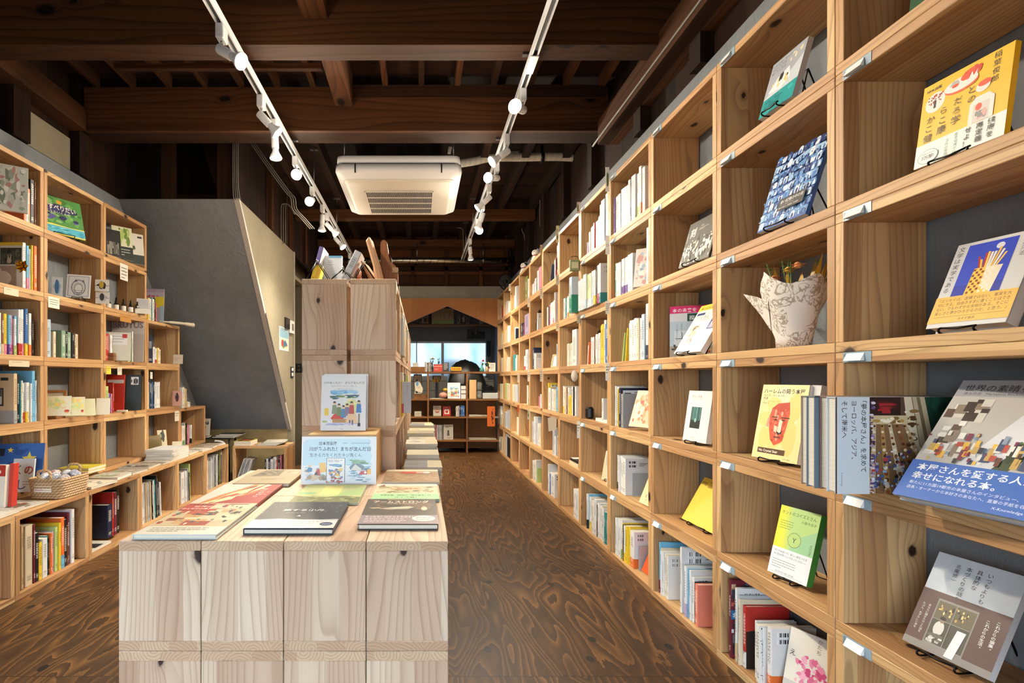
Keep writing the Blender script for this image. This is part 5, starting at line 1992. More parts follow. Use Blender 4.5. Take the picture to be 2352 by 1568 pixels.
side_art(BOOKS[-3], .03, .2, .14, lambda A: (A.e(.7, .6, .16, .2, '#8aa0b8'), A.e(.75, .6, .08, .12, '#2a2a30')))
rcell(6, 1, 1218, 1245, sp=S('silver_grey/.03/.2 pale_blue/.02/.2 white/.03/.25 silver_grey/.03/.25 white/.03/.2 cream/.03/.2'), seed=64)
rcell(6, 0, 1219, 1228, sp=S('white/.016/.18 silver_grey/.03/.18 cream/.04/.18 white/.03/.2 light_green/.016/.13'), seed=65)
rcell(6, 2, 1234, 1244, sp=S('pink/.02/.10 white/.02/.12'), seed=66)
rcell(7, 5, 1202, 1214, sp=S('olive+olive/.06/.24 white/.03/.2'), seed=71)
rcell(7, 4, 1190, 1214, sp=S('navy/.04/.14 maroon/.03/.13 lilac/.10/.21'), seed=72, bc=0)
rcell(7, 3, 1200, 1214, sp=S('white+red/.03/.14 white/.03/.2 silver_grey/.04/.2'), seed=73)
rcell(7, 2, 1205, 1214, sp=S('cream/.03/.19 white/.02/.19 olive/.02/.19'), seed=74)
rcell(7, 0, 1211, 1216, sp=S('cream/.03/.19 grey/.02/.2'), seed=75)
MERGE = [MB(), ['cream']]
for c, lst in ((8, ((5, 1178, 1191, 'cream/.03/.15 white/.04/.24'), (4, 1178, 1190, 'white/.04/.14 navy/.02/.12'), (3, 1175, 1191, 'teal/.06/.18 white/.04/.14 cream/.03/.17'), (2, 1174, 1191, 'cream/.06/.19 silver_grey/.10/.19'),
                    (1, 1183, 1190, 'cream/.03/.18 white/.03/.17'), (0, 1188, 1193, 'cream/.03/.19 teal/.03/.15'))),
               (9, ((5, 1158, 1170, 'white/.06/.17 red/.03/.15 white/.06/.14'), (4, 1158, 1171, 'cream/.05/.17 yellow/.03/.2 white/.05/.2'), (3, 1158, 1171, 'cream/.05/.15 white+red/.05/.17 cream/.05/.16'), (2, 1157, 1171, 'light_green/.06/.2 cream/.08/.19'),
                    (1, 1156, 1172, 'pale_blue/.06/.19 silver_grey/.10/.22'), (0, 1158, 1171, 'silver_grey/.05/.26 black/.12/.24'))),
               (10, ((5, 1146, 1154, 'white/.06/.16 red/.06/.17 white/.06/.16'), (4, 1146, 1154, 'cream/.05/.14 yellow/.05/.18 white/.06/.15'), (3, 1146, 1154, 'brown/.04/.16 cream/.1/.18'), (2, 1146, 1153, 'cream/.1/.19'),
                     (1, 1142, 1154, 'white/.08/.24 cream/.05/.14'), (0, 1143, 1154, 'white+orange/.04/.18 cream/.05/.18 cream+olive/.06/.18 white/.06/.18')))):
    for t, a, b, q in lst:
        rcell(c, t, a, b, sp=S(q), seed=c * 10 + t, bc=0)
FAR, MERGE = MERGE, None

# flat books lying in crates, a small frame, a speaker
def flat_book(X, Y, z, w, l, t, col, label, yaw=0.0, art=None, kind='paperback', group=None, seed=1, spine='L', hard=False):
    M = frame((X, Y, z + t), (1, 0, 0), (0, 0, -1), (0, 1, 0))
    M = Matrix.Translation((X, Y, 0)) @ Matrix.Rotation(yaw, 4, 'Z') @ Matrix.Translation((-X, -Y, 0)) @ M
    return cover_book(M, w, l, t, col, label, art, kind=kind, group=group, seed=seed, spine=spine, hard=hard)


for k, (c, t, ya, w, l, th, col, lab) in enumerate(((3, 2, 2.87, .15, .19, .02, 'white', 'white paperback lying flat in the fifth crate, third tier'), (4, 1, 3.40, .15, .20, .022, 'cream', 'cream paperback lying flat in the sixth crate, second tier'),
                                                    (6, 1, 0, 0, 0, 0, '', ''),)):
    if w:
        flat_book(RX + .02, ya, tier(t) + .001, w, l, th, col, lab)
flat_book(RX + .025, 3.41, tier(1) + .0245, .14, .185, .018, 'black', 'dark photo paperback lying on the cream one, sixth crate', art=lambda A: (A.r_(0, .6, 1, .4, '#e8e4da'), A.scatter(0, 0, 1, .55, 14, ['#3a4a5a', '#c96a3a', '#8a8a8a'], .05, .15)))
sp_ = MB()
sp_.box((0, 0, 0), (.05, .045, .075), 0, ch=.012)
tag(sp_.build('small_speaker', BLACK, None, Matrix.Translation((RX + .03, 3.20, tier(2) + .001)) @ Matrix.Rotation(.5, 4, 'Z')), 'small black rounded gadget at the far end of the fifth crate', 'gadget')
fr_ = empty('framed_photo', 'small wooden photo frame leaning in the seventh crate, fourth tier', 'frame', RIGHTWARD(RX + .03, 4.16, tier(3) + .0045) @ Matrix.Rotation(D(35), 4, 'Z') @ Matrix.Rotation(-D(14), 4, 'X'))
mb = MB()
for lo, hi in (((0, 0, 0), (.09, .012, .012)), ((0, 0, .098), (.09, .012, .11)), ((0, 0, .012), (.012, .012, .098)), ((.078, 0, .012), (.09, .012, .098))):
    mb.box(lo, hi, 0, ch=.001)
mb.build('wooden_rim', PLYWOOD, fr_)
MB().box((.012, .004, .012), (.078, .010, .098)).build('picture', PAPER, fr_)

# ------------------------------------------------------------------ shelf labels and hanging cards
for c in range(-1, 4):
    for t in range(6):
        yf = RY0 + PITCH * (c + 1) - .025
        z0 = (t + 1) * P - T
        pl = empty('shelf_label', 'blue grey label holder, %s crate from the shopfront, upper board of the %s tier' % (ORD[c + 1], TIER[t]), 'label holder', RIGHTWARD(RX - .0012, yf, z0), 'label holders of the tall wall bookcase')
        MB().box((0, 0, 0), (.078, .0012, .0246), 0).build('plate', TAGBLUE, pl)
        mb = MB()
        mb.prism([(-.0005, .0215), (-.010, .0035), (-.0005, .0035)], 0, .012, .060)
        mb.build('blank_card', mat('#e6e8e6', .6, name='card'), pl)
        if c < 1:
            A = Art(.078, .0246, 0.0, 1)
            a, b = (('G', '1'), ('G', '1'), ('A', '6'), ('A', '5'), ('A', '5'), ('A', '5'))[t]
            A.t(a, .03, .54, .42, '#2c4a78')
            A.t(b, .03, .10, .42, '#2c4a78')
            A.build(pl, 'lettering')

CARDS = [(1403, 1411, 384, 440, 'narrow white card with a small photo, hanging from the top of the fifth crate seam', '#e0ddd2'), (1393, 1416, 541, 584, 'white name card at the fourth crate, under the top tier', '#ebe8de'),
         (1330, 1340, 464, 490, 'pinkish card on the top corner of the sixth crate', '#d8b8a8'), (1282, 1294, 518, 557, 'picture card on the top corner of the seventh crate', '#c9c08a'), (1244, 1252, 562, 584, 'buff card on the top corner of the eighth crate', '#c9a884'),
         (1283, 1291, 631, 654, 'plain grey card by the seventh crate, under the top tier', '#b8b4a8'), (1243, 1251, 660, 686, 'white card by the eighth crate, under the top tier', '#e4dfd0'), (1213, 1220, 682, 705, 'white card by the ninth crate, under the top tier', '#e4dfd0'),
         (1395, 1413, 691, 721, 'white ruled card at the fourth crate, under the fifth tier', '#ebe6d8'), (1331, 1340, 722, 742, 'grey patterned card by the sixth crate, under the fifth tier', '#a8a290'), (1283, 1291, 741, 760, 'cream card by the seventh crate, under the fifth tier', '#e6dcb8'),
         (1393, 1413, 833, 874, 'white printed card at the fourth crate, under the fourth tier', '#ebe8de'), (1246, 1254, 848, 876, 'white card by the seventh crate, under the fourth tier', '#e4dfd0'), (1218, 1225, 850, 876, 'white card by the ninth crate, under the fourth tier', '#e4dfd0'),
         (1191, 1197, 856, 878, 'white card by the tenth crate, under the fourth tier', '#e0d8c0'), (1329, 1347, 967, 1006, 'white printed card at the sixth crate, under the third tier', '#e9e6dc'), (1216, 1223, 939, 963, 'photo card by the ninth crate, under the third tier', '#d0c8b4'),
         (1191, 1198, 930, 946, 'orange card by the tenth crate, under the third tier', '#c9562c'), (1170, 1176, 652, 668, 'white card on the top corner of the eleventh crate', '#dcd6c4')]
for i, (a, b, y0, y1, lab, c) in enumerate(CARDS):
    best = min(range(12), key=lambda k: abs((CX + F * RX / (RY0 + PITCH * k)) - b))
    Y = RY0 + PITCH * best - .012
    p0, p1 = at(a, y1, Y), at(b, y0, Y)
    p1.x = min(p1.x, RX - .002)
    w, h = max(p1.x - p0.x, .02), p1.z - p0.z
    o = MB().box((0, 0, 0), (w, .0012, h)).build('hanging_card', mat(c, .8, name='card'), None, Matrix.Translation((RX - .003 - w, Y, p0.z)) @ Matrix.Rotation(-D(8), 4, 'Z'))
    tag(o, lab, 'card', 'hanging cards on the tall wall bookcase')
    A = Art(w, h, 0.0, i)
    if i == 1:
        A.t('ユニコ舎', .15, .42, .17, '#3a3a3a', fit=.7)
    elif i in (2, 3, 0, 16):
        A.scatter(.1, .15, .8, .7, 9, ['#5a6a3a', '#8a5a3a', '#e0d8b8', '#3a3a34'], .08, .2)
    else:
        A.lines(.12, .75, .76, 3 if i % 2 else 4, .16, '#5a5650', .045)
    A.build(o, 'lettering', .8)
ov = MB().lathe([(.0, -.001), (.022, -.001), (.022, .001), (.0, .001)], 24, 0, Matrix.Rotation(PI / 2, 4, 'X') @ Matrix.Diagonal((1, 1.7, 1, 1)))
tag(ov.build('hanging_tag', mat('#e4e0d4', .7, name='card'), None, Matrix.Translation((RX - .026, 3.326, at(1331, 863, 3.326).z))), 'white oval tag hanging at the sixth crate, under the fourth tier', 'tag')
ov = MB().prism([(-.028, -.05), (.028, -.04), (.034, .05), (.0, .062), (-.034, .05)], 1, -.001, .001)
tag(ov.build('hanging_tag', mat('#e0d4bc', .7, name='card'), None, Matrix.Translation((RX - .038, 3.84, at(1289, 975, 3.84).z))), 'cream shield shaped tag hanging at the seventh crate, third tier', 'tag')
lt = empty('green_sign', 'small green moulded sign hanging at the sixth crate, top tier', 'sign', Matrix.Translation((RX - .034, 3.30, at(1335, 623, 3.30).z)))
MB().box((-.032, -.01, 0), (.032, .01, .075), 0, ch=.004).build('sign_body', mat('#7f8a62', .6, name='green_enamel'), lt)
MB().box((-.022, -.0115, .018), (.022, -.010, .058), 0).build('sign_face', mat('#c9c8a4', .6), lt)
MB().tube(smooth([(-.025, 0, .074), (-.02, 0, .095), (.02, 0, .095), (.025, 0, .074)], 4), .002, 6).build('sign_hook', WIRE, lt)

# lucky cats on top, clip fan
def cat(X, Y, z, label, patch):
    c = empty('cat_figurine', label, 'figurine', Matrix.Translation((X, Y, z)) @ Matrix.Rotation(D(-60), 4, 'Z'))
    w = mat('#e6e2da', .35, name='glazed_white')
    mb = MB()
    mb.lathe([(.0, 0), (.032, 0), (.040, .012), (.040, .03), (.032, .05), (.024, .062), (.026, .066), (.036, .078), (.038, .092), (.030, .108), (.016, .116), (0, .118)], 20)
    for s in (-1, 1):
        mb.lathe([(.012, 0), (.007, .012), (0, .022)], 8, 0, Matrix.Translation((s * .02, 0, .105)) @ Matrix.Rotation(s * .3, 4, 'Y'))
        mb.lathe([(0, -.012), (.011, -.006), (.011, .006), (0, .012)], 8, 0, Matrix.Translation((s * .018, -.032, .012)))
    mb.build('cat_body', w, c)
    MB().lathe([(.0255, .058), (.0285, .062), (.0285, .066), (.0255, .069)], 20, cap=False).build('collar', mat('#a8202c', .5), c)
    mb = MB()
    for s in (-1, 1):
        blob(mb, (s * .014, -.034, .094), .0045)
    blob(mb, (0, -.038, .086), .003)
    mb.build('cat_face', BLACK, c)
    if patch:
        mb = MB()
        blob(mb, (.02, .0, .096), .022)
        mb.build('black_patch', BLACK, c)


cat(RX + .05, 4.78, 6 * P + .001, 'white lucky cat figurine with a red collar on top of the tall bookcase', False)
cat(RX + .05, 5.32, 6 * P + .001, 'white and black cat figurine on top of the tall bookcase, nearer the fan', True)
fan = empty('clip_fan', 'black round fan with wire guard on the far end of the tall bookcase', 'fan', Matrix.Translation((1.10, 6.45, 6 * P)))
q = Matrix.Translation((-.03, 0, .135)) @ Matrix.Rotation(D(28), 4, 'Z') @ Matrix.Rotation(PI / 2, 4, 'X')
mb = MB()
for r_ in (.03, .05, .07, .09):
    mb.tube([q @ Vector((r_ * math.cos(2 * PI * k / 24), r_ * math.sin(2 * PI * k / 24), .035 - r_ * .15)) for k in range(25)], .0016, 4, cap=False)
for k in range(28):
    a = 2 * PI * k / 28
    mb.tube([q @ Vector((.02 * math.cos(a), .02 * math.sin(a), .034)), q @ Vector((.095 * math.cos(a + .2), .095 * math.sin(a + .2), .018))], .0012, 4)
mb.build('wire_guard', mat('#6f706c', .4, .6, name='guard_wire'), fan)
MB().tube([q @ Vector((.098 * math.cos(2 * PI * k / 32), .098 * math.sin(2 * PI * k / 32), .01)) for k in range(33)], .008, 8, cap=False).build('guard_rim', BLACK, fan)
mb = MB()
for k in range(4):
    a = k * PI / 2
    mb.poly([q @ Vector((.012 * math.cos(a), .012 * math.sin(a), .0)), q @ Vector((.085 * math.cos(a), .085 * math.sin(a), .012)), q @ Vector((.085 * math.cos(a + 1.1), .085 * math.sin(a + 1.1), -.012)), q @ Vector((.012 * math.cos(a + 1.1), .012 * math.sin(a + 1.1), 0))])
mb.build('fan_blades', mat('#3a3a3a', .5), fan)
MB().lathe([(0, -.05), (.03, -.045), (.035, -.02), (.024, .0), (.022, .036), (0, .037)], 16, 0, q).build('motor_housing', BLACK, fan)
MB().tube([(-.03, .02, .10), (-.02, .03, .04), (-.02, .03, .0)], .012, 10).lathe([(.05, 0), (.05, .012), (.03, .02), (0, .02)], 20, 0, Matrix.Translation((-.02, .03, 0.001))).build('fan_foot', BLACK, fan)

# ------------------------------------------------------------------ stepped bookcase
def Yl(px):
    return F * -LX / (CX - px)


def Ybn(px):
    return F * -BX / (CX - px)


def lz(t):
    return .373 + t * P + T + .0008


def lrow(c, t, px0, sp, seed, bc=.3, inset=.012, far=None, place=None):
    y0 = max(Yl(px0), LY0 + .51 * c + T + .004)
    lim = (far or (LY0 + .51 * (c + 1) - T - .006)) - y0
    tot = sum(q['t'] + .0008 for q in sp)
    if tot > lim:
        for q in sp:
            q['t'] *= lim / tot * .99
    place = place or '%s stack from shopfront, %s tier, stepped bookcase' % (ORD[c + 1], TIER[t])
    row(-1, y0, lz(t), sp, place, 'books of stack %d tier %d, stepped bookcase' % (c + 2, t + 1), inset, seed, bc, face=LX)


def facing(X, Y, z, yaw, lean=0.0):
    """frame whose printed face looks at the shopfront; yaw turns it towards the aisle of the stepped bookcase"""
    return frame((X, Y, z), (1, 0, 0), (0, 1, 0)) @ Matrix.Rotation(yaw, 4, 'Z') @ Matrix.Rotation(-lean, 4, 'X')


# nearest stack
lrow(-1, 4, 61, S('white+orange/.014/.19 white/.016/.185 orange+olive/.022/.18 black/.026/.235 brown/.010/.23'), 201, 0)
side_art(BOOKS[-5], .014, .19, .133, lambda A: (A.r_(.22, .30, .62, .45, '#2a1a18'), A.e(.45, .62, .16, .10, '#d8b49a'), A.e(.65, .45, .16, .12, '#c9a084'), A.lines(.1, .86, .8, 1, .05, '#a87a5a', .03)), 3, -1)
cover_book(LEFTWARD(LX - .03, 2.40, lz(4)) @ Matrix.Rotation(D(-55), 4, 'Z') @ Matrix.Rotation(-D(9), 4, 'X'), .15, .235, .012, '#c9ccc6', 'grey floral picture book leaning at the near end of the top tier, stepped bookcase',
           lambda A: A.scatter(0, 0, 1, 1, 70, ['#e4e6e0', '#9aa698', '#b88a84', '#b8bcb4', '#7a8678', '#dcdcd4', '#c9ccc4'], .04, .12, (.4, 2.0), 'p'), kind='picture_book')
lrow(-1, 3, 62, S('white/.022/.235 sky_blue+pink/.014/.225 white/.008/.21 green/.010/.2 yellow/.010/.235 orange/.022/.235'), 202, 0)


def art_rabbit(A):
    A.r_(0, .93, 1, .07, '#e8c83a')
    A.r_(.30, .52, .66, .36, '#34382e')
    A.scatter(.30, .52, .66, .36, 30, ['#4a5240', '#1e221a', '#6a705c'], .03, .07)
    A.e(.58, .60, .07, .06, '#c9b8a8')
    A.p([(.54, .63), (.52, .76), (.57, .66)], '#d8c8b8')
    A.p([(.60, .64), (.64, .77), (.64, .65)], '#d8c8b8')
    A.e(.84, .56, .10, .06, '#8a7464')
    A.r_(.0, .05, .8, .44, '#a89a8a')
    A.e(.35, .22, .30, .16, '#e6ded6')
    A.e(.20, .38, .14, .09, '#e6ded6')
    A.p([(.18, .44), (.30, .52), (.26, .40)], '#d8b4ac')
    A.e(.08, .16, .10, .06, '#f0dc9a')


side_art(BOOKS[-6], .022, .235, .1645, art_rabbit, 4, -1)
gb_ = empty('gift_bow', 'shiny gold ribbon bow stuck on the rabbit photo book', 'bow', Matrix.Translation(at(54, 612, 2.585)) @ Matrix.Diagonal((.85, .85, .85, 1)))
mb = MB()
for k in range(14):
    a = 2 * PI * k / 14 * 2.0 + (k // 7) * .3
    r1 = .042 if k < 7 else .028
    d_ = Vector((math.cos(a) * r1, -.016 - (.012 if k >= 7 else 0), math.sin(a) * r1))
    s_ = Vector((-math.sin(a), 0, math.cos(a))) * .011
    mb.poly([(0, -.004, 0), d_ * .55 + s_, d_, d_ * .55 - s_], 0)
    mb.poly([(0, -.004, 0), d_ * .5 + s_ * .8 + Vector((0, -.012, 0)), d_, d_ * .5 - s_ * .8 + Vector((0, -.012, 0))], 0)
mb.build('bow_loops', mat('#d8a828', .18, .9, name='gold_foil'), gb_)
lrow(-1, 2, -12, S('yellow/.014/.235 cream+white/.02/.205 white+sky_blue/.016/.205 white+pale_blue/.012/.20 brown+beige/.014/.195 yellow+pink/.018/.20 sky_blue+purple/.016/.195 pink+magenta/.018/.195 white+light_green/.012/.18 sky_blue+light_green/.016/.195 white+red/.012/.23 white+red/.012/.23 white+pink/.014/.235 blue+yellow/.016/.24 teal/.008/.235 white+orange/.018/.22 black/.008/.19'), 203, .2)
lrow(-1, 1, 40, S('beige+grey/.026/.25 black/.018/.245 teal/.008/.215 yellow/.008/.2 white/.012/.215 white+red/.016/.2 white+yellow/.012/.205 white/.010/.2 white/.012/.205 white/.010/.2 sky_blue/.024/.265 pale_blue/.014/.215'), 204, 0)
side_art(BOOKS[-12], .026, .25, .175, lambda A: (A.r_(.22, .35, .48, .36, '#2e2c2a'), A.r_(.26, .38, .40, .30, '#8a8680'), A.scatter(.26, .38, .4, .3, 16, ['#3a3836', '#c9c6c0', '#5a5854'], .04, .09, (.4, 1.4), 'r'), A.r_(.62, .86, .22, .06, '#2a2a2c')), 3, -1)
M = facing(-2.145, 2.55, .399, D(14), D(12))


def art_star(A):
    A.scatter(0, 0, 1, 1, 20, ['#2a62b0', '#3a7ac4', '#1e4a90'], .08, .2, (.3, .8), 'p')
    for cx, cz, r_ in ((.70, .66, .17), (.28, .86, .07), (.76, .30, .10), (.45, .42, .06)):
        A.p([(cx + r_ * (1 if k % 2 == 0 else .42) * math.sin(PI * k / 5), cz + .95 * r_ * (1 if k % 2 == 0 else .42) * math.cos(PI * k / 5)) for k in range(10)], '#f0d44a')
    A.r_(.03, .74, .13, .16, '#1c2438')


cover_book(M, .205, .235, .014, '#2a5ea8', 'blue picture book with yellow stars leaning on the bench, stepped bookcase', art_star, hard=True, kind='picture_book')
cover_book(facing(-2.04, 2.53, .399, D(4), D(8)), .10, .165, .012, '#dfe2e2', 'white picture book with loose painted letters before the blue star book',
           lambda A: (A.t('の', .55, .55, .30, '#b83a3a', .02), A.t('く', .12, .55, .32, '#5a7a5a', .01), A.t('し', .30, .10, .34, '#4a5a8a', .01), A.lines(.5, .3, .4, 2, .08, '#8a8a8a', .02)), hard=True, kind='picture_book')
cover_book(facing(-1.965, 2.315, .374, D(-4), D(4)), .07, .195, .03, '#e4dfd2', 'white booklet with a red label at the near end of the bench',
           lambda A: (A.r_(0, .74, 1, .26, '#b8302a'), A.e(.4, .84, .3, .06, '#e8e0d0'), A.r_(0, 0, .62, .3, '#e8c84a')), kind='booklet')
cover_book(facing(-1.893, 2.33, .374, D(-4), D(4)), .018, .20, .03, '#c23a2e', 'red booklet edge beside the white booklet on the bench', kind='booklet')


# second stack
def art_slide(A):
    A.r_(0, 0, 1, 1, '#4f8f48')
    A.scatter(0, .28, 1, .72, 36, ['#3f7a3a', '#6aa858', '#2f6a34', '#86b872'], .05, .13, (.4, 1.2), 'p')
    A.scatter(.02, .55, .9, .28, 16, ['#2c2a5a', '#3a3a72'], .08, .15, (.4, .8))
    A.t('そのすべりだい', .04, .66, .17, '#ecebdf', .02, fit=.82)
    A.scatter(.02, .36, .9, .26, 12, ['#ecebdf', '#2c2a5a', '#5a5a9a'], .04, .09, (.3, .7))
    A.t('こうらいくんの', .22, .56, .08, '#e0e4c8', .01, fit=.6)
    A.e(.52, .88, .06, .05, '#d8a02c')
    A.p([(0, .25), (.3, .27), (.7, .24), (1, .26), (1, .22), (0, .22)], '#f0dc5a')
    A.r_(0, .03, 1, .20, '#4fb4cc')
    A.r_(0, 0, 1, .035, '#f0dc5a')
    A.scatter(.05, .05, .8, .16, 14, ['#8ad0e0', '#2f90a8'], .04, .10, (.15, .35))
    A.e(.92, .10, .06, .075, '#3a9ab8')


shown(-2.085, 2.775, lz(4), .245, .232, .012, D(15), D(-28), '#4f8f48', 'green landscape picture book with a blue band, face out on the top tier, second stack', art_slide, lift=.006, side=-1, hard=True, kind='picture_book', spine='L',
      stand_label='black wire stand behind the green picture book')


def card(X, Y, z, w, h, yaw, lean, col, label, art=None, t=.002, name='postcard', seed=1, group=None):
    M = facing(X, Y, z, yaw, lean)
    o = MB().box((0, 0, 0), (w, t, h)).build(name, mat(col, .6, name='card'), None, M)
    tag(o, label, 'card', group)
    if art:
        A = Art(w, h, 0.0, seed)
        art(A)
        A.build(o)
    return o


zz = lz(3) + .001
card(-2.165, 2.80, zz, .09, .115, D(30), D(14), '#d8d0bc', 'small framed plant print on the fourth tier, second stack', lambda A: (A.r_(.08, .3, .84, .62, '#6a6258'), A.r_(.16, .36, .68, .5, '#c9bca0'), A.scatter(.2, .38, .6, .4, 8, ['#6a8a4a', '#c98a4a'], .05, .1), A.r_(0, .26, 1, .03, '#c23a2e'), A.lines(.1, .2, .7, 3, .06, '#6a6a6a', .015)), .006)
card(-2.09, 2.88, zz, .05, .12, D(30), D(10), '#bcc8d0', 'clear bag of blue paper goods on the fourth tier, second stack', lambda A: A.scatter(.1, .1, .8, .8, 8, ['#3a6a9a', '#8aa8c0'], .12, .2), .01)


def art_catdraw(A):
    A.r_(.06, .06, .88, .88, '#9aa0b4')
    A.r_(.10, .09, .80, .82, '#d0d0ce')
    A.e(.50, .45, .30, .34, '#5a5a66')
    A.e(.50, .45, .27, .31, '#c4c4c4')
    A.e(.50, .40, .18, .22, '#6a6a76')
    A.e(.50, .40, .155, .19, '#d4d4d0')
    A.p([(.30, .66), (.36, .80), (.46, .72)], '#5a5a6a')
    A.p([(.62, .72), (.70, .80), (.74, .64)], '#5a5a6a')
    A.lines(.3, .3, .4, 3, .08, '#6a6a76', .02)


card(-2.07, 2.965, zz + .012, .12, .15, D(24), D(17), '#e0dfda', 'cat drawing card in a clear sleeve on a black stand, second stack', art_catdraw, .004)
stand(facing(-2.07, 2.965, zz, D(24)), .12, 'black wire stand under the cat drawing card', D(17), .09)
for k, (dx, dz, cols) in enumerate(((0, .075, ['#6a8a3a', '#2a2a2a', '#c9a83a']), (0, .0, ['#3a3a3a', '#c9c9c6']))):
    card(-1.998, 3.12 + .004 * k, zz + dz + .0, .075, .072, D(18), D(4), '#e4e2dc', '%s sticker packet on the fourth tier, second stack' % ('colourful green and purple' if k == 0 else 'black and white round'),
         lambda A, cols=cols: (A.r_(0, .46, 1, .04, '#8a2a7a'), A.scatter(.1, .08, .8, .84, 8, cols, .10, .18)), .003)
lrow(0, 2, 101, S('pale_blue/.045/.205'), 205, 1)
lrow(0, 2, 128, S('cream/.02/.142'), 206, 0)
lrow(0, 2, 149, S('sage_green/.034/.155 black/.018/.152 sage_green/.030/.150 black/.016/.148 brown/.010/.148 cream/.030/.144'), 207, 0)
tr_ = empty('wooden_tray', 'small wooden display tray under the dotted cards, third tier up from the bench', 'tray', facing(-2.19, 2.80, lz(1), D(10)))
MB().box((0, 0, 0), (.17, .09, .012), 0, 0, None, .001).box((0, -.012, 0), (.17, 0, .018), 0, 0).build('tray_body', WALNUT, tr_)


def art_dots(A):
    A.scatter(.04, .30, .92, .66, 30, ['#e8d878', '#c8d8a0', '#e8c0a0', '#d8dc9a', '#e4e0b8'], .07, .10, (1.0, 1.3))
    A.e(.18, .12, .08, .08, '#e8b890')
    A.e(.18, .16, .08, .05, '#6a3a2a')
    A.e(.88, .20, .08, .08, '#e8b890')
    A.e(.88, .25, .08, .06, '#b84a3a')


fr2 = empty('framed_photo', 'gold brown photo frame behind the dotted cards, second stack', 'frame', facing(-2.20, 2.93, lz(1) + .03, D(20), D(10)))
mb = MB()
for lo, hi in (((0, 0, 0), (.13, .012, .014)), ((0, 0, .116), (.13, .012, .13)), ((0, 0, .014), (.014, .012, .116)), ((.116, 0, .014), (.13, .012, .116))):
    mb.box(lo, hi, 0, ch=.001)
mb.build('frame_rim', LAUAN, fr2)
A = Art(.13, .13, .004, 2)
A.r_(.1, .1, .8, .8, '#d8cdb0').r_(.28, .3, .44, .4, '#8a7a64')
A.build(fr2, 'picture')
card(-2.135, 2.83, lz(1) + .014, .155, .12, D(26), D(22), '#e4e0c6', 'card with yellow and green dots in front of the photo frame', art_dots, .002)
card(-2.02, 2.90, lz(1) + .012, .085, .12, D(28), D(28), '#dcd8b4', 'second dotted card with a small girl figure, partly behind the first', art_dots, .002, seed=4)
card(-2.03, 3.05, lz(1) + .002, .07, .105, D(40), D(16), '#dfe0b8', 'pale green card leaning at the far end, second stack', None)
card(-2.00, 3.13, lz(1) + .002, .075, .105, D(25), D(16), '#e6dfc8', 'plain cream card leaning at the far end, second stack', None)
# third stack
for (X, Y, w, h, yaw, col, lab, fn) in ((-2.07, 3.31, .115, .185, 50, '#1e1e1c', 'dark photo book leaning at the front of the top tier, third stack', lambda A: A.scatter(.1, .05, .8, .5, 14, ['#3a3834', '#5a564e', '#8a867c'], .02, .08, (1, 4), 'r')),
                                        (-2.06, 3.41, .125, .235, 48, '#d8d8bc', 'book with green leaves and a black base, top tier, third stack', lambda A: (A.r_(0, 0, 1, .40, '#1c241c'), A.scatter(.2, .42, .7, .56, 16, ['#8aa848', '#6a8a3a', '#b0c46a'], .05, .11), A.lines(.15, .3, .7, 3, .08, '#c9c9c0', .02))),
                                        (-2.055, 3.53, .13, .225, 46, '#dcd8cc', 'white book with a small sprig and dark base, top tier, third stack', lambda A: (A.r_(0, 0, 1, .30, '#24302a'), A.scatter(.3, .4, .3, .25, 6, ['#5a6a3a', '#3a3a34'], .03, .06), A.r_(.7, .86, .22, .06, '#2a2a2c')))):
    cover_book(facing(X, Y, lz(4) + .001, D(yaw), D(10)), w, h, .012, col, lab, fn, kind='paperback', seed=3)
for k in range(6):
    x, y = -2.085 + .018 * k * .9, 3.345 + .058 * k
    b = empty('dropper_bottle', 'small white labelled bottle with a black cap, %s in the row, third stack' % ORD[k], 'bottle', Matrix.Translation((x - .02, y, lz(3))), 'row of dropper bottles')
    MB().lathe([(0, 0), (.0155, 0), (.0165, .002), (.0165, .042), (.012, .050), (.007, .053)], 16).build('bottle_glass', mat('#2a2622', .2, name='dark_glass'), b)
    MB().lathe([(.0168, .006), (.0168, .040)], 16, cap=False).build('bottle_label', PAPER, b)
    MB().lathe([(.0085, .052), (.0085, .066), (.005, .068), (.004, .088), (0, .09)], 12).build('dropper_cap', BLACK, b)
card(-2.16, 3.27, lz(3), .07, .07, D(40), D(25), '#dedcd6', 'blank white card before the bottles, third stack', None)
card(-2.02, 3.62, lz(3) + .045, .08, .08, D(30), D(28), '#d0cfd0', 'white acrylic sign leaning at the end of the bottles, third stack', lambda A: A.r_(.1, .1, .8, .8, '#bcbcc0'), .004)
card(-2.02, 3.60, lz(3) + .001, .09, .055, D(30), D(30), '#e2dfd6', 'white cards in front of the acrylic sign, third stack', None)
cover_book(facing(-2.20, 3.61, lz(2) + .001, D(10), D(4)), .215, .285, .006, '#cfcac4', 'magazine with a large grey masthead, upright at the back of the third stack', lambda A: (A.t('BRUTUS', .03, .86, .20, '#8a7a80', .04, fit=.94), A.r_(0, 0, 1, .7, '#c2bab2')), kind='magazine', cat='magazine')
lrow(1, 2, 246, S('red/.03/.17 red/.024/.172 white/.014/.165 white/.012/.165'), 208, 0)
lrow(1, 2, 300, S('cream/.03/.19 white/.016/.195 green/.008/.17 white/.014/.19 white/.012/.215'), 209, 0, far=3.60)
cover_book(facing(-2.065, 3.36, lz(2) + .001, D(24), D(6)), .13, .19, .01, '#d4d2c2', 'plain cream book behind a clipped white note, third stack', lambda A: (A.r_(.05, .55, .8, .38, '#e8e8e4'), A.lines(.12, .85, .6, 3, .1, '#5a6a7a', .015), A.r_(.62, .8, .22, .14, '#b83a3a')), kind='paperback')
bx = empty('parcel_box', 'small brown box tied with string on the third tier, third stack', 'box', facing(-2.07, 3.30, lz(2), D(15)))
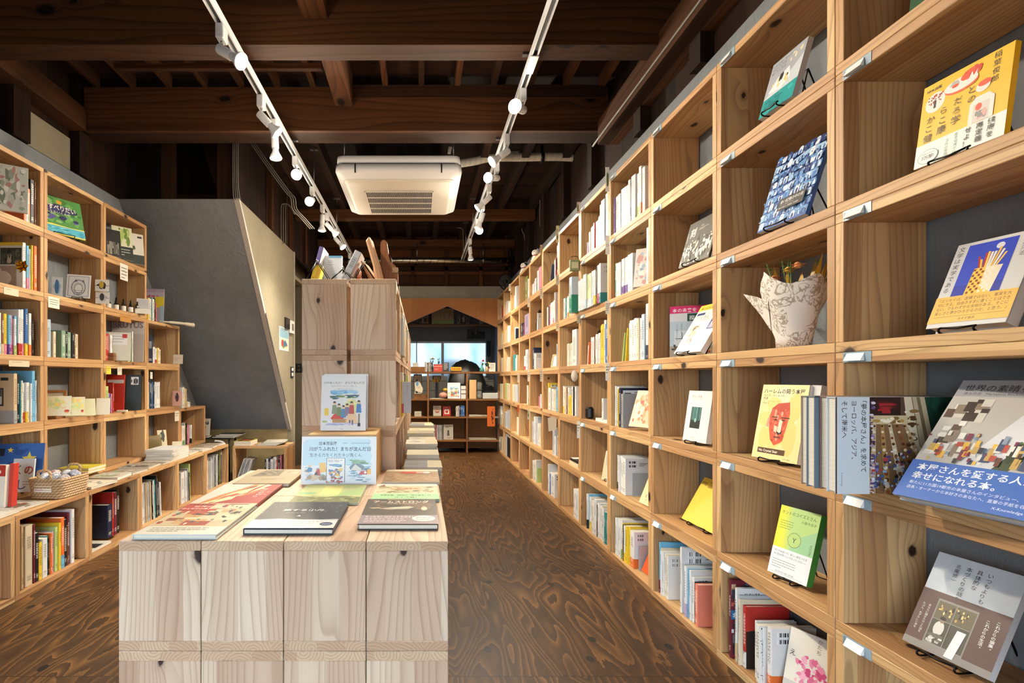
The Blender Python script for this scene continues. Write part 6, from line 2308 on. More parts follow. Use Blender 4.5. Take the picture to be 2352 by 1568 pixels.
MB().box((0, 0, 0), (.07, .05, .05), 0, ch=.002).build('box_body', mat('#8a5c34', .7, name='kraft_card'), bx)
MB().box((.03, -.0006, 0), (.036, .0506, .0508)).box((-.0006, -.0006, .028), (.0706, .0506, .031)).build('string', mat('#5a3a20', .8), bx)
lrow(1, 1, 248, S('light_green/.034/.175 lilac/.014/.13 purple/.014/.13 pink/.012/.125 red/.012/.2'), 210, 0)
cover_book(facing(-2.20, 3.48, lz(1) + .001, D(14), D(6)), .15, .25, .02, '#b8321e', 'orange red folder behind the small spines, third stack', lambda A: (A.r_(.3, .76, .68, .10, '#c9c9c6'), A.r_(.3, .40, .22, .10, '#e0dcd0')), kind='folder', cat='folder')
cover_book(facing(-2.135, 3.535, lz(1) + .001, D(16), D(5)), .17, .25, .02, '#17241c', 'dark green folder with a white barcode label, third stack', lambda A: (A.r_(.62, .72, .28, .22, '#e4e4e2'), A.scatter(.62, .74, .28, .16, 10, ['#2a2a2a'], .01, .02, (2, 5), 'r'), A.r_(.1, .03, .2, .06, '#b8a02a')), kind='folder', cat='folder')
card(-1.985 - .06, 3.42, lz(1) + .001, .06, .012, D(10), 0, '#e4ddc8', 'folded white paper lying before the folders, third stack', None, .03, 'folded_paper')
# fourth stack: on its top, and its tiers
zt3 = .373 + 3 * P + .001
lrow(2, 2, 345, S('navy/.075/.205 white/.020/.12 white/.018/.125 white+red/.02/.115 yellow/.016/.12 white/.02/.12 cream/.02/.11'), 211, 0)
cover_book(facing(-2.17, 3.975, zt3, D(8), D(5)), .15, .27, .006, '#b8b0c0', 'comic magazine with red lettering and a yellow patch, on top of the fourth stack', lambda A: (A.t('パスト', .06, .66, .20, '#c21a3a', .03, fit=.75), A.r_(.55, .45, .45, .32, '#e4d23a'), A.r_(.82, 0, .18, .5, '#9ab8cc'), A.r_(0, .9, 1, .1, '#a898b0')), kind='magazine', cat='magazine')
row(-1, 3.745, zt3, S('orange/.02/.195 white/.014/.17 yellow/.016/.165 cream/.012/.165'), 'on top of the fourth stack, stepped bookcase', 'books on the fourth stack', .01, 212, 0, face=LX)
row(-1, 3.83, zt3, S('white/.014/.165 teal/.012/.175 cream/.014/.175 white/.02/.17 black/.02/.18 red/.008/.15'), 'behind the yellow one on top of the fourth stack', 'books on the fourth stack', .02, 213, 0, face=LX)
fe = MB().tube(smooth([(-2.05, 3.98, zt3 + .012), (-1.99, 4.05, zt3 + .012), (-1.93, 4.16, zt3 + .012), (-1.89, 4.24, zt3 + .008)]), [.006] * 6 + [.011] * 7 + [.016] * 4 + [.02, .012], 8)
tag(fe.build('feather_duster', mat('#c9c0ac', .9, name='pale_feathers')), 'pale feather duster lying on top of the fourth stack', 'duster')
lrow(2, 1, 346, S('pale_blue/.016/.2 navy/.02/.215 black/.014/.21 blue/.012/.2 navy/.02/.205 white/.016/.2 pale_blue/.02/.2 white/.03/.195 white/.02/.2'), 214, 0)
card(-2.03, 4.16, lz(1) + .001, .07, .125, D(10), D(4), '#c9988a', 'pink card with a dark figure, near the end of the fourth stack', lambda A: A.scatter(.25, .2, .5, .7, 8, ['#3a1c1c', '#7a3a34'], .06, .16, (1, 2)))
card(-1.995, 4.10, lz(2) + .001, .075, .075, D(4), D(4), '#e0d2bc', 'cream note card at the end of the fourth stack', lambda A: A.lines(.15, .6, .6, 2, .2, '#a86a5a', .04))
bag = ring_loft([(.075, .035, .02, 0), (.085, .042, .02, .02), (.08, .04, .02, .09), (.07, .03, .02, .125), (.072, .02, .015, .13)]).build('clear_packet', mat('#7a6a4a', .12, trans=.0, name='glossy_film'), None, Matrix.Translation((-2.09, 3.92, lz(0) + .001)) @ Matrix.Rotation(D(40), 4, 'Z'))
tag(bag, 'glossy clear packet on the bench tier, fourth stack', 'packet')
card(-2.07, 4.02, lz(0) + .001, .07, .16, D(50), D(12), '#cfc7a8', 'cream printed card behind the glossy packet', lambda A: A.scatter(.1, .5, .8, .4, 6, ['#3a3a34', '#8a9a6a'], .08, .2))
card(-2.02, 4.13, lz(0) + .001, .07, .06, D(20), D(25), '#d6ceb4', 'small cream card beside the glossy packet', None)
# fifth stack
zt1 = .373 + P + .001
row(-1, 4.262, zt1, S('grey/.026/.175 white+brown/.022/.17 silver_grey/.016/.165 white/.018/.175 red/.014/.17 cream/.02/.18 cream/.016/.17 beige/.012/.165 white/.014/.16'), 'on top of the fifth stack, stepped bookcase', 'books on the fifth stack', .012, 215, 0, face=LX)
row(-1, 4.44, zt1, S('cream/.02/.05 white/.03/.045'), 'lying low at the end on the fifth stack', 'low books on the fifth stack', .012, 216, 0, face=LX)
lrow(3, 0, 418, S('black/.014/.165 orange+lilac/.016/.165 white/.012/.17 white+green/.022/.165 white+green/.016/.165 silver_grey/.012/.19 yellow+silver_grey/.014/.17 black/.014/.18 white/.014/.165 pink/.02/.165 brown/.020/.165 white+black/.016/.165 white+black/.018/.16'), 217, 0)

# ---- shelf talkers on the stepped bookcase
for (px, py, w, h, Y, col, lab, ln) in ((272, 625, .09, .11, 3.45, '#e8e6dc', 'white floor plan card hanging under the top tier, third stack', 4), (108, 695, .085, .06, 2.79, '#e6e2d4', 'white note card hanging under the fourth tier, second stack', 3),
                                        (14, 670, .09, .035, 2.50, '#d8cdb4', 'narrow white strip label under the fourth tier, first stack', 1), (30, 835, .13, .03, 2.55, '#d0c4a8', 'narrow grey strip label under the third tier, first stack', 1),
                                        (270, 732, .13, .045, 3.47, '#b8853f', 'wooden name plate under the fourth tier, third stack', 1), (245, 850, .05, .05, 3.28, '#e8cf4a', 'yellow note under the third tier, third stack', 2), (264, 852, .05, .05, 3.40, '#d8d0bc', 'patterned cream note beside the yellow one, third stack', 2),
                                        (398, 955, .075, .085, 4.20, '#dcd4bc', 'card with a small sketch hanging at the fourth stack seam', 2), (388, 862, .03, .05, 3.80, '#dcd8cc', 'small white tag on the fourth stack, second tier', 2)):
    q = at(px, py, Y)
    o = MB().box((0, 0, 0), (w, .0012, h)).build('hanging_card', mat(col, .75, name='card'), None, LEFTWARD(LX + .0016, Y - w / 2, q.z - h / 2))
    tag(o, lab, 'card', 'notes on the stepped bookcase')
    A = Art(w, h, 0.0, int(px))
    A.lines(.12, .72, .76, ln, .2, '#4a443c', .05)
    if ln == 4:
        A.r_(.35, .35, .3, .012, '#3a3a3a').r_(.35, .6, .3, .012, '#3a3a3a').r_(.35, .35, .012, .26, '#3a3a3a').r_(.65, .35, .012, .26, '#3a3a3a')
    A.build(o, 'lettering', .8)

# ---- things on the bench
BT = .3735
bk = empty('woven_basket', 'woven rope basket of folded cloths on the bench of the stepped bookcase', 'basket', Matrix.Translation((-1.845, 2.60, BT)) @ Matrix.Rotation(D(-4), 4, 'Z'))


def rope_mat():
    g = G('twisted_straw_rope')
    u, v, _ = g.sep(g.coord('UV'))
    f = g.m('FRACT', g.m('ADD', g.m('MULTIPLY', v, 55.0), g.m('MULTIPLY', u, 2.0)))
    g.bump(f, .8, .004)
    return g.done(g.mix(g.m('POWER', f, 2.0), '#cfae84', '#8a6844'), .8)


ROPE = rope_mat()


def rrect(w, d_, r, z, n=5):
    pts = []
    for cx, cy, a0_ in ((w - r, d_ - r, 0), (-w + r, d_ - r, PI / 2), (-w + r, -d_ + r, PI), (w - r, -d_ + r, 1.5 * PI)):
        for q in range(n + 1):
            a = a0_ + q * PI / 2 / n
            pts.append((cx + r * math.cos(a), cy + r * math.sin(a), z))
    return pts + [pts[0]]


mb = MB()
for k in range(8):
    mb.tube(rrect(.082 + k * .0012, .092 + k * .0012, .03, .0065 + k * .0125), .0068, 8, cap=False)
mb.box((-.075, -.085, .002), (.075, .085, .006))
mb.build('basket_weave', ROPE, bk)
for s in (-1, 1):
    MB().tube(smooth([(s * .03, s * .0 + -s * .0 - .092 * s * 0 + (.095 if s > 0 else -.095), .095), (s * .028, (.1 if s > 0 else -.1), .135), (-s * .028, (.1 if s > 0 else -.1), .135), (-s * .03, (.095 if s > 0 else -.095), .095)], 5), .007, 8).build('basket_handle', ROPE, bk)
o = MB().box((-.05, -.0008, .035), (.04, .0, .085)).build('basket_note', PAPER, bk, Matrix.Translation((0, -.101, 0)))
A = Art(.09, .05, -.0008, 3)
A.t('あずま袋', -.5, .95, .2, '#8a3a4a')
A.lines(-.5, 1.3, .9, 2, .2, '#5a5a5a', .05)
A.lines(-.5, .85, .7, 1, .2, '#b84a6a', .05)
A.build(o, 'lettering')


def cloth_mat(a, b):
    g = G('printed_cloth')
    n = g.noise(g.coord('Object'), 90.0, 2.0)
    return g.done(g.mix(g.m('GREATER_THAN', n, .56), a, b), .9)


CL = [cloth_mat('#a8aab4', '#d8d8da'), cloth_mat('#8a90a0', '#c9ccd4'), cloth_mat('#b8b4b0', '#8a7a84'), cloth_mat('#c9c4c4', '#a05a64')]
rr_ = random.Random(5)
for k in range(6):
    x, y = (-.045 + .045 * (k % 3)), (-.045 + .09 * (k // 3))
    prof = [(0, 0), (.022, .002), (.03, .02), (.026, .045), (.012, .062), (0, .066)]
    M = Matrix.Translation((-1.845 + x, 2.60 + y, BT + .062 + rr_.uniform(0, .012))) @ Matrix.Rotation(rr_.uniform(-.4, .4), 4, 'X') @ Matrix.Rotation(rr_.uniform(-.4, .4), 4, 'Y') @ Matrix.Diagonal((1.0, 1.3, .8, 1))
    o = MB().lathe([(r_ * (1 + .0 * i), z) for i, (r_, z) in enumerate(prof)], 10).build('folded_cloth', CL[k % 4], None, M)
    tag(o, 'folded printed cloth in the basket, %s' % ['front corner by the wall', 'front middle', 'front corner by the aisle', 'rear corner by the wall', 'rear middle', 'rear corner by the aisle'][k], 'cloth', 'cloths in the basket')


def art_mag(seed):
    r = random.Random(seed)

    def fn(A):
        c1 = r.choice(['#d8d0bc', '#c9c4b8', '#b8b0a0', '#dcd8cc', '#a8a296'])
        A.r_(0, 0, 1, 1, c1)
        A.r_(.05, .15, r.uniform(.4, .9), r.uniform(.3, .55), r.choice(['#6a5a48', '#8a8a84', '#4a4a44', '#b08a5a', '#8a9a7a']))
        A.scatter(.05, .1, .9, .7, 14, ['#3a3a38', '#a88a6a', '#e4e0d4', '#7a8a6a', '#a84a3a', '#5a6a7a'], .03, .1, (.4, 1.5), 'p')
        A.lines(.08, .9, .7, 2, .06, '#3a3a38', .025)
    return fn


MAGS = [(-1.93, 2.05, BT, .155, .21, .008, 3, 'photo magazine lying at the near end of the bench'), (-1.955, 2.285, BT, .16, .17, .006, -3, 'white leaflet with a line drawing in front of the basket'),
        (-1.93, 2.74, BT, .17, .20, .012, -6, 'pale magazine on the bench just beyond the basket'), (-1.925, 2.95, BT, .16, .17, .018, 5, 'cream magazine with a photo cover past the basket'), (-2.0, 2.965, BT, .07, .2, .004, 3, 'thin leaflet against the crates past the basket'),
        (-1.945, 3.15, BT, .17, .15, .010, -4, 'red and black illustrated magazine at mid bench'), (-1.985, 3.33, BT, .20, .17, .009, 4, 'brown magazine in the middle of the bench'), (-1.975, 3.52, BT, .2, .12, .006, -3, 'dark glossy magazine before the white stack'),
        (-1.96, 3.93, BT, .17, .2, .012, 4, 'pale blue pamphlet past the white stack'), (-1.93, 4.15, BT, .16, .15, .010, -8, 'green and white pamphlet on the far bench'), (-1.94, 4.32, BT, .17, .16, .012, 6, 'buff pamphlet on the far bench'), (-1.95, 4.49, BT, .17, .14, .008, -4, 'last pamphlet at the far end of the bench')]
for k, (X, Y, z, w, l, t, yaw, lab) in enumerate(MAGS):
    flat_book(X, Y, z, w, l, t, '#cfc8b8', lab, D(yaw), art_mag(k), 'magazine', 'magazines lying on the bench', seed=k)
for k in range(2):
    flat_book(-2.17 + .0 * k, 3.03 + .01 * k, .3995 + .0165 * k, .19, .16, .016, '#dccb3a', 'yellow picture book, %s of two stacked at mid bench' % ('lower' if k == 0 else 'upper'), D(-5 + 3 * k),
              lambda A: (A.e(.5, .6, .2, .12, '#f0e48a'), A.lines(.1, .2, .8, 2, .1, '#4a4a20', .03)), 'picture_book', 'stacked yellow books')
for k in range(5):
    flat_book(-1.985 + .006 * ((k * 7) % 3), 3.655 + .004 * (k % 2), BT + .0165 * k, .20, .25, .016, '#d5d7d8', 'white paperback in the bench stack before the fourth crates, %s from the bottom' % ORD[k], D(2 * (k % 3) - 2), None, 'paperback', 'white stack on the bench')

# ---- inside the bench crates
row(-1, 1.995, T + .001, S('black/.014/.25 white/.012/.26 sky_blue/.016/.265 white/.010/.27 black/.012/.26 brown/.010/.25 maroon/.016/.265 pink/.012/.26'), 'bench crate nearest the shopfront, stepped bookcase', 'books in the first bench crate', .02, 231, 0, face=BX)
row(-1, 2.232, T + .001, S('white/.005/.215 light_green/.012/.235 grey/.014/.285 beige/.014/.285 brown/.010/.275 cream/.042/.275 maroon/.013/.27 black/.022/.225 yellow/.022/.175 white/.030/.185 teal/.012/.19 black/.006/.175 orange/.013/.195 pink/.012/.195 silver_grey/.008/.2 light_green/.020/.215 yellow/.014/.23 orange+sky_blue/.024/.25 black/.022/.235 brown/.010/.2 maroon/.016/.262 white/.022/.272'), 'second bench crate, stepped bookcase', 'books in the second bench crate', .02, 232, 0, face=BX)
row(-1, 2.93, T + .001 + .02, S('navy/.045/.19 red/.012/.255 maroon/.03/.25 black/.03/.262'), 'third bench crate, stepped bookcase', 'books in the third bench crate', .04, 233, 0, face=BX)
flat_book(BX - .20, 2.73, T + .001, .18, .19, .012, '#c9c9c2', 'white photo magazine lying in the third bench crate', 0, lambda A: A.r_(.2, .3, .75, .4, '#2a2a2a'), 'magazine')
row(-1, 3.226, T + .001, S('grey/.02/.24 yellow/.012/.235 maroon/.012/.23 white/.014/.26 white/.014/.262 silver_grey/.014/.262 beige/.014/.26 silver_grey/.014/.258 grey/.014/.262 beige/.014/.26 black/.016/.265 white/.014/.26 teal/.016/.262 black/.016/.285 white/.012/.285 black/.02/.24 white/.012/.23', lean=-D(3), spread=.12), 'fourth bench crate, stepped bookcase', 'magazines in the fourth bench crate', .03, 234, 0, face=BX)
row(-1, 3.785, T + .001, S('beige/.008/.20', lean=-D(22)), 'leaning in the fifth bench crate', 'books in the fifth bench crate', .03, 235, 0, face=BX)
row(-1, 3.815, T + .001, S('white/.05/.235 silver_grey/.02/.24 white/.02/.235 grey/.014/.25 black/.014/.22 light_green/.022/.28', lean=-D(2), spread=.2), 'fifth bench crate, stepped bookcase', 'books in the fifth bench crate', .03, 236, 0, face=BX)
row(-1, 4.19, T + .001, specs(.40, M_MIX, random.Random(5), (.24, .28), (.012, .02), 0, 0), 'sixth bench crate, stepped bookcase', 'magazines in the sixth bench crate', .03, 237, 0, face=BX)

# ---- corner under the staircase
def srow(x0, y, z, sp, place, group):
    x = x0
    for i, s in enumerate(sp):
        M = frame((x, y, z), (1, 0, 0), (0, 1, 0))
        if s.get('lean'):
            M = M @ Matrix.Translation((s['t'], 0, 0)) @ Matrix.Rotation(s['lean'], 4, 'Y') @ Matrix.Translation((-s['t'], 0, 0))
        book(M, s['t'], s['h'], s['d'], s['col'], '%s book, %s along, %s' % (s['col'], ORD[i], place), group, 'paperback', False, s.get('obi'))
        x += s['t'] + .001 + (abs(math.sin(s.get('lean', 0))) * .012)


srow(-1.452, 4.735, T + .001, S('black/.014/.19 white/.016/.195 navy/.02/.2 white/.024/.19 silver_grey/.012/.21 white/.016/.212 red/.014/.185 black/.020/.19 pink/.012/.225'), 'crate under the staircase', 'books in the crate under the staircase')
srow(-1.715, 4.735, T + .001, S('silver_grey/.012/.205 grey/.010/.205 silver_grey/.014/.2 grey/.012/.2 silver_grey/.02/.195', lean=D(19)), 'leaning in the crate under the staircase', 'leaning magazines under the staircase')
for k in range(2):
    flat_book(-1.735, 4.73, P + .001 + .0215 * k, .155, .2, .021, '#e0ddd0' if k == 0 else '#c9b82a', 'white paperback on the crate under the staircase, lower' if k == 0 else 'paperback with a yellow edge on the crate under the staircase, upper', D(0),
              (lambda A: (A.r_(.12, .05, .76, .9, '#2c2a26'), A.r_(.3, .3, .5, .3, '#b8502a'))) if k else None)
for k in range(4):
    flat_book(-1.54 + .02 * k, 4.735 + .015 * k, P + .001 + .0062 * k, .20, .24, .006, ['#8a8a8c', '#a8a8a6', '#6a6a6e', '#b8b4a8'][k], 'loose magazine on the crate under the staircase, %s from the bottom' % ORD[k], D(4 * k - 5), None, 'magazine', 'magazines on the crate under the staircase')
st = empty('side_table', 'low black side table with magazines in the corner under the soffit', 'table', Matrix.Translation((-1.98, 4.86, 0)))
MB().box((-.19, -.10, .40), (.20, .10, .412), 0, ch=.002).build('tabletop', BLACK, st)
for sx, sy in ((-.17, -.08), (.18, -.08), (-.17, .08), (.18, .08)):
    MB().tube([(sx, sy, 0), (sx, sy, .40)], .009, 8).build('leg', mat('#3a3a3c', .4, .6), st)
MB().tube(smooth([(.06, -.115, .385), (.12, -.12, .38), (.15, -.12, .36), (.165, -.12, .32)], 4), .011, 8).build('handle', WHITE, st)
for k in range(3):
    flat_book(-1.96 + .03 * k, 4.78 + .01 * k, .4125 + .0105 * k, .21, .15, .010, ['#3a3a3c', '#8a8a8e', '#2a2a2c'][k], 'dark magazine on the black side table, %s from the bottom' % ORD[k], D(-6 + 5 * k), None, 'magazine', 'magazines on the side table')
flat_book(-2.155, 4.775, .4125, .15, .12, .008, '#b8a89a', 'red and white leaflet at the edge of the side table', D(6), lambda A: A.r_(.2, .3, .7, .4, '#a83a2a'), 'leaflet')
card(-2.13, 4.86, .422, .11, .165, D(6), D(12), '#c4bfae', 'grey leaflet with a photo standing on the side table', lambda A: (A.r_(.0, .2, .62, .36, '#2a2822'), A.scatter(.02, .3, .55, .2, 8, ['#c9c4b4', '#8a8474'], .04, .1), A.scatter(.5, .62, .4, .3, 4, ['#3a3a34'], .04, .06)))

# ------------------------------------------------------------------ wall fittings beside the stairs
def on_cheek(px0, py0, px1, py1):
    ya, yb = F * -SX / (CX - px0), F * -SX / (CX - px1)
    return ya, yb, EYE + (CY - py1) / F * (ya + yb) / 2, EYE + (CY - py0) / F * (ya + yb) / 2


ya, yb, za, zb = on_cheek(641, 752, 663, 805)
po = MB().box((SX + .0005, ya, za), (SX + .0015, yb, zb)).build('small_poster', mat('#bcd2dc', .5, name='poster_paper'))
tag(po, 'small illustrated exhibition poster on the plaster beside the switches', 'poster')
A = Art(yb - ya, zb - za, 0.0, 3)
A.r_(.05, .55, .9, .3, '#8ab4c8').r_(.05, .05, .9, .48, '#e0d8c4').scatter(.1, .08, .8, .4, 14, ['#c23a2e', '#e8c83a', '#3a6a9a', '#6a8a4a'], .05, .11).lines(.1, .92, .8, 2, .06, '#3a4a5a', .025)
A.build(po, 'poster_print', M=LEFTWARD(SX + .0016, ya, za))
ya, yb, za, zb = on_cheek(653, 730, 662, 755)
cp = empty('control_panel', 'black remote control panel above the small poster', 'panel', Matrix.Translation((SX, ya, za)))
MB().box((.0005, 0, 0), (.018, yb - ya, zb - za), 0, ch=.003).build('panel_body', BLACK, cp)
MB().box((.018, .012, .05), (.0185, yb - ya - .012, zb - za - .012)).build('panel_print', mat('#3a3632', .4), cp)
ya, yb, za, zb = on_cheek(664.5, 737, 672, 766)
th = empty('thermostat', 'white thermostat box beside the door casing', 'thermostat', Matrix.Translation((SX, ya, za)))
MB().box((.0005, 0, 0), (.02, yb - ya, zb - za), 0, ch=.003).build('thermostat_body', WHITE, th)
MB().box((.02, .03, .03), (.0205, yb - ya - .03, zb - za - .03)).build('display', mat('#6a7068', .3), th)
ya, yb, za, zb = on_cheek(667, 842, 672.5, 868)
sw = empty('light_switch', 'black switch plate with two white rockers beside the door casing', 'switch', Matrix.Translation((SX, ya, za)))
MB().box((.0005, 0, 0), (.008, yb - ya, zb - za), 0, ch=.002).build('switch_plate', BLACK, sw)
for k in range(2):
    MB().box((.008, .02, .02 + k * .055), (.011, yb - ya - .02, .055 + k * .05), 0, ch=.001).build('rocker', WHITE, sw)
p = at(687, 845, 5.75)
so = empty('wall_outlet', 'black double power outlet on the dim passage wall', 'outlet', Matrix.Translation((p.x, 5.7495, p.z)))
MB().box((-.035, -.008, -.05), (.035, 0, .05), 0, ch=.002).build('outlet_plate', BLACK, so)
for k in (-1, 1):
    MB().box((-.016, -.010, k * .022 - .012), (.016, -.008, k * .022 + .012), 0, ch=.001).build('socket', mat('#3c3a36', .5), so)

# ------------------------------------------------------------------ display table
TT = 2 * TZ + .0006


def art_orani(A):
    A.r_(0, 0, 1, .22, '#d9d6c6')
    A.lines(.10, .17, .7, 3, .045, '#4a4438', .012)
    A.r_(0, .22, 1, .78, '#c9b894')
    A.scatter(0, .24, 1, .74, 34, ['#b8563c', '#d8c8a4', '#e0d4b4', '#a84a34', '#c9a06a', '#8a4a34'], .08, .17, (.25, .6), 'r')
    A.scatter(0, .25, 1, .7, 44, ['#2e3430', '#e8dcc0', '#5a6a5a', '#c23a2e', '#8a8a7a', '#3a4a5a'], .012, .035, (.5, 1.6))
    A.r_(.02, .72, .40, .25, '#b8382a')
    A.t('ORANI', .05, .905, .07, '#2a1a16', .01)
    A.t('世界の', .16, .835, .062, '#f0e4d8', .012)
    A.t('まんなかの島', .05, .755, .062, '#f0e4d8', .012, fit=.35)


def art_redpeak(A):
    A.r_(0, 0, 1, 1, '#a8281c')
    A.p([(0, 0), (.26, 0), (.30, .3), (.46, .6), (.62, 1), (0, 1)], '#d8ccc0')
    A.p([(.12, 0), (.30, .1), (.36, .4), (.52, .7), (.66, 1), (.52, 1), (.40, .7), (.24, .4)], '#c9823c')
    A.p([(.18, 0), (.42, .14), (.44, .36), (.60, .52), (.62, .75), (.72, 1), (.62, 1), (.52, .74), (.36, .48), (.30, .2)], '#ecd9a0')
    A.p([(.30, 0), (.52, .2), (.52, .34), (.74, .56), (.78, .84), (.84, .95), (.74, 1), (.70, .8), (.62, .5), (.44, .3)], '#f0e0b0')
    A.p([(.30, .12), (.40, .3), (.52, .46), (.46, .5), (.34, .34)], '#b8502a')
    A.p([(.44, .62), (.60, .80), (.64, .95), (.52, .84)], '#7a3226')
    A.p([(.56, .3), (.72, .5), (.80, .74), (.74, .72), (.60, .48)], '#d8702c')
    A.vt('空の石切り', .78, .78, .075, '#f0dcd0', 1.3)
    A.vt('本山 歩', .90, .62, .04, '#e8c8b8', 1.3)


def art_brownbook(A):
    A.r_(0, 0, 1, 1, '#a89878')
    A.p([(.10, .45), (.22, .92), (.58, .95), (.62, .5)], '#6e6450')
    A.scatter(.14, .5, .42, .4, 26, ['#5a5244', '#8a8068', '#4a4438'], .03, .07, (.4, 1.6), 'p')
    A.p([(.62, .55), (.66, .96), (.98, .96), (.98, .6)], '#c29a80')
    A.scatter(.68, .6, .28, .3, 10, ['#c8806a', '#d8a48c'], .03, .07)
    A.lines(.4, .28, .4, 2, .06, '#6a5a44', .02)


def art_boat(A):
    A.r_(0, .27, 1, .73, '#2c2f33')
    A.scatter(0, .5, 1, .5, 170, ['#c9c9c4', '#8a8c8c', '#e8e8e2'], .0022, .0045, (.8, 1.2))
    A.t('旅する小舟', .24, .60, .085, '#dcdcda', .012)
    A.lines(.30, .52, .44, 1, .04, '#9a9a98', .012)
    A.p([(.48, .40), (.50, .44), (.52, .40)], '#e8e8e2')
    A.e(.5, .40, .03, .006, '#e8e8e2')
    A.r_(0, 0, 1, .28, '#d6d8d8')
    A.p([(0, .27), (.3, .31), (.7, .27), (1, .30), (1, .25), (0, .25)], '#b8bcbe')
    A.t('世界を変えるのは本と旅する力', .18, .19, .042, '#4a4a4e', fit=.66)
    A.lines(.26, .14, .48, 3, .035, '#8a8a8e', .01)
    A.e(.89, .13, .075, .058, '#33406a')
    A.t('刊行', .89, .11, .04, '#c9d0e4', center=True)


def art_green(A):
    A.r_(0, 0, 1, 1, '#c3c98a')
    A.p([(0, 0), (1, 0), (1, .28), (.7, .34), (.4, .26), (0, .34)], '#7a7a4a')
    A.scatter(0, .05, 1, .35, 26, ['#8a8a5a', '#5a6a3a', '#a8a874', '#b0b07a'], .04, .10, (.3, .7), 'p')
    A.r_(0, .42, .28, .12, '#9ac08a')
    A.r_(.34, .4, .3, .5, '#e4da8a')
    A.p([(.6, .3), (1, .4), (1, .8), (.7, .6)], '#a8c080')


def art_armstrong(A):
    A.r_(0, 0, 1, 1, '#453a30')
    A.scatter(0, .4, 1, .6, 26, ['#5a4a3a', '#3a322a', '#6a5540', '#4e4236'], .08, .2, (.4, .9), 'p')
    A.p([(.30, .93), (.55, .96), (.55, 1), (.28, 1)], '#8a7a60')
    A.t('アームストロング', .10, .82, .11, '#ece6d8', .02, fit=.80)
    A.lines(.3, .765, .5, 1, .04, '#c9b89a', .018)
    A.p([(.20, .57), (.36, .62), (.62, .66), (.70, .63), (.60, .55), (.36, .53)], '#b0aa94')
    A.p([(.34, .60), (.62, .655), (.66, .63), (.42, .585)], '#e0dcc8')
    A.p([(.06, .60), (.20, .62), (.24, .59), (.12, .57)], '#c9b48a')
    A.e(.83, .57, .045, .075, '#c9b894')
    A.e(.83, .64, .025, .025, '#b8a482')
    A.e(.83, .57, .03, .05, '#e0d4b4')
    A.p([(0, 0), (1, 0), (1, .31), (0, .31)], '#8f8287')
    A.t('やったぜ！ロケットネズミ！', .06, .225, .062, '#e4e0dc', .01, fit=.62)
    A.t('月をめざしてひとり', .06, .15, .055, '#d8d4d0', .006, fit=.5)
    A.lines(.06, .10, .55, 2, .04, '#c9c4c4', .016)
    A.e(.82, .19, .15, .10, '#dcdcd8')
    A.lines(.72, .22, .2, 3, .04, '#8a8a8a', .014)


def art_travel(A):
    A.r_(0, .32, 1, .68, '#cfc8a8')
    A.r_(0, .86, 1, .14, '#e0dcd0')
    A.scatter(0, .36, 1, .5, 60, ['#8a8a5a', '#a8a070', '#6a704a', '#d8d0b0', '#b0a484'], .03, .09, (.3, .8), 'p')
    A.p([(.04, .80), (.12, .95), (.16, .80)], '#8a6a4a')
    A.p([(.24, .60), (.26, .74), (.72, .74), (.72, .60)], '#e8b48c')
    A.t('旅の絵本 IX', .34, .63, .09, '#3a2a1c', .008, fit=.34)
    A.r_(0, 0, 1, .32, '#9fcf9a')
    A.t('安野光雅、9冊目の「旅の絵本」は', .12, .20, .09, '#2a3a26', .006, fit=.76)
    A.t('スイス編！', .34, .08, .07, '#2a3a26', .006)


def art_brownscene(A):
    A.r_(0, 0, 1, 1, '#a88a64')
    A.r_(0, .84, 1, .16, '#d8cdb4')
    A.scatter(0, 0, 1, .84, 110, ['#8a6a48', '#c9aa80', '#6a5038', '#b8966a', '#d8bc94'], .02, .08, (.15, .4), 'p')
    A.r_(.30, .62, .30, .16, '#c8462c')
    A.r_(.58, .64, .16, .13, '#dfa49c')
    A.e(.78, .70, .07, .08, '#d6d2d2')


TB = [(-.734, 1.294, .215, .325, .0125, '#cbd3d4', 'picture book with a red ORANI panel, front corner of the display table by the stairs', art_orani), (-.738, 1.622, .218, .297, .011, '#b04a3c', 'red and cream picture book with a mountain ridge, second in the stair side column', art_redpeak),
      (-.712, 1.925, .215, .30, .013, '#b0a084', 'beige picture book with a grey drawing, rearmost in the stair side column', art_brownbook), (-.466, 1.334, .237, .292, .015, '#2c3a4a', 'black starry picture book with a white band, front middle of the display table', art_boat),
      (-.428, 1.645, .225, .275, .009, '#c9d8c0', 'pale green landscape picture book under the exhibition poster', art_green), (-.171, 1.376, .219, .288, .0155, '#4a4038', 'brown picture book with a floating mouse and lilac band, front aisle corner of the table', art_armstrong),
      (-.164, 1.683, .226, .245, .010, '#b8d4d8', 'picture book with a green band and peach title plate, second in the aisle column', art_travel), (-.148, 1.965, .222, .265, .011, '#d8cdb8', 'brown scenic picture book with a red patch, rearmost in the aisle column', art_brownscene)]
for k, (X, Y, w, l, t, col, lab, fn) in enumerate(TB):
    M = frame((X, Y, TT + t), (1, 0, 0), (0, 0, -1), (0, 1, 0))
    cover_book(M, w, l, t, col, lab, fn, hard=True, kind='picture_book', seed=k + 3, spine='R' if k in (5, 6, 7) else 'L')

bxm = empty('plywood_box', 'open plywood display box behind the exhibition poster on the table', 'box', Matrix.Translation((-.443, 2.0, TT)))
bw, bd, bh, bt = .268, .278, .1905, .012
MB().box((0, 0, bh - bt), (bw, bd, bh), 0, 0, None, .0008).build('top_panel', PLYWOOD, bxm)
MB().box((0, 0, 0), (bw, bd, bt), 0, 0, None, .0008).build('bottom_panel', PLYWOOD, bxm)
for x in (0, bw - bt):
    MB().box((x, 0, bt), (x + bt, bd, bh - bt), 0, 2, None, .0008).build('side_panel', PLYWOOD, bxm)


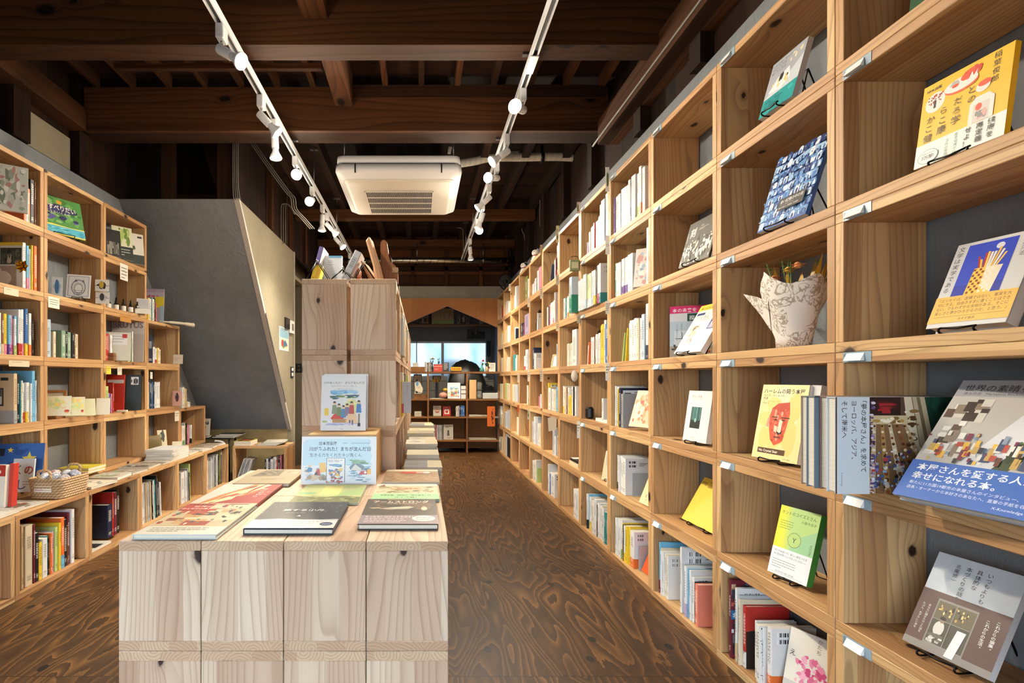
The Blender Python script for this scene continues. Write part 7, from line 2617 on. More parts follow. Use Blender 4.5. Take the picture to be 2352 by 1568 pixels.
def art_kawa(A, simple=False):
    A.r_(0, 0, 1, 1, '#e9ebee')
    if not simple:
        A.t('川があふれた！ まちが沈んだ日', .05, .845, .052, '#33363a', fit=.90)
        A.t('生きる力をくれたキジ馬くん', .22, .79, .036, '#9aa0a6', fit=.62)
        A.t('文・久留島 武   絵・たじま ゆきひこ', .28, .745, .022, '#6a7076', fit=.5)
    A.scatter(.18, .64, .68, .10, 18, ['#8fc4e4', '#6aaedb', '#a8d4ec', '#b8d8ea'], .05, .12, (.15, .35))
    A.scatter(.18, .56, .68, .09, 20, ['#5a7a4a', '#3f6a6a', '#7a9a5a', '#4a6a8a', '#2f4a54'], .03, .10, (.12, .3))
    A.scatter(.48, .30, .4, .25, 12, ['#e8e48a', '#d8e0a0', '#f0ecb0'], .05, .10)
    A.r_(.08, .27, .09, .13, '#f0d040')
    A.p([(.22, .22), (.34, .34), (.52, .26), (.50, .20), (.26, .19)], '#d8402c')
    A.r_(.26, .14, .32, .07, '#b89058')
    A.e(.58, .175, .035, .04, '#d8b478')
    for k, (x, z, c1) in enumerate(((.68, .40, '#c24a4a'), (.84, .42, '#4a84c4'), (.40, .36, '#7a8a5a'), (.50, .33, '#5a8ab4'), (.30, .40, '#8a9a7a'), (.58, .36, '#8a7a9a'))):
        A.p([(x - .06, z - .10), (x + .06, z - .10), (x + .045, z + .06), (x - .045, z + .06)], c1)
        A.e(x, z + .09, .032, .026, '#ecc8a4')
        A.p([(x - .034, z + .095), (x + .034, z + .095), (x + .02, z + .125), (x - .02, z + .125)], '#3a2a22')
    A.p([(.60, .30), (.78, .30), (.82, .12), (.56, .14)], '#e8c8a0')
    A.r_(.63, .10, .03, .09, '#4a5a8a').r_(.69, .10, .03, .09, '#4a5a8a').r_(.83, .10, .035, .20, '#8a7a5a').r_(.82, .075, .06, .06, '#26262a')
    A.scatter(.05, .09, .8, .05, 14, ['#b8bce0', '#a8b0d8', '#c9cce8'], .04, .10, (.1, .25))
    A.e(.09, .16, .06, .02, '#a8c880')
    A.t('石風社', .44, .02, .018, '#6a7076')


zb_ = TT + bh + .001
for k in range(2):
    M = frame((-.416 + .006 * k, 2.11 + .017 * k, zb_ + .0006), (1, 0, 0), (0, 1, 0)) @ Matrix.Rotation(-D(9), 4, 'X')
    if k:
        M = M @ Matrix.Translation((0, 0, .006))
    cover_book(M, .188, .232, .010, '#e9ebee', 'white picture book with a painted family, standing on the plywood box, %s copy' % ('front' if k == 0 else 'rear'), art_kawa, hard=True, kind='picture_book', seed=2, spine='R', group='white picture books on the plywood box')


def art_poster(A):
    A.r_(0, 0, 1, 1, '#e8eef2')
    A.r_(.02, .40, .92, .55, '#bfe0f0')
    A.p([(.0, .84), (.06, .93), (.2, .96), (.2, 1), (0, 1)], '#e8eef2')
    A.p([(.90, .96), (.93, .9), (.91, .82), (.95, .76), (.92, .68), (.95, .6), (.92, .5), (.96, .4), (1, .4), (1, 1), (.9, 1)], '#e8eef2')
    A.t('絵本原画展', .23, .825, .085, '#3a4a5e', .012, fit=.24)
    A.t('入場無料', .54, .85, .030, '#4a6a8a')
    A.t('全国学校図書館協議会選定図書', .66, .85, .030, '#4a6a8a', fit=.25)
    A.t('川があふれた！まちが沈んだ日', .10, .705, .095, '#26324a', .022, fit=.82)
    A.t('生きる力をくれたキジ馬くん', .11, .58, .085, '#3a4a66', .008, fit=.72)
    A.scatter(.02, .05, .36, .32, 22, ['#cfe4ee', '#a8cce0', '#e8e4d0', '#c9b088', '#9ab8a8'], .03, .07, (.4, .9), 'p')
    A.p([(.16, .16), (.22, .34), (.26, .30), (.25, .14)], '#c23030')
    A.e(.205, .22, .02, .035, '#1c1c22')
    A.p([(.24, .44), (.32, .46), (.34, .26), (.25, .24)], '#f0c050')
    A.scatter(.05, .08, .3, .12, 14, ['#8a7a6a', '#b89a70', '#5a7a9a', '#d8c4a0'], .015, .04)
    A.p([(.06, .26), (.14, .26), (.15, .34), (.10, .36)], '#4a84b4')
    A.e(.115, .385, .02, .025, '#ecc8a4')
    A.scatter(.60, .04, .36, .46, 40, ['#8ab4cc', '#cfe0e8', '#6a94b0', '#e4ecf0', '#9ac0d0', '#4a7490'], .02, .08, (.15, .5), 'p')
    A.p([(.64, .36), (.72, .48), (.84, .38), (.84, .30), (.66, .30)], '#6a8494')
    A.p([(.66, .30), (.72, .42), (.80, .33), (.80, .28)], '#e0dcd0')
    A.p([(.76, .20), (.80, .28), (.90, .30), (.88, .21)], '#c23030')
    A.e(.855, .25, .018, .028, '#f0ece4')
    A.r_(.88, .21, .05, .11, '#f0b84a')
    A.scatter(.62, .42, .34, .1, 8, ['#7a9a5a', '#5a8a7a', '#8ab48a'], .03, .07, (.3, .6))
    A.r_(.335, .05, .25, .50, '#4a3a3a')
    A.r_(.342, .058, .236, .485, '#f0f2f2')
    A.lines(.36, .50, .2, 2, .028, '#5a6066', .008)
    A.scatter(.36, .36, .20, .07, 14, ['#6aaedb', '#3f6a6a', '#7a9a5a'], .02, .05, (.2, .5))
    A.scatter(.36, .08, .20, .26, 40, ['#c23030', '#e8c040', '#4a84c4', '#8a7a5a', '#d89060', '#3a5a8a', '#5a7a4a'], .010, .024)
    A.scatter(.33, .02, .26, .08, 10, ['#b83030', '#d8a060', '#8a5a3a'], .012, .03)


pm = empty('exhibition_poster', 'pale blue exhibition poster board leaning against the plywood box on the table', 'poster', frame((-.463, 1.966, TT + .0006), (1, 0, 0), (0, 1, 0)) @ Matrix.Rotation(-D(6), 4, 'X'))
MB().box((0, 0, 0), (.291, .003, .184)).build('poster_board', mat('#e6eaec', .35, name='poster_board'), pm)
A = Art(.291, .184, 0.0, 6)
art_poster(A)
A.build(pm, 'poster_print', .3)

# ------------------------------------------------------------------ things on the island
IT = .043 + 4 * P + .0006


def easel(X, Y, z, h, yaw, label):
    s = empty('wire_easel', label, 'easel', Matrix.Translation((X, Y, z)) @ Matrix.Rotation(yaw, 4, 'Z'), 'wire easels on the island')
    for k, (dx, dy) in enumerate(((-.05, -.03), (.05, -.03), (0, .07))):
        MB().tube([(0, 0, h), (dx * .95, dy * .95, .003)], .0022, 6).build('leg', WIRE, s)
        MB().tube([(dx * .12 + .006, dy * .12, h * .9), (dx + .006, dy, .003)], .0018, 6).build('leg_wire', WIRE, s)
    MB().lathe([(0, -.006), (.005, -.006), (.005, .008), (0, .010)], 10, 0, Matrix.Translation((0, 0, h))).build('cap_nut', CHROME, s)
    return s


mI = frame((-.508, 2.34, IT), (1, 0, 0), (0, 1, 0))
b1 = book(mI @ Matrix.Rotation(D(15), 4, 'Y'), .020, .165, .13, 'white', 'purple and yellow spined book leaning on the island top, stair side end', None, 'hardcover_book', True, ('yellow', .5))
b1.data.materials[1] = mat('#8a7ab8', .45, name='lilac_spine')
cover_book(frame((-.46, 2.40, IT), (1, 0, 0), (0, 1, 0)) @ Matrix.Rotation(-D(4), 4, 'X'), .088, .130, .02, '#dfe3e6', 'white book with a blue corner standing behind wire easels on the island',
           lambda A: (A.r_(.3, .92, .7, .08, '#6aa8d0'), A.lines(.25, .80, .55, 1, .06, '#6a7076', .014), A.lines(.25, .74, .4, 1, .06, '#6a7076', .014), A.lines(.25, .66, .5, 1, .06, '#6a7076', .014)), kind='paperback')
sb = book(frame((-.378, 2.36, IT + .001), (1, 0, 0), (0, 1, 0)) @ Matrix.Rotation(D(27), 4, 'Y'), .034, .165, .12, 'silver grey', 'thick silver grey book tilted on a wire easel on the island top', None, 'hardcover_book', True)
book(frame((-.335, 2.44, IT), (1, 0, 0), (0, 1, 0)), .024, .088, .09, 'cream', 'cream book upright on the island top beside the orange one', None, 'paperback')
book(frame((-.305, 2.44, IT), (1, 0, 0), (0, 1, 0)), .012, .080, .09, 'orange', 'thin orange book upright on the island top', None, 'paperback')
easel(-.475, 2.33, IT, .085, .3, 'black wire easel before the white book, stair side end of the island top')
easel(-.355, 2.335, IT, .055, -.2, 'low black wire easel in the middle of the island top')
easel(-.262, 2.36, IT, .085, 2.6, 'black wire easel beside the kraft paper bundle on the island top')


def kraft_bundle(pts, label, name='kraft_parcel', th=.03, seed=1):
    r = random.Random(seed)
    mb = MB()
    n = len(pts)
    rings = []
    for i, (c, w) in enumerate(pts):
        ring = []
        for k in range(8):
            a = 2 * PI * k / 8 + PI / 8
            ring.append((c[0] + w * math.cos(a) * (1 + r.uniform(-.1, .1)), c[1] + th * math.sin(a), c[2] + w * .25 * math.sin(a)))
        rings.append(ring)
    for i in range(n - 1):
        for k in range(8):
            k2 = (k + 1) % 8
            mb.poly([rings[i][k], rings[i][k2], rings[i + 1][k2], rings[i + 1][k]], 0)
    mb.poly(rings[0][::-1], 0)
    mb.poly(rings[-1], 0)
    return tag(mb.build(name, mat('#b98e68', .75, name='kraft_paper')), label, 'parcel')


kraft_bundle([((-.187, 2.36, IT + .001), .010), ((-.190, 2.36, IT + .012), .021), ((-.203, 2.36, IT + .07), .020), ((-.220, 2.36, IT + .13), .018), ((-.230, 2.36, IT + .165), .017), ((-.238, 2.36, IT + .188), .016), ((-.236, 2.36, IT + .200), .004)], 'tall kraft paper parcel leaning on the island top')
kraft_bundle([((-.222, 2.42, IT + .001), .020), ((-.235, 2.42, IT + .04), .020), ((-.262, 2.42, IT + .085), .016), ((-.278, 2.42, IT + .105), .006)], 'short kraft paper parcel behind the wire easel on the island', seed=4)
wb = empty('wooden_figure_block', 'brown wooden block with a rounded upright column on the island top', 'wood block', Matrix.Translation((-.178, 2.36, IT)))
mb = MB()
prof = [(-.022, 0), (.056, 0), (.056, .062), (.040, .082), (.022, .095), (.012, .125), (.008, .165), (.004, .190), (-.006, .198), (-.016, .198), (-.024, .188), (-.026, .165), (-.026, .06)]
mb.prism([(x + .016, z) for x, z in prof], 1, 0.02, .075)
mb.build('block_body', WALNUT, wb)
MB().prism([(.020, .12), (.032, .14), (.040, .12), (.044, .085), (.034, .10)], 1, .025, .07).build('bark_edge', mat('#4a2a14', .8, name='bark'), wb)
MB().box((.045, .018, .046), (.072, .076, .07)).build('light_patch', mat('#9a7c58', .7, name='worn_wood'), wb)
db = MB().box((-.235, 2.50, IT), (-.16, 2.56, IT + .085), 0, 2, None, .004).build('dark_wood_block', TIMBER)
tag(db, 'dark rough wood block behind the kraft parcels on the island', 'wood block')
tg = MB().box((IX + .001, 2.30, IT - .06), (IX + .0022, 2.352, IT - .004)).build('hanging_card', PAPER)
tag(tg, 'white card hanging at the top aisle corner of the island', 'card')
tg = MB().box((IX + .001, 2.62, IT - .035), (IX + .0022, 2.68, IT + .03)).build('hanging_card', mat('#6a6258', .6))
tag(tg, 'dark photo card at the top aisle edge of the island', 'card')

# books on the aisle side of the island; past the first crates only slivers show
for c in range(6):
    MERGE = FAR if c > 0 else None
    for t in range(4):
        r = random.Random(c * 31 + t * 7 + 2)
        if c == 0:
            q = {3: 'navy/.05/.20 light_green/.03/.25 white/.02/.26 silver_grey/.03/.25 cream/.02/.2', 2: 'white/.02/.15 black/.05/.245 pale_blue/.05/.2 white/.02/.2', 1: 'light_green/.02/.18 black/.02/.16 white/.05/.27 silver_grey/.03/.2 white/.03/.25', 0: 'white/.03/.2 grey/.03/.2'}[t]
            sp = S(q)
            y0 = IY + .05
        else:
            sp = specs(r.uniform(.2, .34), W_MIX, r, (.17, .25), (.018, .04))
            y0 = IY + PITCH * c + .04 + r.uniform(0, .06)
        row(-1, y0, .043 + t * P + T + .001, sp, '%s crate of the island aisle side, %s tier' % (ORD[c], TIER[t] if t < 3 else 'top'), 'books in island crate %d tier %d' % (c + 1, t + 1), -.02 if c in (1, 3) and t > 1 else .004, c * 9 + t, 0, face=IX)
MERGE = None
o = FAR[0].build('distant_books', [mat(PAL.get(q, q), .5, name='cover_stock') for q in FAR[1]])
o['kind'] = 'stuff'
o['label'] = 'rows of distant books deep in the island and the far end of the tall wall bookcase'
o['category'] = 'books'
cover_book(frame((IX + .012, 2.70, .043 + 2 * P + T + .03), (1, 0, 0), (0, 1, 0)), .05, .165, .01, '#c9cfdc', 'pale lilac leaflet standing out from the island aisle side',
           lambda A: (A.vt('あたらしい', .55, .9, .05, '#6a7088'), A.r_(0, 0, .2, .3, '#c2304a')), kind='leaflet')

# piles on the aisle bench
rr_ = random.Random(17)
PILES = [(2.33, 4, .20), (2.56, 5, .19), (2.79, 7, .2), (3.03, 6, .19), (3.27, 8, .2), (3.52, 7, .2), (3.78, 8, .2), (4.03, 7, .2)]
pcol = ['#d9cfae', '#cfc8b4', '#8d8f90', '#c6c2b6', '#a3a5a6', '#ddd4b8', '#77797c', '#e0dccf', '#b4a98c', '#8a8c58', '#b8683c']
for i, (Y, n, l) in enumerate(PILES):
    z = BNZ + .0008
    for k in range(n):
        t = rr_.uniform(.011, .021)
        w = rr_.uniform(.165, .182)
        c = rr_.choice(pcol)
        flat_book(BNX - .006 - w + rr_.uniform(-.006, .008), Y + rr_.uniform(0, .012), z, w, l, t, c, 'flat paperback on the aisle bench beside the island, %s pile from the table, %s up' % (ORD[i], ORD[k]),
                  0, (lambda A: (A.r_(.62, 0, .38, 1, '#d9cfae'), A.lines(.1, .5, .4, 2, .12, '#5a5650', .03), A.scatter(.1, .3, .4, .5, 3, ['#3a3a34', '#8a8678'], .04, .12, (.2, .5)))) if k == n - 1 and i % 3 != 1 else None, 'paperback', 'piles on the aisle bench')
        z += t + .0004

# ------------------------------------------------------------------ counter at the end of the shop
CYF = 6.60
def cx_(px, Y=CYF):
    return (px - CX) / F * Y


def cz_(py, Y=CYF):
    return EYE + (CY - py) / F * Y


ct = empty('shop_counter', 'brown wooden cashier counter with open shelves at the end of the shop', 'counter', Matrix.Translation((0, CYF, 0)))
x0, x1, cd = -1.0, 1.02, .29
MB().box((x0, 0, 1.035), (x1, cd, 1.060), 0, 0, None, .001).build('counter_top', OAK, ct)
MB().box((x0, cd - .012, .03), (x1, cd, .685), 0, 0).build('back_panel', OAK, ct)
for z in (.685, .455, .150):
    for a, b in ((x0 + .02, .088), (.108, .594), (.614, x1 - .001)):
        MB().box((a, 0, z), (b, cd - .013, z + .020), 0, 0, None, .001).build('shelf_board', OAK, ct)
for x in (-.50, .088, .594):
    MB().box((x, .002, 0), (x + .020, cd - .014, 1.034), 0, 2, None, .001).build('divider', OAK, ct)
MB().box((x0, 0, 0), (x0 + .019, cd - .014, 1.034), 0, 2).build('end_panel', OAK, ct)


def cbox(name, px0, px1, py0, py1, d, col, label, cat, dy=.04, art=None, rough=.5, lean=0.0, base=None, emb=0):
    Y = CYF + dy
    X0, X1 = cx_(px0, Y), cx_(px1, Y)
    zt = cz_(py0, Y)
    zb__ = base
    M = Matrix.Translation((X0, Y, zb__)) @ Matrix.Rotation(-lean, 4, 'X')
    w, h = X1 - X0, zt - zb__
    o = MB().box((0, 0, 0), (w, d, h), 0, ch=.001).build(name, col if not isinstance(col, str) else mat(col, rough, name='card'), None, M)
    tag(o, label, cat)
    if art:
        A = Art(w, h, 0.0, 3)
        art(A)
        A.build(o, name + '_print')
    return o


c0, s1, s2, s3 = 1.0606, .7056, .4756, .1706
cbox('raised_box', 938, 976, 842, 0, .2, OAK, 'shallow wooden box on the stair side end of the counter', 'box', .02, base=c0)
cbox('price_card', 948, 961, 833, 0, .004, '#e0ddd0', 'white card standing on the shallow wooden box at the counter', 'card', .05, lambda A: A.lines(.1, .7, .8, 2, .2, '#5a5a5a', .05), base=c0 + .062)
for k, c in enumerate(('#b8b4ac', '#c9c6be', '#3a3836', '#b0aca4', '#8a8680', '#2e2c2a')):
    x = cx_(975.5 + k * 3, 6.64)
    o = book(frame((x, 6.64, c0), (1, 0, 0), (0, 1, 0)), .0155, .125 - .004 * (k % 3), .13, c, 'thin magazine, %s along in the row on the counter' % ORD[k], 'magazines on the counter', 'magazine', cat='magazine')
cbox('red_box', 996, 1016, 836, 0, .06, '#c2483a', 'red box of cards on the counter', 'box', .05, lambda A: (A.r_(0, .66, 1, .10, '#e0a89a'), A.lines(.1, .3, .8, 1, .2, '#e8d8d0', .06)), base=c0)
cbox('small_chalkboard', 1017, 1031, 832, 0, .006, '#1a1a1a', 'small black chalkboard with white lettering on the counter', 'sign', .05, lambda A: (A.lines(.15, .85, .7, 5, .15, '#c9c9c4', .05)), base=c0, lean=D(8))
cs = empty('cashier_sign', 'yellow sign reading CASHIER on a black base on the counter', 'sign', Matrix.Translation((cx_(1036), 6.63, c0)))
MB().box((0, 0, 0), (.14, .03, .012), 0, ch=.001).build('sign_base', BLACK, cs)
so_ = MB().box((0, .008, .012), (.138, .016, .060), 0, ch=.001).build('sign_plate', mat('#f0a81c', .5, name='yellow_plate'), cs)
A = Art(.138, .048, .008, 1)
A.t('CASHIER', .5, .25 + .25, .62, '#1a1208', .02, fit=.86, center=True)
A.build(so_, 'lettering', M=Matrix.Translation((0, 0, 0)))


def vase(X, Y, z, prof, m, label, blooms, seed):
    r = random.Random(seed)
    v = empty('flower_vase', label, 'vase', Matrix.Translation((X, Y, z)))
    MB().lathe(prof, 16).build('vase_body', m, v)
    top = prof[-1][1]
    for c, n, h, s in blooms:
        for k in range(n):
            a = r.uniform(0, 6.28)
            q = r.uniform(.005, .03)
            tip = Vector((q * math.cos(a), q * math.sin(a), top + h * r.uniform(.85, 1.1)))
            MB().tube([(0, 0, top - .03), tip * .6 + Vector((0, 0, top * .2)), tip], .0016, 5).build('stem', mat('#4a6a34', .6), v)
            mb = MB()
            for j in range(8):
                t_ = 2 * PI * j / 8
                Q = Matrix.Translation(tip) @ Matrix.Rotation(t_, 4, 'Z') @ Matrix.Rotation(.4 + .5 * (j % 2), 4, 'Y')
                mb.poly([Q @ Vector(p) for p in ((0, 0, 0), (s * .6, -s * .5, s * .3), (s, 0, s * .5), (s * .6, s * .5, s * .3))], 0, None, True)
            blob(mb, tip, s * .5)
            mb.build('bloom', mat(c, .6, name='petals'), v)
    for k in range(4):
        a = r.uniform(0, 6.28)
        t0 = Vector((.008 * math.cos(a), .008 * math.sin(a), top))
        d_ = Vector((.03 * math.cos(a), .03 * math.sin(a), .05))
        s_ = Vector((-math.sin(a), math.cos(a), 0)) * .008
        MB().poly([t0, t0 + d_ * .5 + s_, t0 + d_, t0 + d_ * .5 - s_]).build('leaf', mat('#4f7a3c', .6, name='leaves'), v)
    return v


TEAL = mat('#3f8a80', .3, name='teal_glaze')
vase(cx_(1107, 6.66), 6.66, c0, [(0, 0), (.028, 0), (.034, .015), (.026, .04), (.013, .06), (.012, .072)], TEAL, 'teal vase with a single red flower on the counter', [('#d83a24', 1, .07, .026), ('#e89a8a', 2, .05, .010)], 1)
vase(cx_(1118, 6.67), 6.67, c0, [(0, 0), (.022, 0), (.022, .045), (.012, .058), (.012, .068)], mat('#c9b48a', .3, name='cream_glass'), 'cream bottle with small yellow flowers on the counter', [('#e8d88a', 3, .05, .014)], 2)
vase(cx_(992, 6.82), 6.82, c0, [(0, 0), (.02, 0), (.022, .05), (.014, .09), (.016, .11)], mat('#2a3a2e', .2, name='dark_glass'), 'dark glass with yellow tulips behind the row of magazines', [('#e8cf6a', 5, .07, .018)], 3)
vase(cx_(1006, 6.82), 6.82, c0, [(0, 0), (.02, 0), (.022, .06), (.018, .1)], mat('#3a4a3e', .2, name='dark_glass'), 'dark glass with pale green sprigs behind the red box', [('#c9d08a', 5, .075, .013)], 4)
cbox('white_sign_card', 1123, 1138, 833, 0, .006, '#e4e0d4', 'white instruction card with a red corner at the counter end', 'card', .06, lambda A: (A.lines(.2, .8, .6, 4, .16, '#4a4a4a', .05), A.r_(0, .35, .16, .2, '#b83a3a')), base=c0)
# covered heap behind the counter
mb = MB()
nx, ny = 22, 10
hp = {}
rr_ = random.Random(21)
for i in range(nx + 1):
    for j in range(ny + 1):
        u, v = i / nx, j / ny
        env = max(0, 1 - abs(2 * u - .95) ** 2.6) * (1 - abs(2 * v - 1) ** 3) if 0 < u < 1 else 0
        hp[i, j] = (.36 + .62 * u, 7.05 + .5 * v, .55 + .72 * max(env, 0) ** .45 * (1 - .12 * u) + rr_.uniform(-.012, .012) + .012 * math.sin(u * 23 + v * 9))
for i in range(nx):
    for j in range(ny):
        mb.poly([hp[i, j], hp[i + 1, j], hp[i + 1, j + 1], hp[i, j + 1]], 0, None, True)
tarp = mb.build('dark_tarp_cover', mat('#1f211f', .35, name='black_tarpaulin'))
tag(tarp, 'black tarpaulin draped over bulky equipment behind the cashier counter', 'tarpaulin')
eq = MB().box((.40, 7.1, 0), (.94, 7.5, .552)).build('equipment_stand', mat('#2a2622', .7))
tag(eq, 'dark stand under the black tarpaulin behind the counter', 'stand')

cbox('framed_print', 950, 969, 859, 0, .012, '#2a2824', 'dark framed print with large letters behind the open counter shelf', 'picture', .22, lambda A: (A.r_(.05, .05, .9, .9, '#d0cbb8'), A.scatter(.1, .2, .7, .65, 8, ['#2a2824'], .06, .12, (.8, 1.6), 'r')), base=s1)
lf = MB().prism([(0, 0), (.085, -.03), (.10, .02), (.06, .11), (.02, .125), (-.012, .095)], 1, 0, .003)
lf = lf.build('leaf_shaped_tag', mat('#dcd6c0', .7, name='card'), None, Matrix.Translation((cx_(954), CYF + .004, cz_(897))))
MB().tube([(.04, .0015, .118), (.04, .0015, 1.0345 - cz_(897))], .0012, 5).build('string', mat('#8a8474', .8), lf)
tag(lf, 'white leaf shaped tag with a blue print leaning on the counter shelf', 'tag')
A = Art(.085, .12, 0.0, 2)
A.scatter(.1, .6, .5, .3, 6, ['#4a8ab8', '#8ab4cc'], .08, .16)
A.lines(.3, .4, .5, 2, .12, '#6a6a60', .03)
A.build(lf, 'tag_print')
cbox('flat_box', 950, 980, 905, 0, .15, '#8a6034', 'shallow brown box on the open counter shelf', 'box', .05, base=s1)
cbox('year_sign', 993, 1013, 862, 0, .01, '#d8b81c', 'small yellow and black sign reading 2022 under the counter top', 'sign', .20, lambda A: (A.r_(.02, .40, .96, .56, '#1c1a14'), A.t('2022', .5, .48, .5, '#e8dc9a', .02, fit=.8, center=True), A.r_(.35, .06, .2, .25, '#b8402a'), A.r_(.7, .06, .2, .25, '#3a5a3a')), base=cz_(877, 6.8))
sup = MB().box((cx_(1000, 6.82), 6.815, s1), (cx_(1006, 6.82), 6.825, cz_(877, 6.8))).build('sign_post', BLACK)
tag(sup, 'thin post carrying the 2022 sign on the counter shelf', 'post')
for k in range(3):
    cbox('paper_sheet', 988 + k * 3, 1020 + k * 4, 915, 0, .1, '#dcd8cc', 'white sheet lying on the open counter shelf, %s from the stair side' % ORD[k], 'paper', .02 + .03 * k, base=s1 + .003 * k)


def pumpkin(X, Y, z, r, c, label):
    o = empty('knitted_pumpkin', label, 'ornament', Matrix.Translation((X, Y, z)))
    mb = MB()
    n = 24
    rings = []
    for j in range(9):
        th = -PI / 2 + PI * j / 8
        rings.append([((r * math.cos(th) * (1 + .07 * math.cos(6 * 2 * PI * k / n))) * math.cos(2 * PI * k / n), (r * math.cos(th) * (1 + .07 * math.cos(6 * 2 * PI * k / n))) * math.sin(2 * PI * k / n), r * .72 + r * .72 * math.sin(th)) for k in range(n)])
    for j in range(8):
        for k in range(n):
            mb.poly([rings[j][k], rings[j][(k + 1) % n], rings[j + 1][(k + 1) % n], rings[j + 1][k]], 0, None, True)
    mb.build('pumpkin_body', mat(c, .8, name='soft_felt'), o)
    MB().tube([(0, 0, r * 1.35), (.004, 0, r * 1.6)], r * .12, 6).build('stalk', mat('#8a6a3a', .7), o)


pumpkin(cx_(1018, 6.66), 6.66, s1 + .010, .052, '#e0a090', 'pink felt pumpkin on the open counter shelf')
pumpkin(cx_(1023, 6.74), 6.74, s1 + .095, .03, '#e8b83a', 'small yellow felt pumpkin behind the pink one')
pd = MB().lathe([(.03, 0), (.03, .094), (0, .0945)], 16).build('small_pedestal', mat('#6a5a44', .7), None, Matrix.Translation((cx_(1023, 6.74), 6.74, s1)))
tag(pd, 'small round pedestal under the yellow felt pumpkin', 'pedestal')
cover_book(frame((cx_(1028, 6.65), 6.65, s1 + .0006), (1, 0, 0), (0, 1, 0)) @ Matrix.Rotation(-D(9), 4, 'X'), .168, .21, .010, '#e4e2d6', 'white picture book with a painted family on the counter shelf', lambda A: art_kawa(A, True), hard=True, kind='picture_book', seed=2)
cbox('card_holder', 1059, 1070, 886, 0, .05, '#dcdcd6', 'white stepped card holder on the counter shelf', 'holder', .04, lambda A: (A.r_(0, .35, 1, .06, '#2a2a2a'), A.r_(0, .68, 1, .06, '#2a2a2a')), base=s1)
cbox('tall_wooden_box', 1078, 1094, 872, 0, .08, PLYWOOD, 'tall pale wooden box on the counter shelf', 'box', .03, base=s1)
jr = empty('glass_jars', 'two stacked glass jars of small things on the counter shelf', 'jar', Matrix.Translation((cx_(1101, 6.67), 6.67, s1)))
for k in range(2):
    MB().lathe([(0, 0), (.034, 0), (.036, .01), (.036, .09), (.026, .105)], 18, 0, Matrix.Translation((0, 0, k * .112))).build('jar_body', mat('#8a8c84', .1, alpha=.55, name='jar_glass'), jr)
    MB().lathe([(0, .104), (.028, .104), (.028, .1115), (0, .1118)], 18, 0, Matrix.Translation((0, 0, k * .112))).build('jar_lid', mat('#3a3a38', .4), jr)
    mb = MB()
    blob(mb, (0, 0, k * .112 + .035), .026)
    mb.build('jar_contents', mat('#b8b49a' if k == 0 else '#5a564e', .7), jr)
pr = empty('receipt_printer', 'white receipt machine with a black top on the counter shelf', 'machine', Matrix.Translation((cx_(1109, 6.64), 6.64, s1)))
MB().box((0, 0, 0), (.20, .18, .078), 0, ch=.006).build('machine_body', mat('#b8bcb8', .4, name='pale_plastic'), pr)
MB().box((.0, .02, .0785), (.19, .17, .10), 0, ch=.01).build('machine_lid', BLACK, pr)
MB().tube([(.03, .04, .10), (.05, .03, .16), (.12, .03, .175), (.13, .05, .11)], .006, 8).build('machine_bracket', BLACK, pr)
tp = MB().prism([(0, 0), (.19, 0), (.185, .06), (.12, .085), (.06, .10), (.01, .07)], 1, 0, .10).build('black_bag', mat('#1e201a', .5, name='black_cloth'), None, Matrix.Translation((.815, 6.93, s1 + .09)))
tag(tp, 'black cloth bag behind the receipt machine', 'bag')
tb = MB().box((.80, 6.92, 0), (1.02, 7.04, s1 + .089)).build('rear_cabinet', mat('#3a2a1c', .7))
tag(tb, 'dark low cabinet behind the counter carrying the black bag', 'cabinet')

cover_book(frame((cx_(995, 6.68), 6.68, s2 + .0006), (1, 0, 0), (0, 1, 0)) @ Matrix.Rotation(-D(10), 4, 'X'), .105, .135, .01, '#c9c4b4', 'cream paperback with a brown oval on the middle counter shelf', lambda A: (A.e(.5, .45, .28, .16, '#8a5a44'), A.e(.5, .52, .24, .08, '#d8a08a'), A.lines(.2, .85, .6, 2, .08, '#5a5a54', .03)), kind='paperback')
cover_book(frame((cx_(1017, 6.68), 6.68, s2 + .0006), (1, 0, 0), (0, 1, 0)) @ Matrix.Rotation(-D(10), 4, 'X'), .105, .13, .01, '#b8261e', 'red paperback with a white panel on the middle counter shelf', lambda A: (A.r_(.2, .2, .6, .5, '#e0dcd0'), A.scatter(.25, .25, .5, .4, 5, ['#b8261e'], .06, .12), A.lines(.3, .85, .4, 1, .08, '#e8dcd0', .03)), kind='paperback')
srow(cx_(1045, 6.65), 6.65, s2 + .0006, S('black/.012/.135 cream/.020/.13 silver_grey/.022/.135 navy/.022/.14 blue/.022/.14 blue/.022/.138'), 'middle counter shelf', 'books on the middle counter shelf')
cbox('white_box', 952, 968, 945, 0, .08, '#c9c2b0', 'small white box with lettering on the middle counter shelf', 'box', .04, lambda A: A.lines(.1, .6, .8, 2, .3, '#6a6a60', .08), base=s2)
for k, (a, b) in enumerate(((1078, 1094), (1090, 1108), (1106, 1126))):
    cbox('leaflet', a, b, 953, 0, .12, '#b8b0a0', 'pale leaflet lying on the middle counter shelf, %s from the divider' % ORD[k], 'leaflet', .02 + .03 * k, base=s2 + .0005)
srow(cx_(994, 6.65), 6.65, s3 + .0006, S('silver_grey/.018/.195 grey/.018/.195 red/.012/.19 silver_grey/.018/.19 grey/.018/.192 silver_grey/.018/.19 grey/.020/.188'), 'lowest counter shelf', 'magazines on the lowest counter shelf')
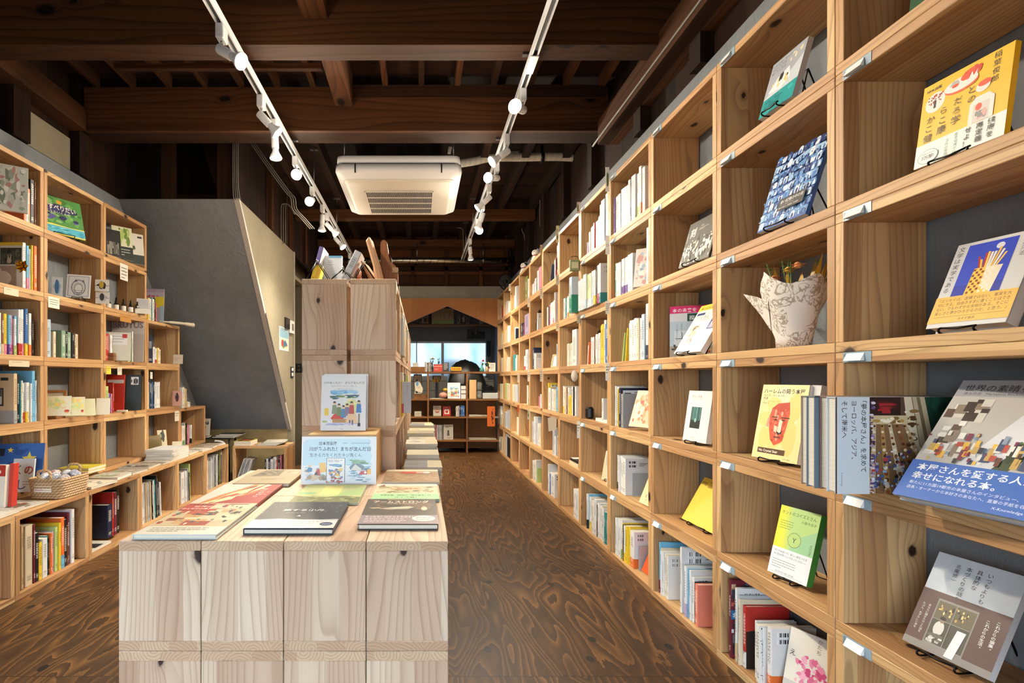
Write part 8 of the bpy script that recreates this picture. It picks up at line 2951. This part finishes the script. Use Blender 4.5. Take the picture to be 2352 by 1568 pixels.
cover_book(frame((cx_(1018.5, 6.66), 6.66, s3 + .0006), (1, 0, 0), (0, 1, 0)) @ Matrix.Rotation(-D(6), 4, 'X'), .128, .195, .01, '#c4bfb0', 'grey magazine with a sitting figure drawing on the lowest counter shelf', lambda A: (A.e(.5, .55, .10, .08, '#4a4a48'), A.p([(.36, .25), (.64, .25), (.6, .5), (.4, .5)], '#5a5a56'), A.lines(.2, .85, .6, 2, .07, '#4a4a48', .03), A.lines(.4, .12, .5, 2, .05, '#8a3a2a', .02)), kind='magazine', cat='magazine')
for k, (a, b) in enumerate(((1078, 1096), (1094, 1114), (1112, 1140))):
    cbox('leaflet', a, b, 1007, 0, .14, '#b4ad9c', 'pale leaflet lying on the lowest counter shelf, %s from the divider' % ORD[k], 'leaflet', .01 + .02 * k, base=s3 + .0005)
oc = cbox('orange_notice', 1119, 1137, 933, 0, .003, '#c8641e', 'orange notice with black brush lettering at the end of the tall bookcase', 'notice', -.02, lambda A: A.scatter(.45, .1, .45, .8, 16, ['#2a1a0c'], .05, .10, (.3, 1.2), 'p'), base=cz_(979, 6.58))
hk = MB().box((cx_(1136, 6.58), 6.578, cz_(960, 6.58)), (RX - .0004, 6.582, cz_(956, 6.58))).build('notice_clip', CHROME)
tag(hk, 'metal clip holding the orange notice to the tall bookcase', 'clip')

# high shelf and its magazines at the back
hs = empty('wall_shelf', 'brown wall shelf of magazines above the rear window', 'shelf', Matrix.Translation((0, 8.33, 1.84)))
MB().box((-.6, 0, 0), (WR - .002, .268, .025), 0, 0, None, .001).build('shelf_board', OAK, hs)
for x in (-.3, .9):
    MB().box((x, .02, -.12), (x + .02, .268, 0)).build('bracket', OAK, hs)
srow(.185, 8.36, 1.8656, S('beige+light_green/.0155/.255*'.replace('*', '') + ' beige+light_green/.0155/.258' * 21), 'wall shelf above the rear window', 'green banded magazines on the wall shelf')
srow(-.02, 8.36, 1.8656, S('black/.04/.2 grey/.03/.19 black/.04/.2 brown/.04/.2'), 'dark binder end of the wall shelf above the rear window', 'dark binders on the wall shelf')
for k, (x, h, c) in enumerate(((.60, .13, '#8a8478'), (.68, .18, '#6a5a4a'), (.75, .20, '#8a8680'), (.97, .14, '#a8a498'))):
    o = MB().box((0, 0, 0), (.06, .03, h), 0, ch=.001).build('small_print', mat(c, .6, name='card'), None, Matrix.Translation((x, 8.38, 1.8656)) @ Matrix.Rotation(-.1, 4, 'X'))
    tag(o, 'small grey print on the wall shelf, %s past the green magazines' % ORD[k], 'card')
    A = Art(.06, h, 0, k)
    A.scatter(.1, .1, .8, .8, 6, ['#3a3a36', '#c9c4b4'], .1, .2)
    A.build(o, 'print_marks')
o = MB().box((.79, YB - .10, 1.62), (.80 + .06, YB - .002, 1.80), 0, ch=.004).build('black_wall_speaker', BLACK)
tag(o, 'black box speaker on the back wall under the wall shelf', 'speaker')
o = MB().box((.88, YB - .06, 1.64), (1.08, YB - .002, 1.76), 0, ch=.004).build('wall_device', mat('#181614', .4, name='dark_plastic'))
tag(o, 'dark flat device with a small display on the back wall', 'device')
o = MB().box((1.10, YB - .10, 1.35), (1.17, YB - .06, 1.60), 0, ch=.004).build('wall_handset', BLACK)
tag(o, 'black telephone handset box beside the rear window', 'handset')
cable('cable', [(1.16, YB - .02, 1.84), (1.19, YB - .02, 1.75), (1.20, YB - .02, 1.60), (1.19, YB - .02, 1.2)], .008, 'pale cable drooping beside the rear window')

# ------------------------------------------------------------------ every label names one thing
_seen = set()
for _o in list(bpy.data.objects):
    if _o.parent is None and _o.get('label') and _o.get('kind') != 'structure':
        _lab = _o['label']
        if _lab in _seen and ' along,' in _lab:
            _lab = _lab.replace(' along,', ' along the nearer group,')
            _o['label'] = _lab
        _seen.add(_lab)
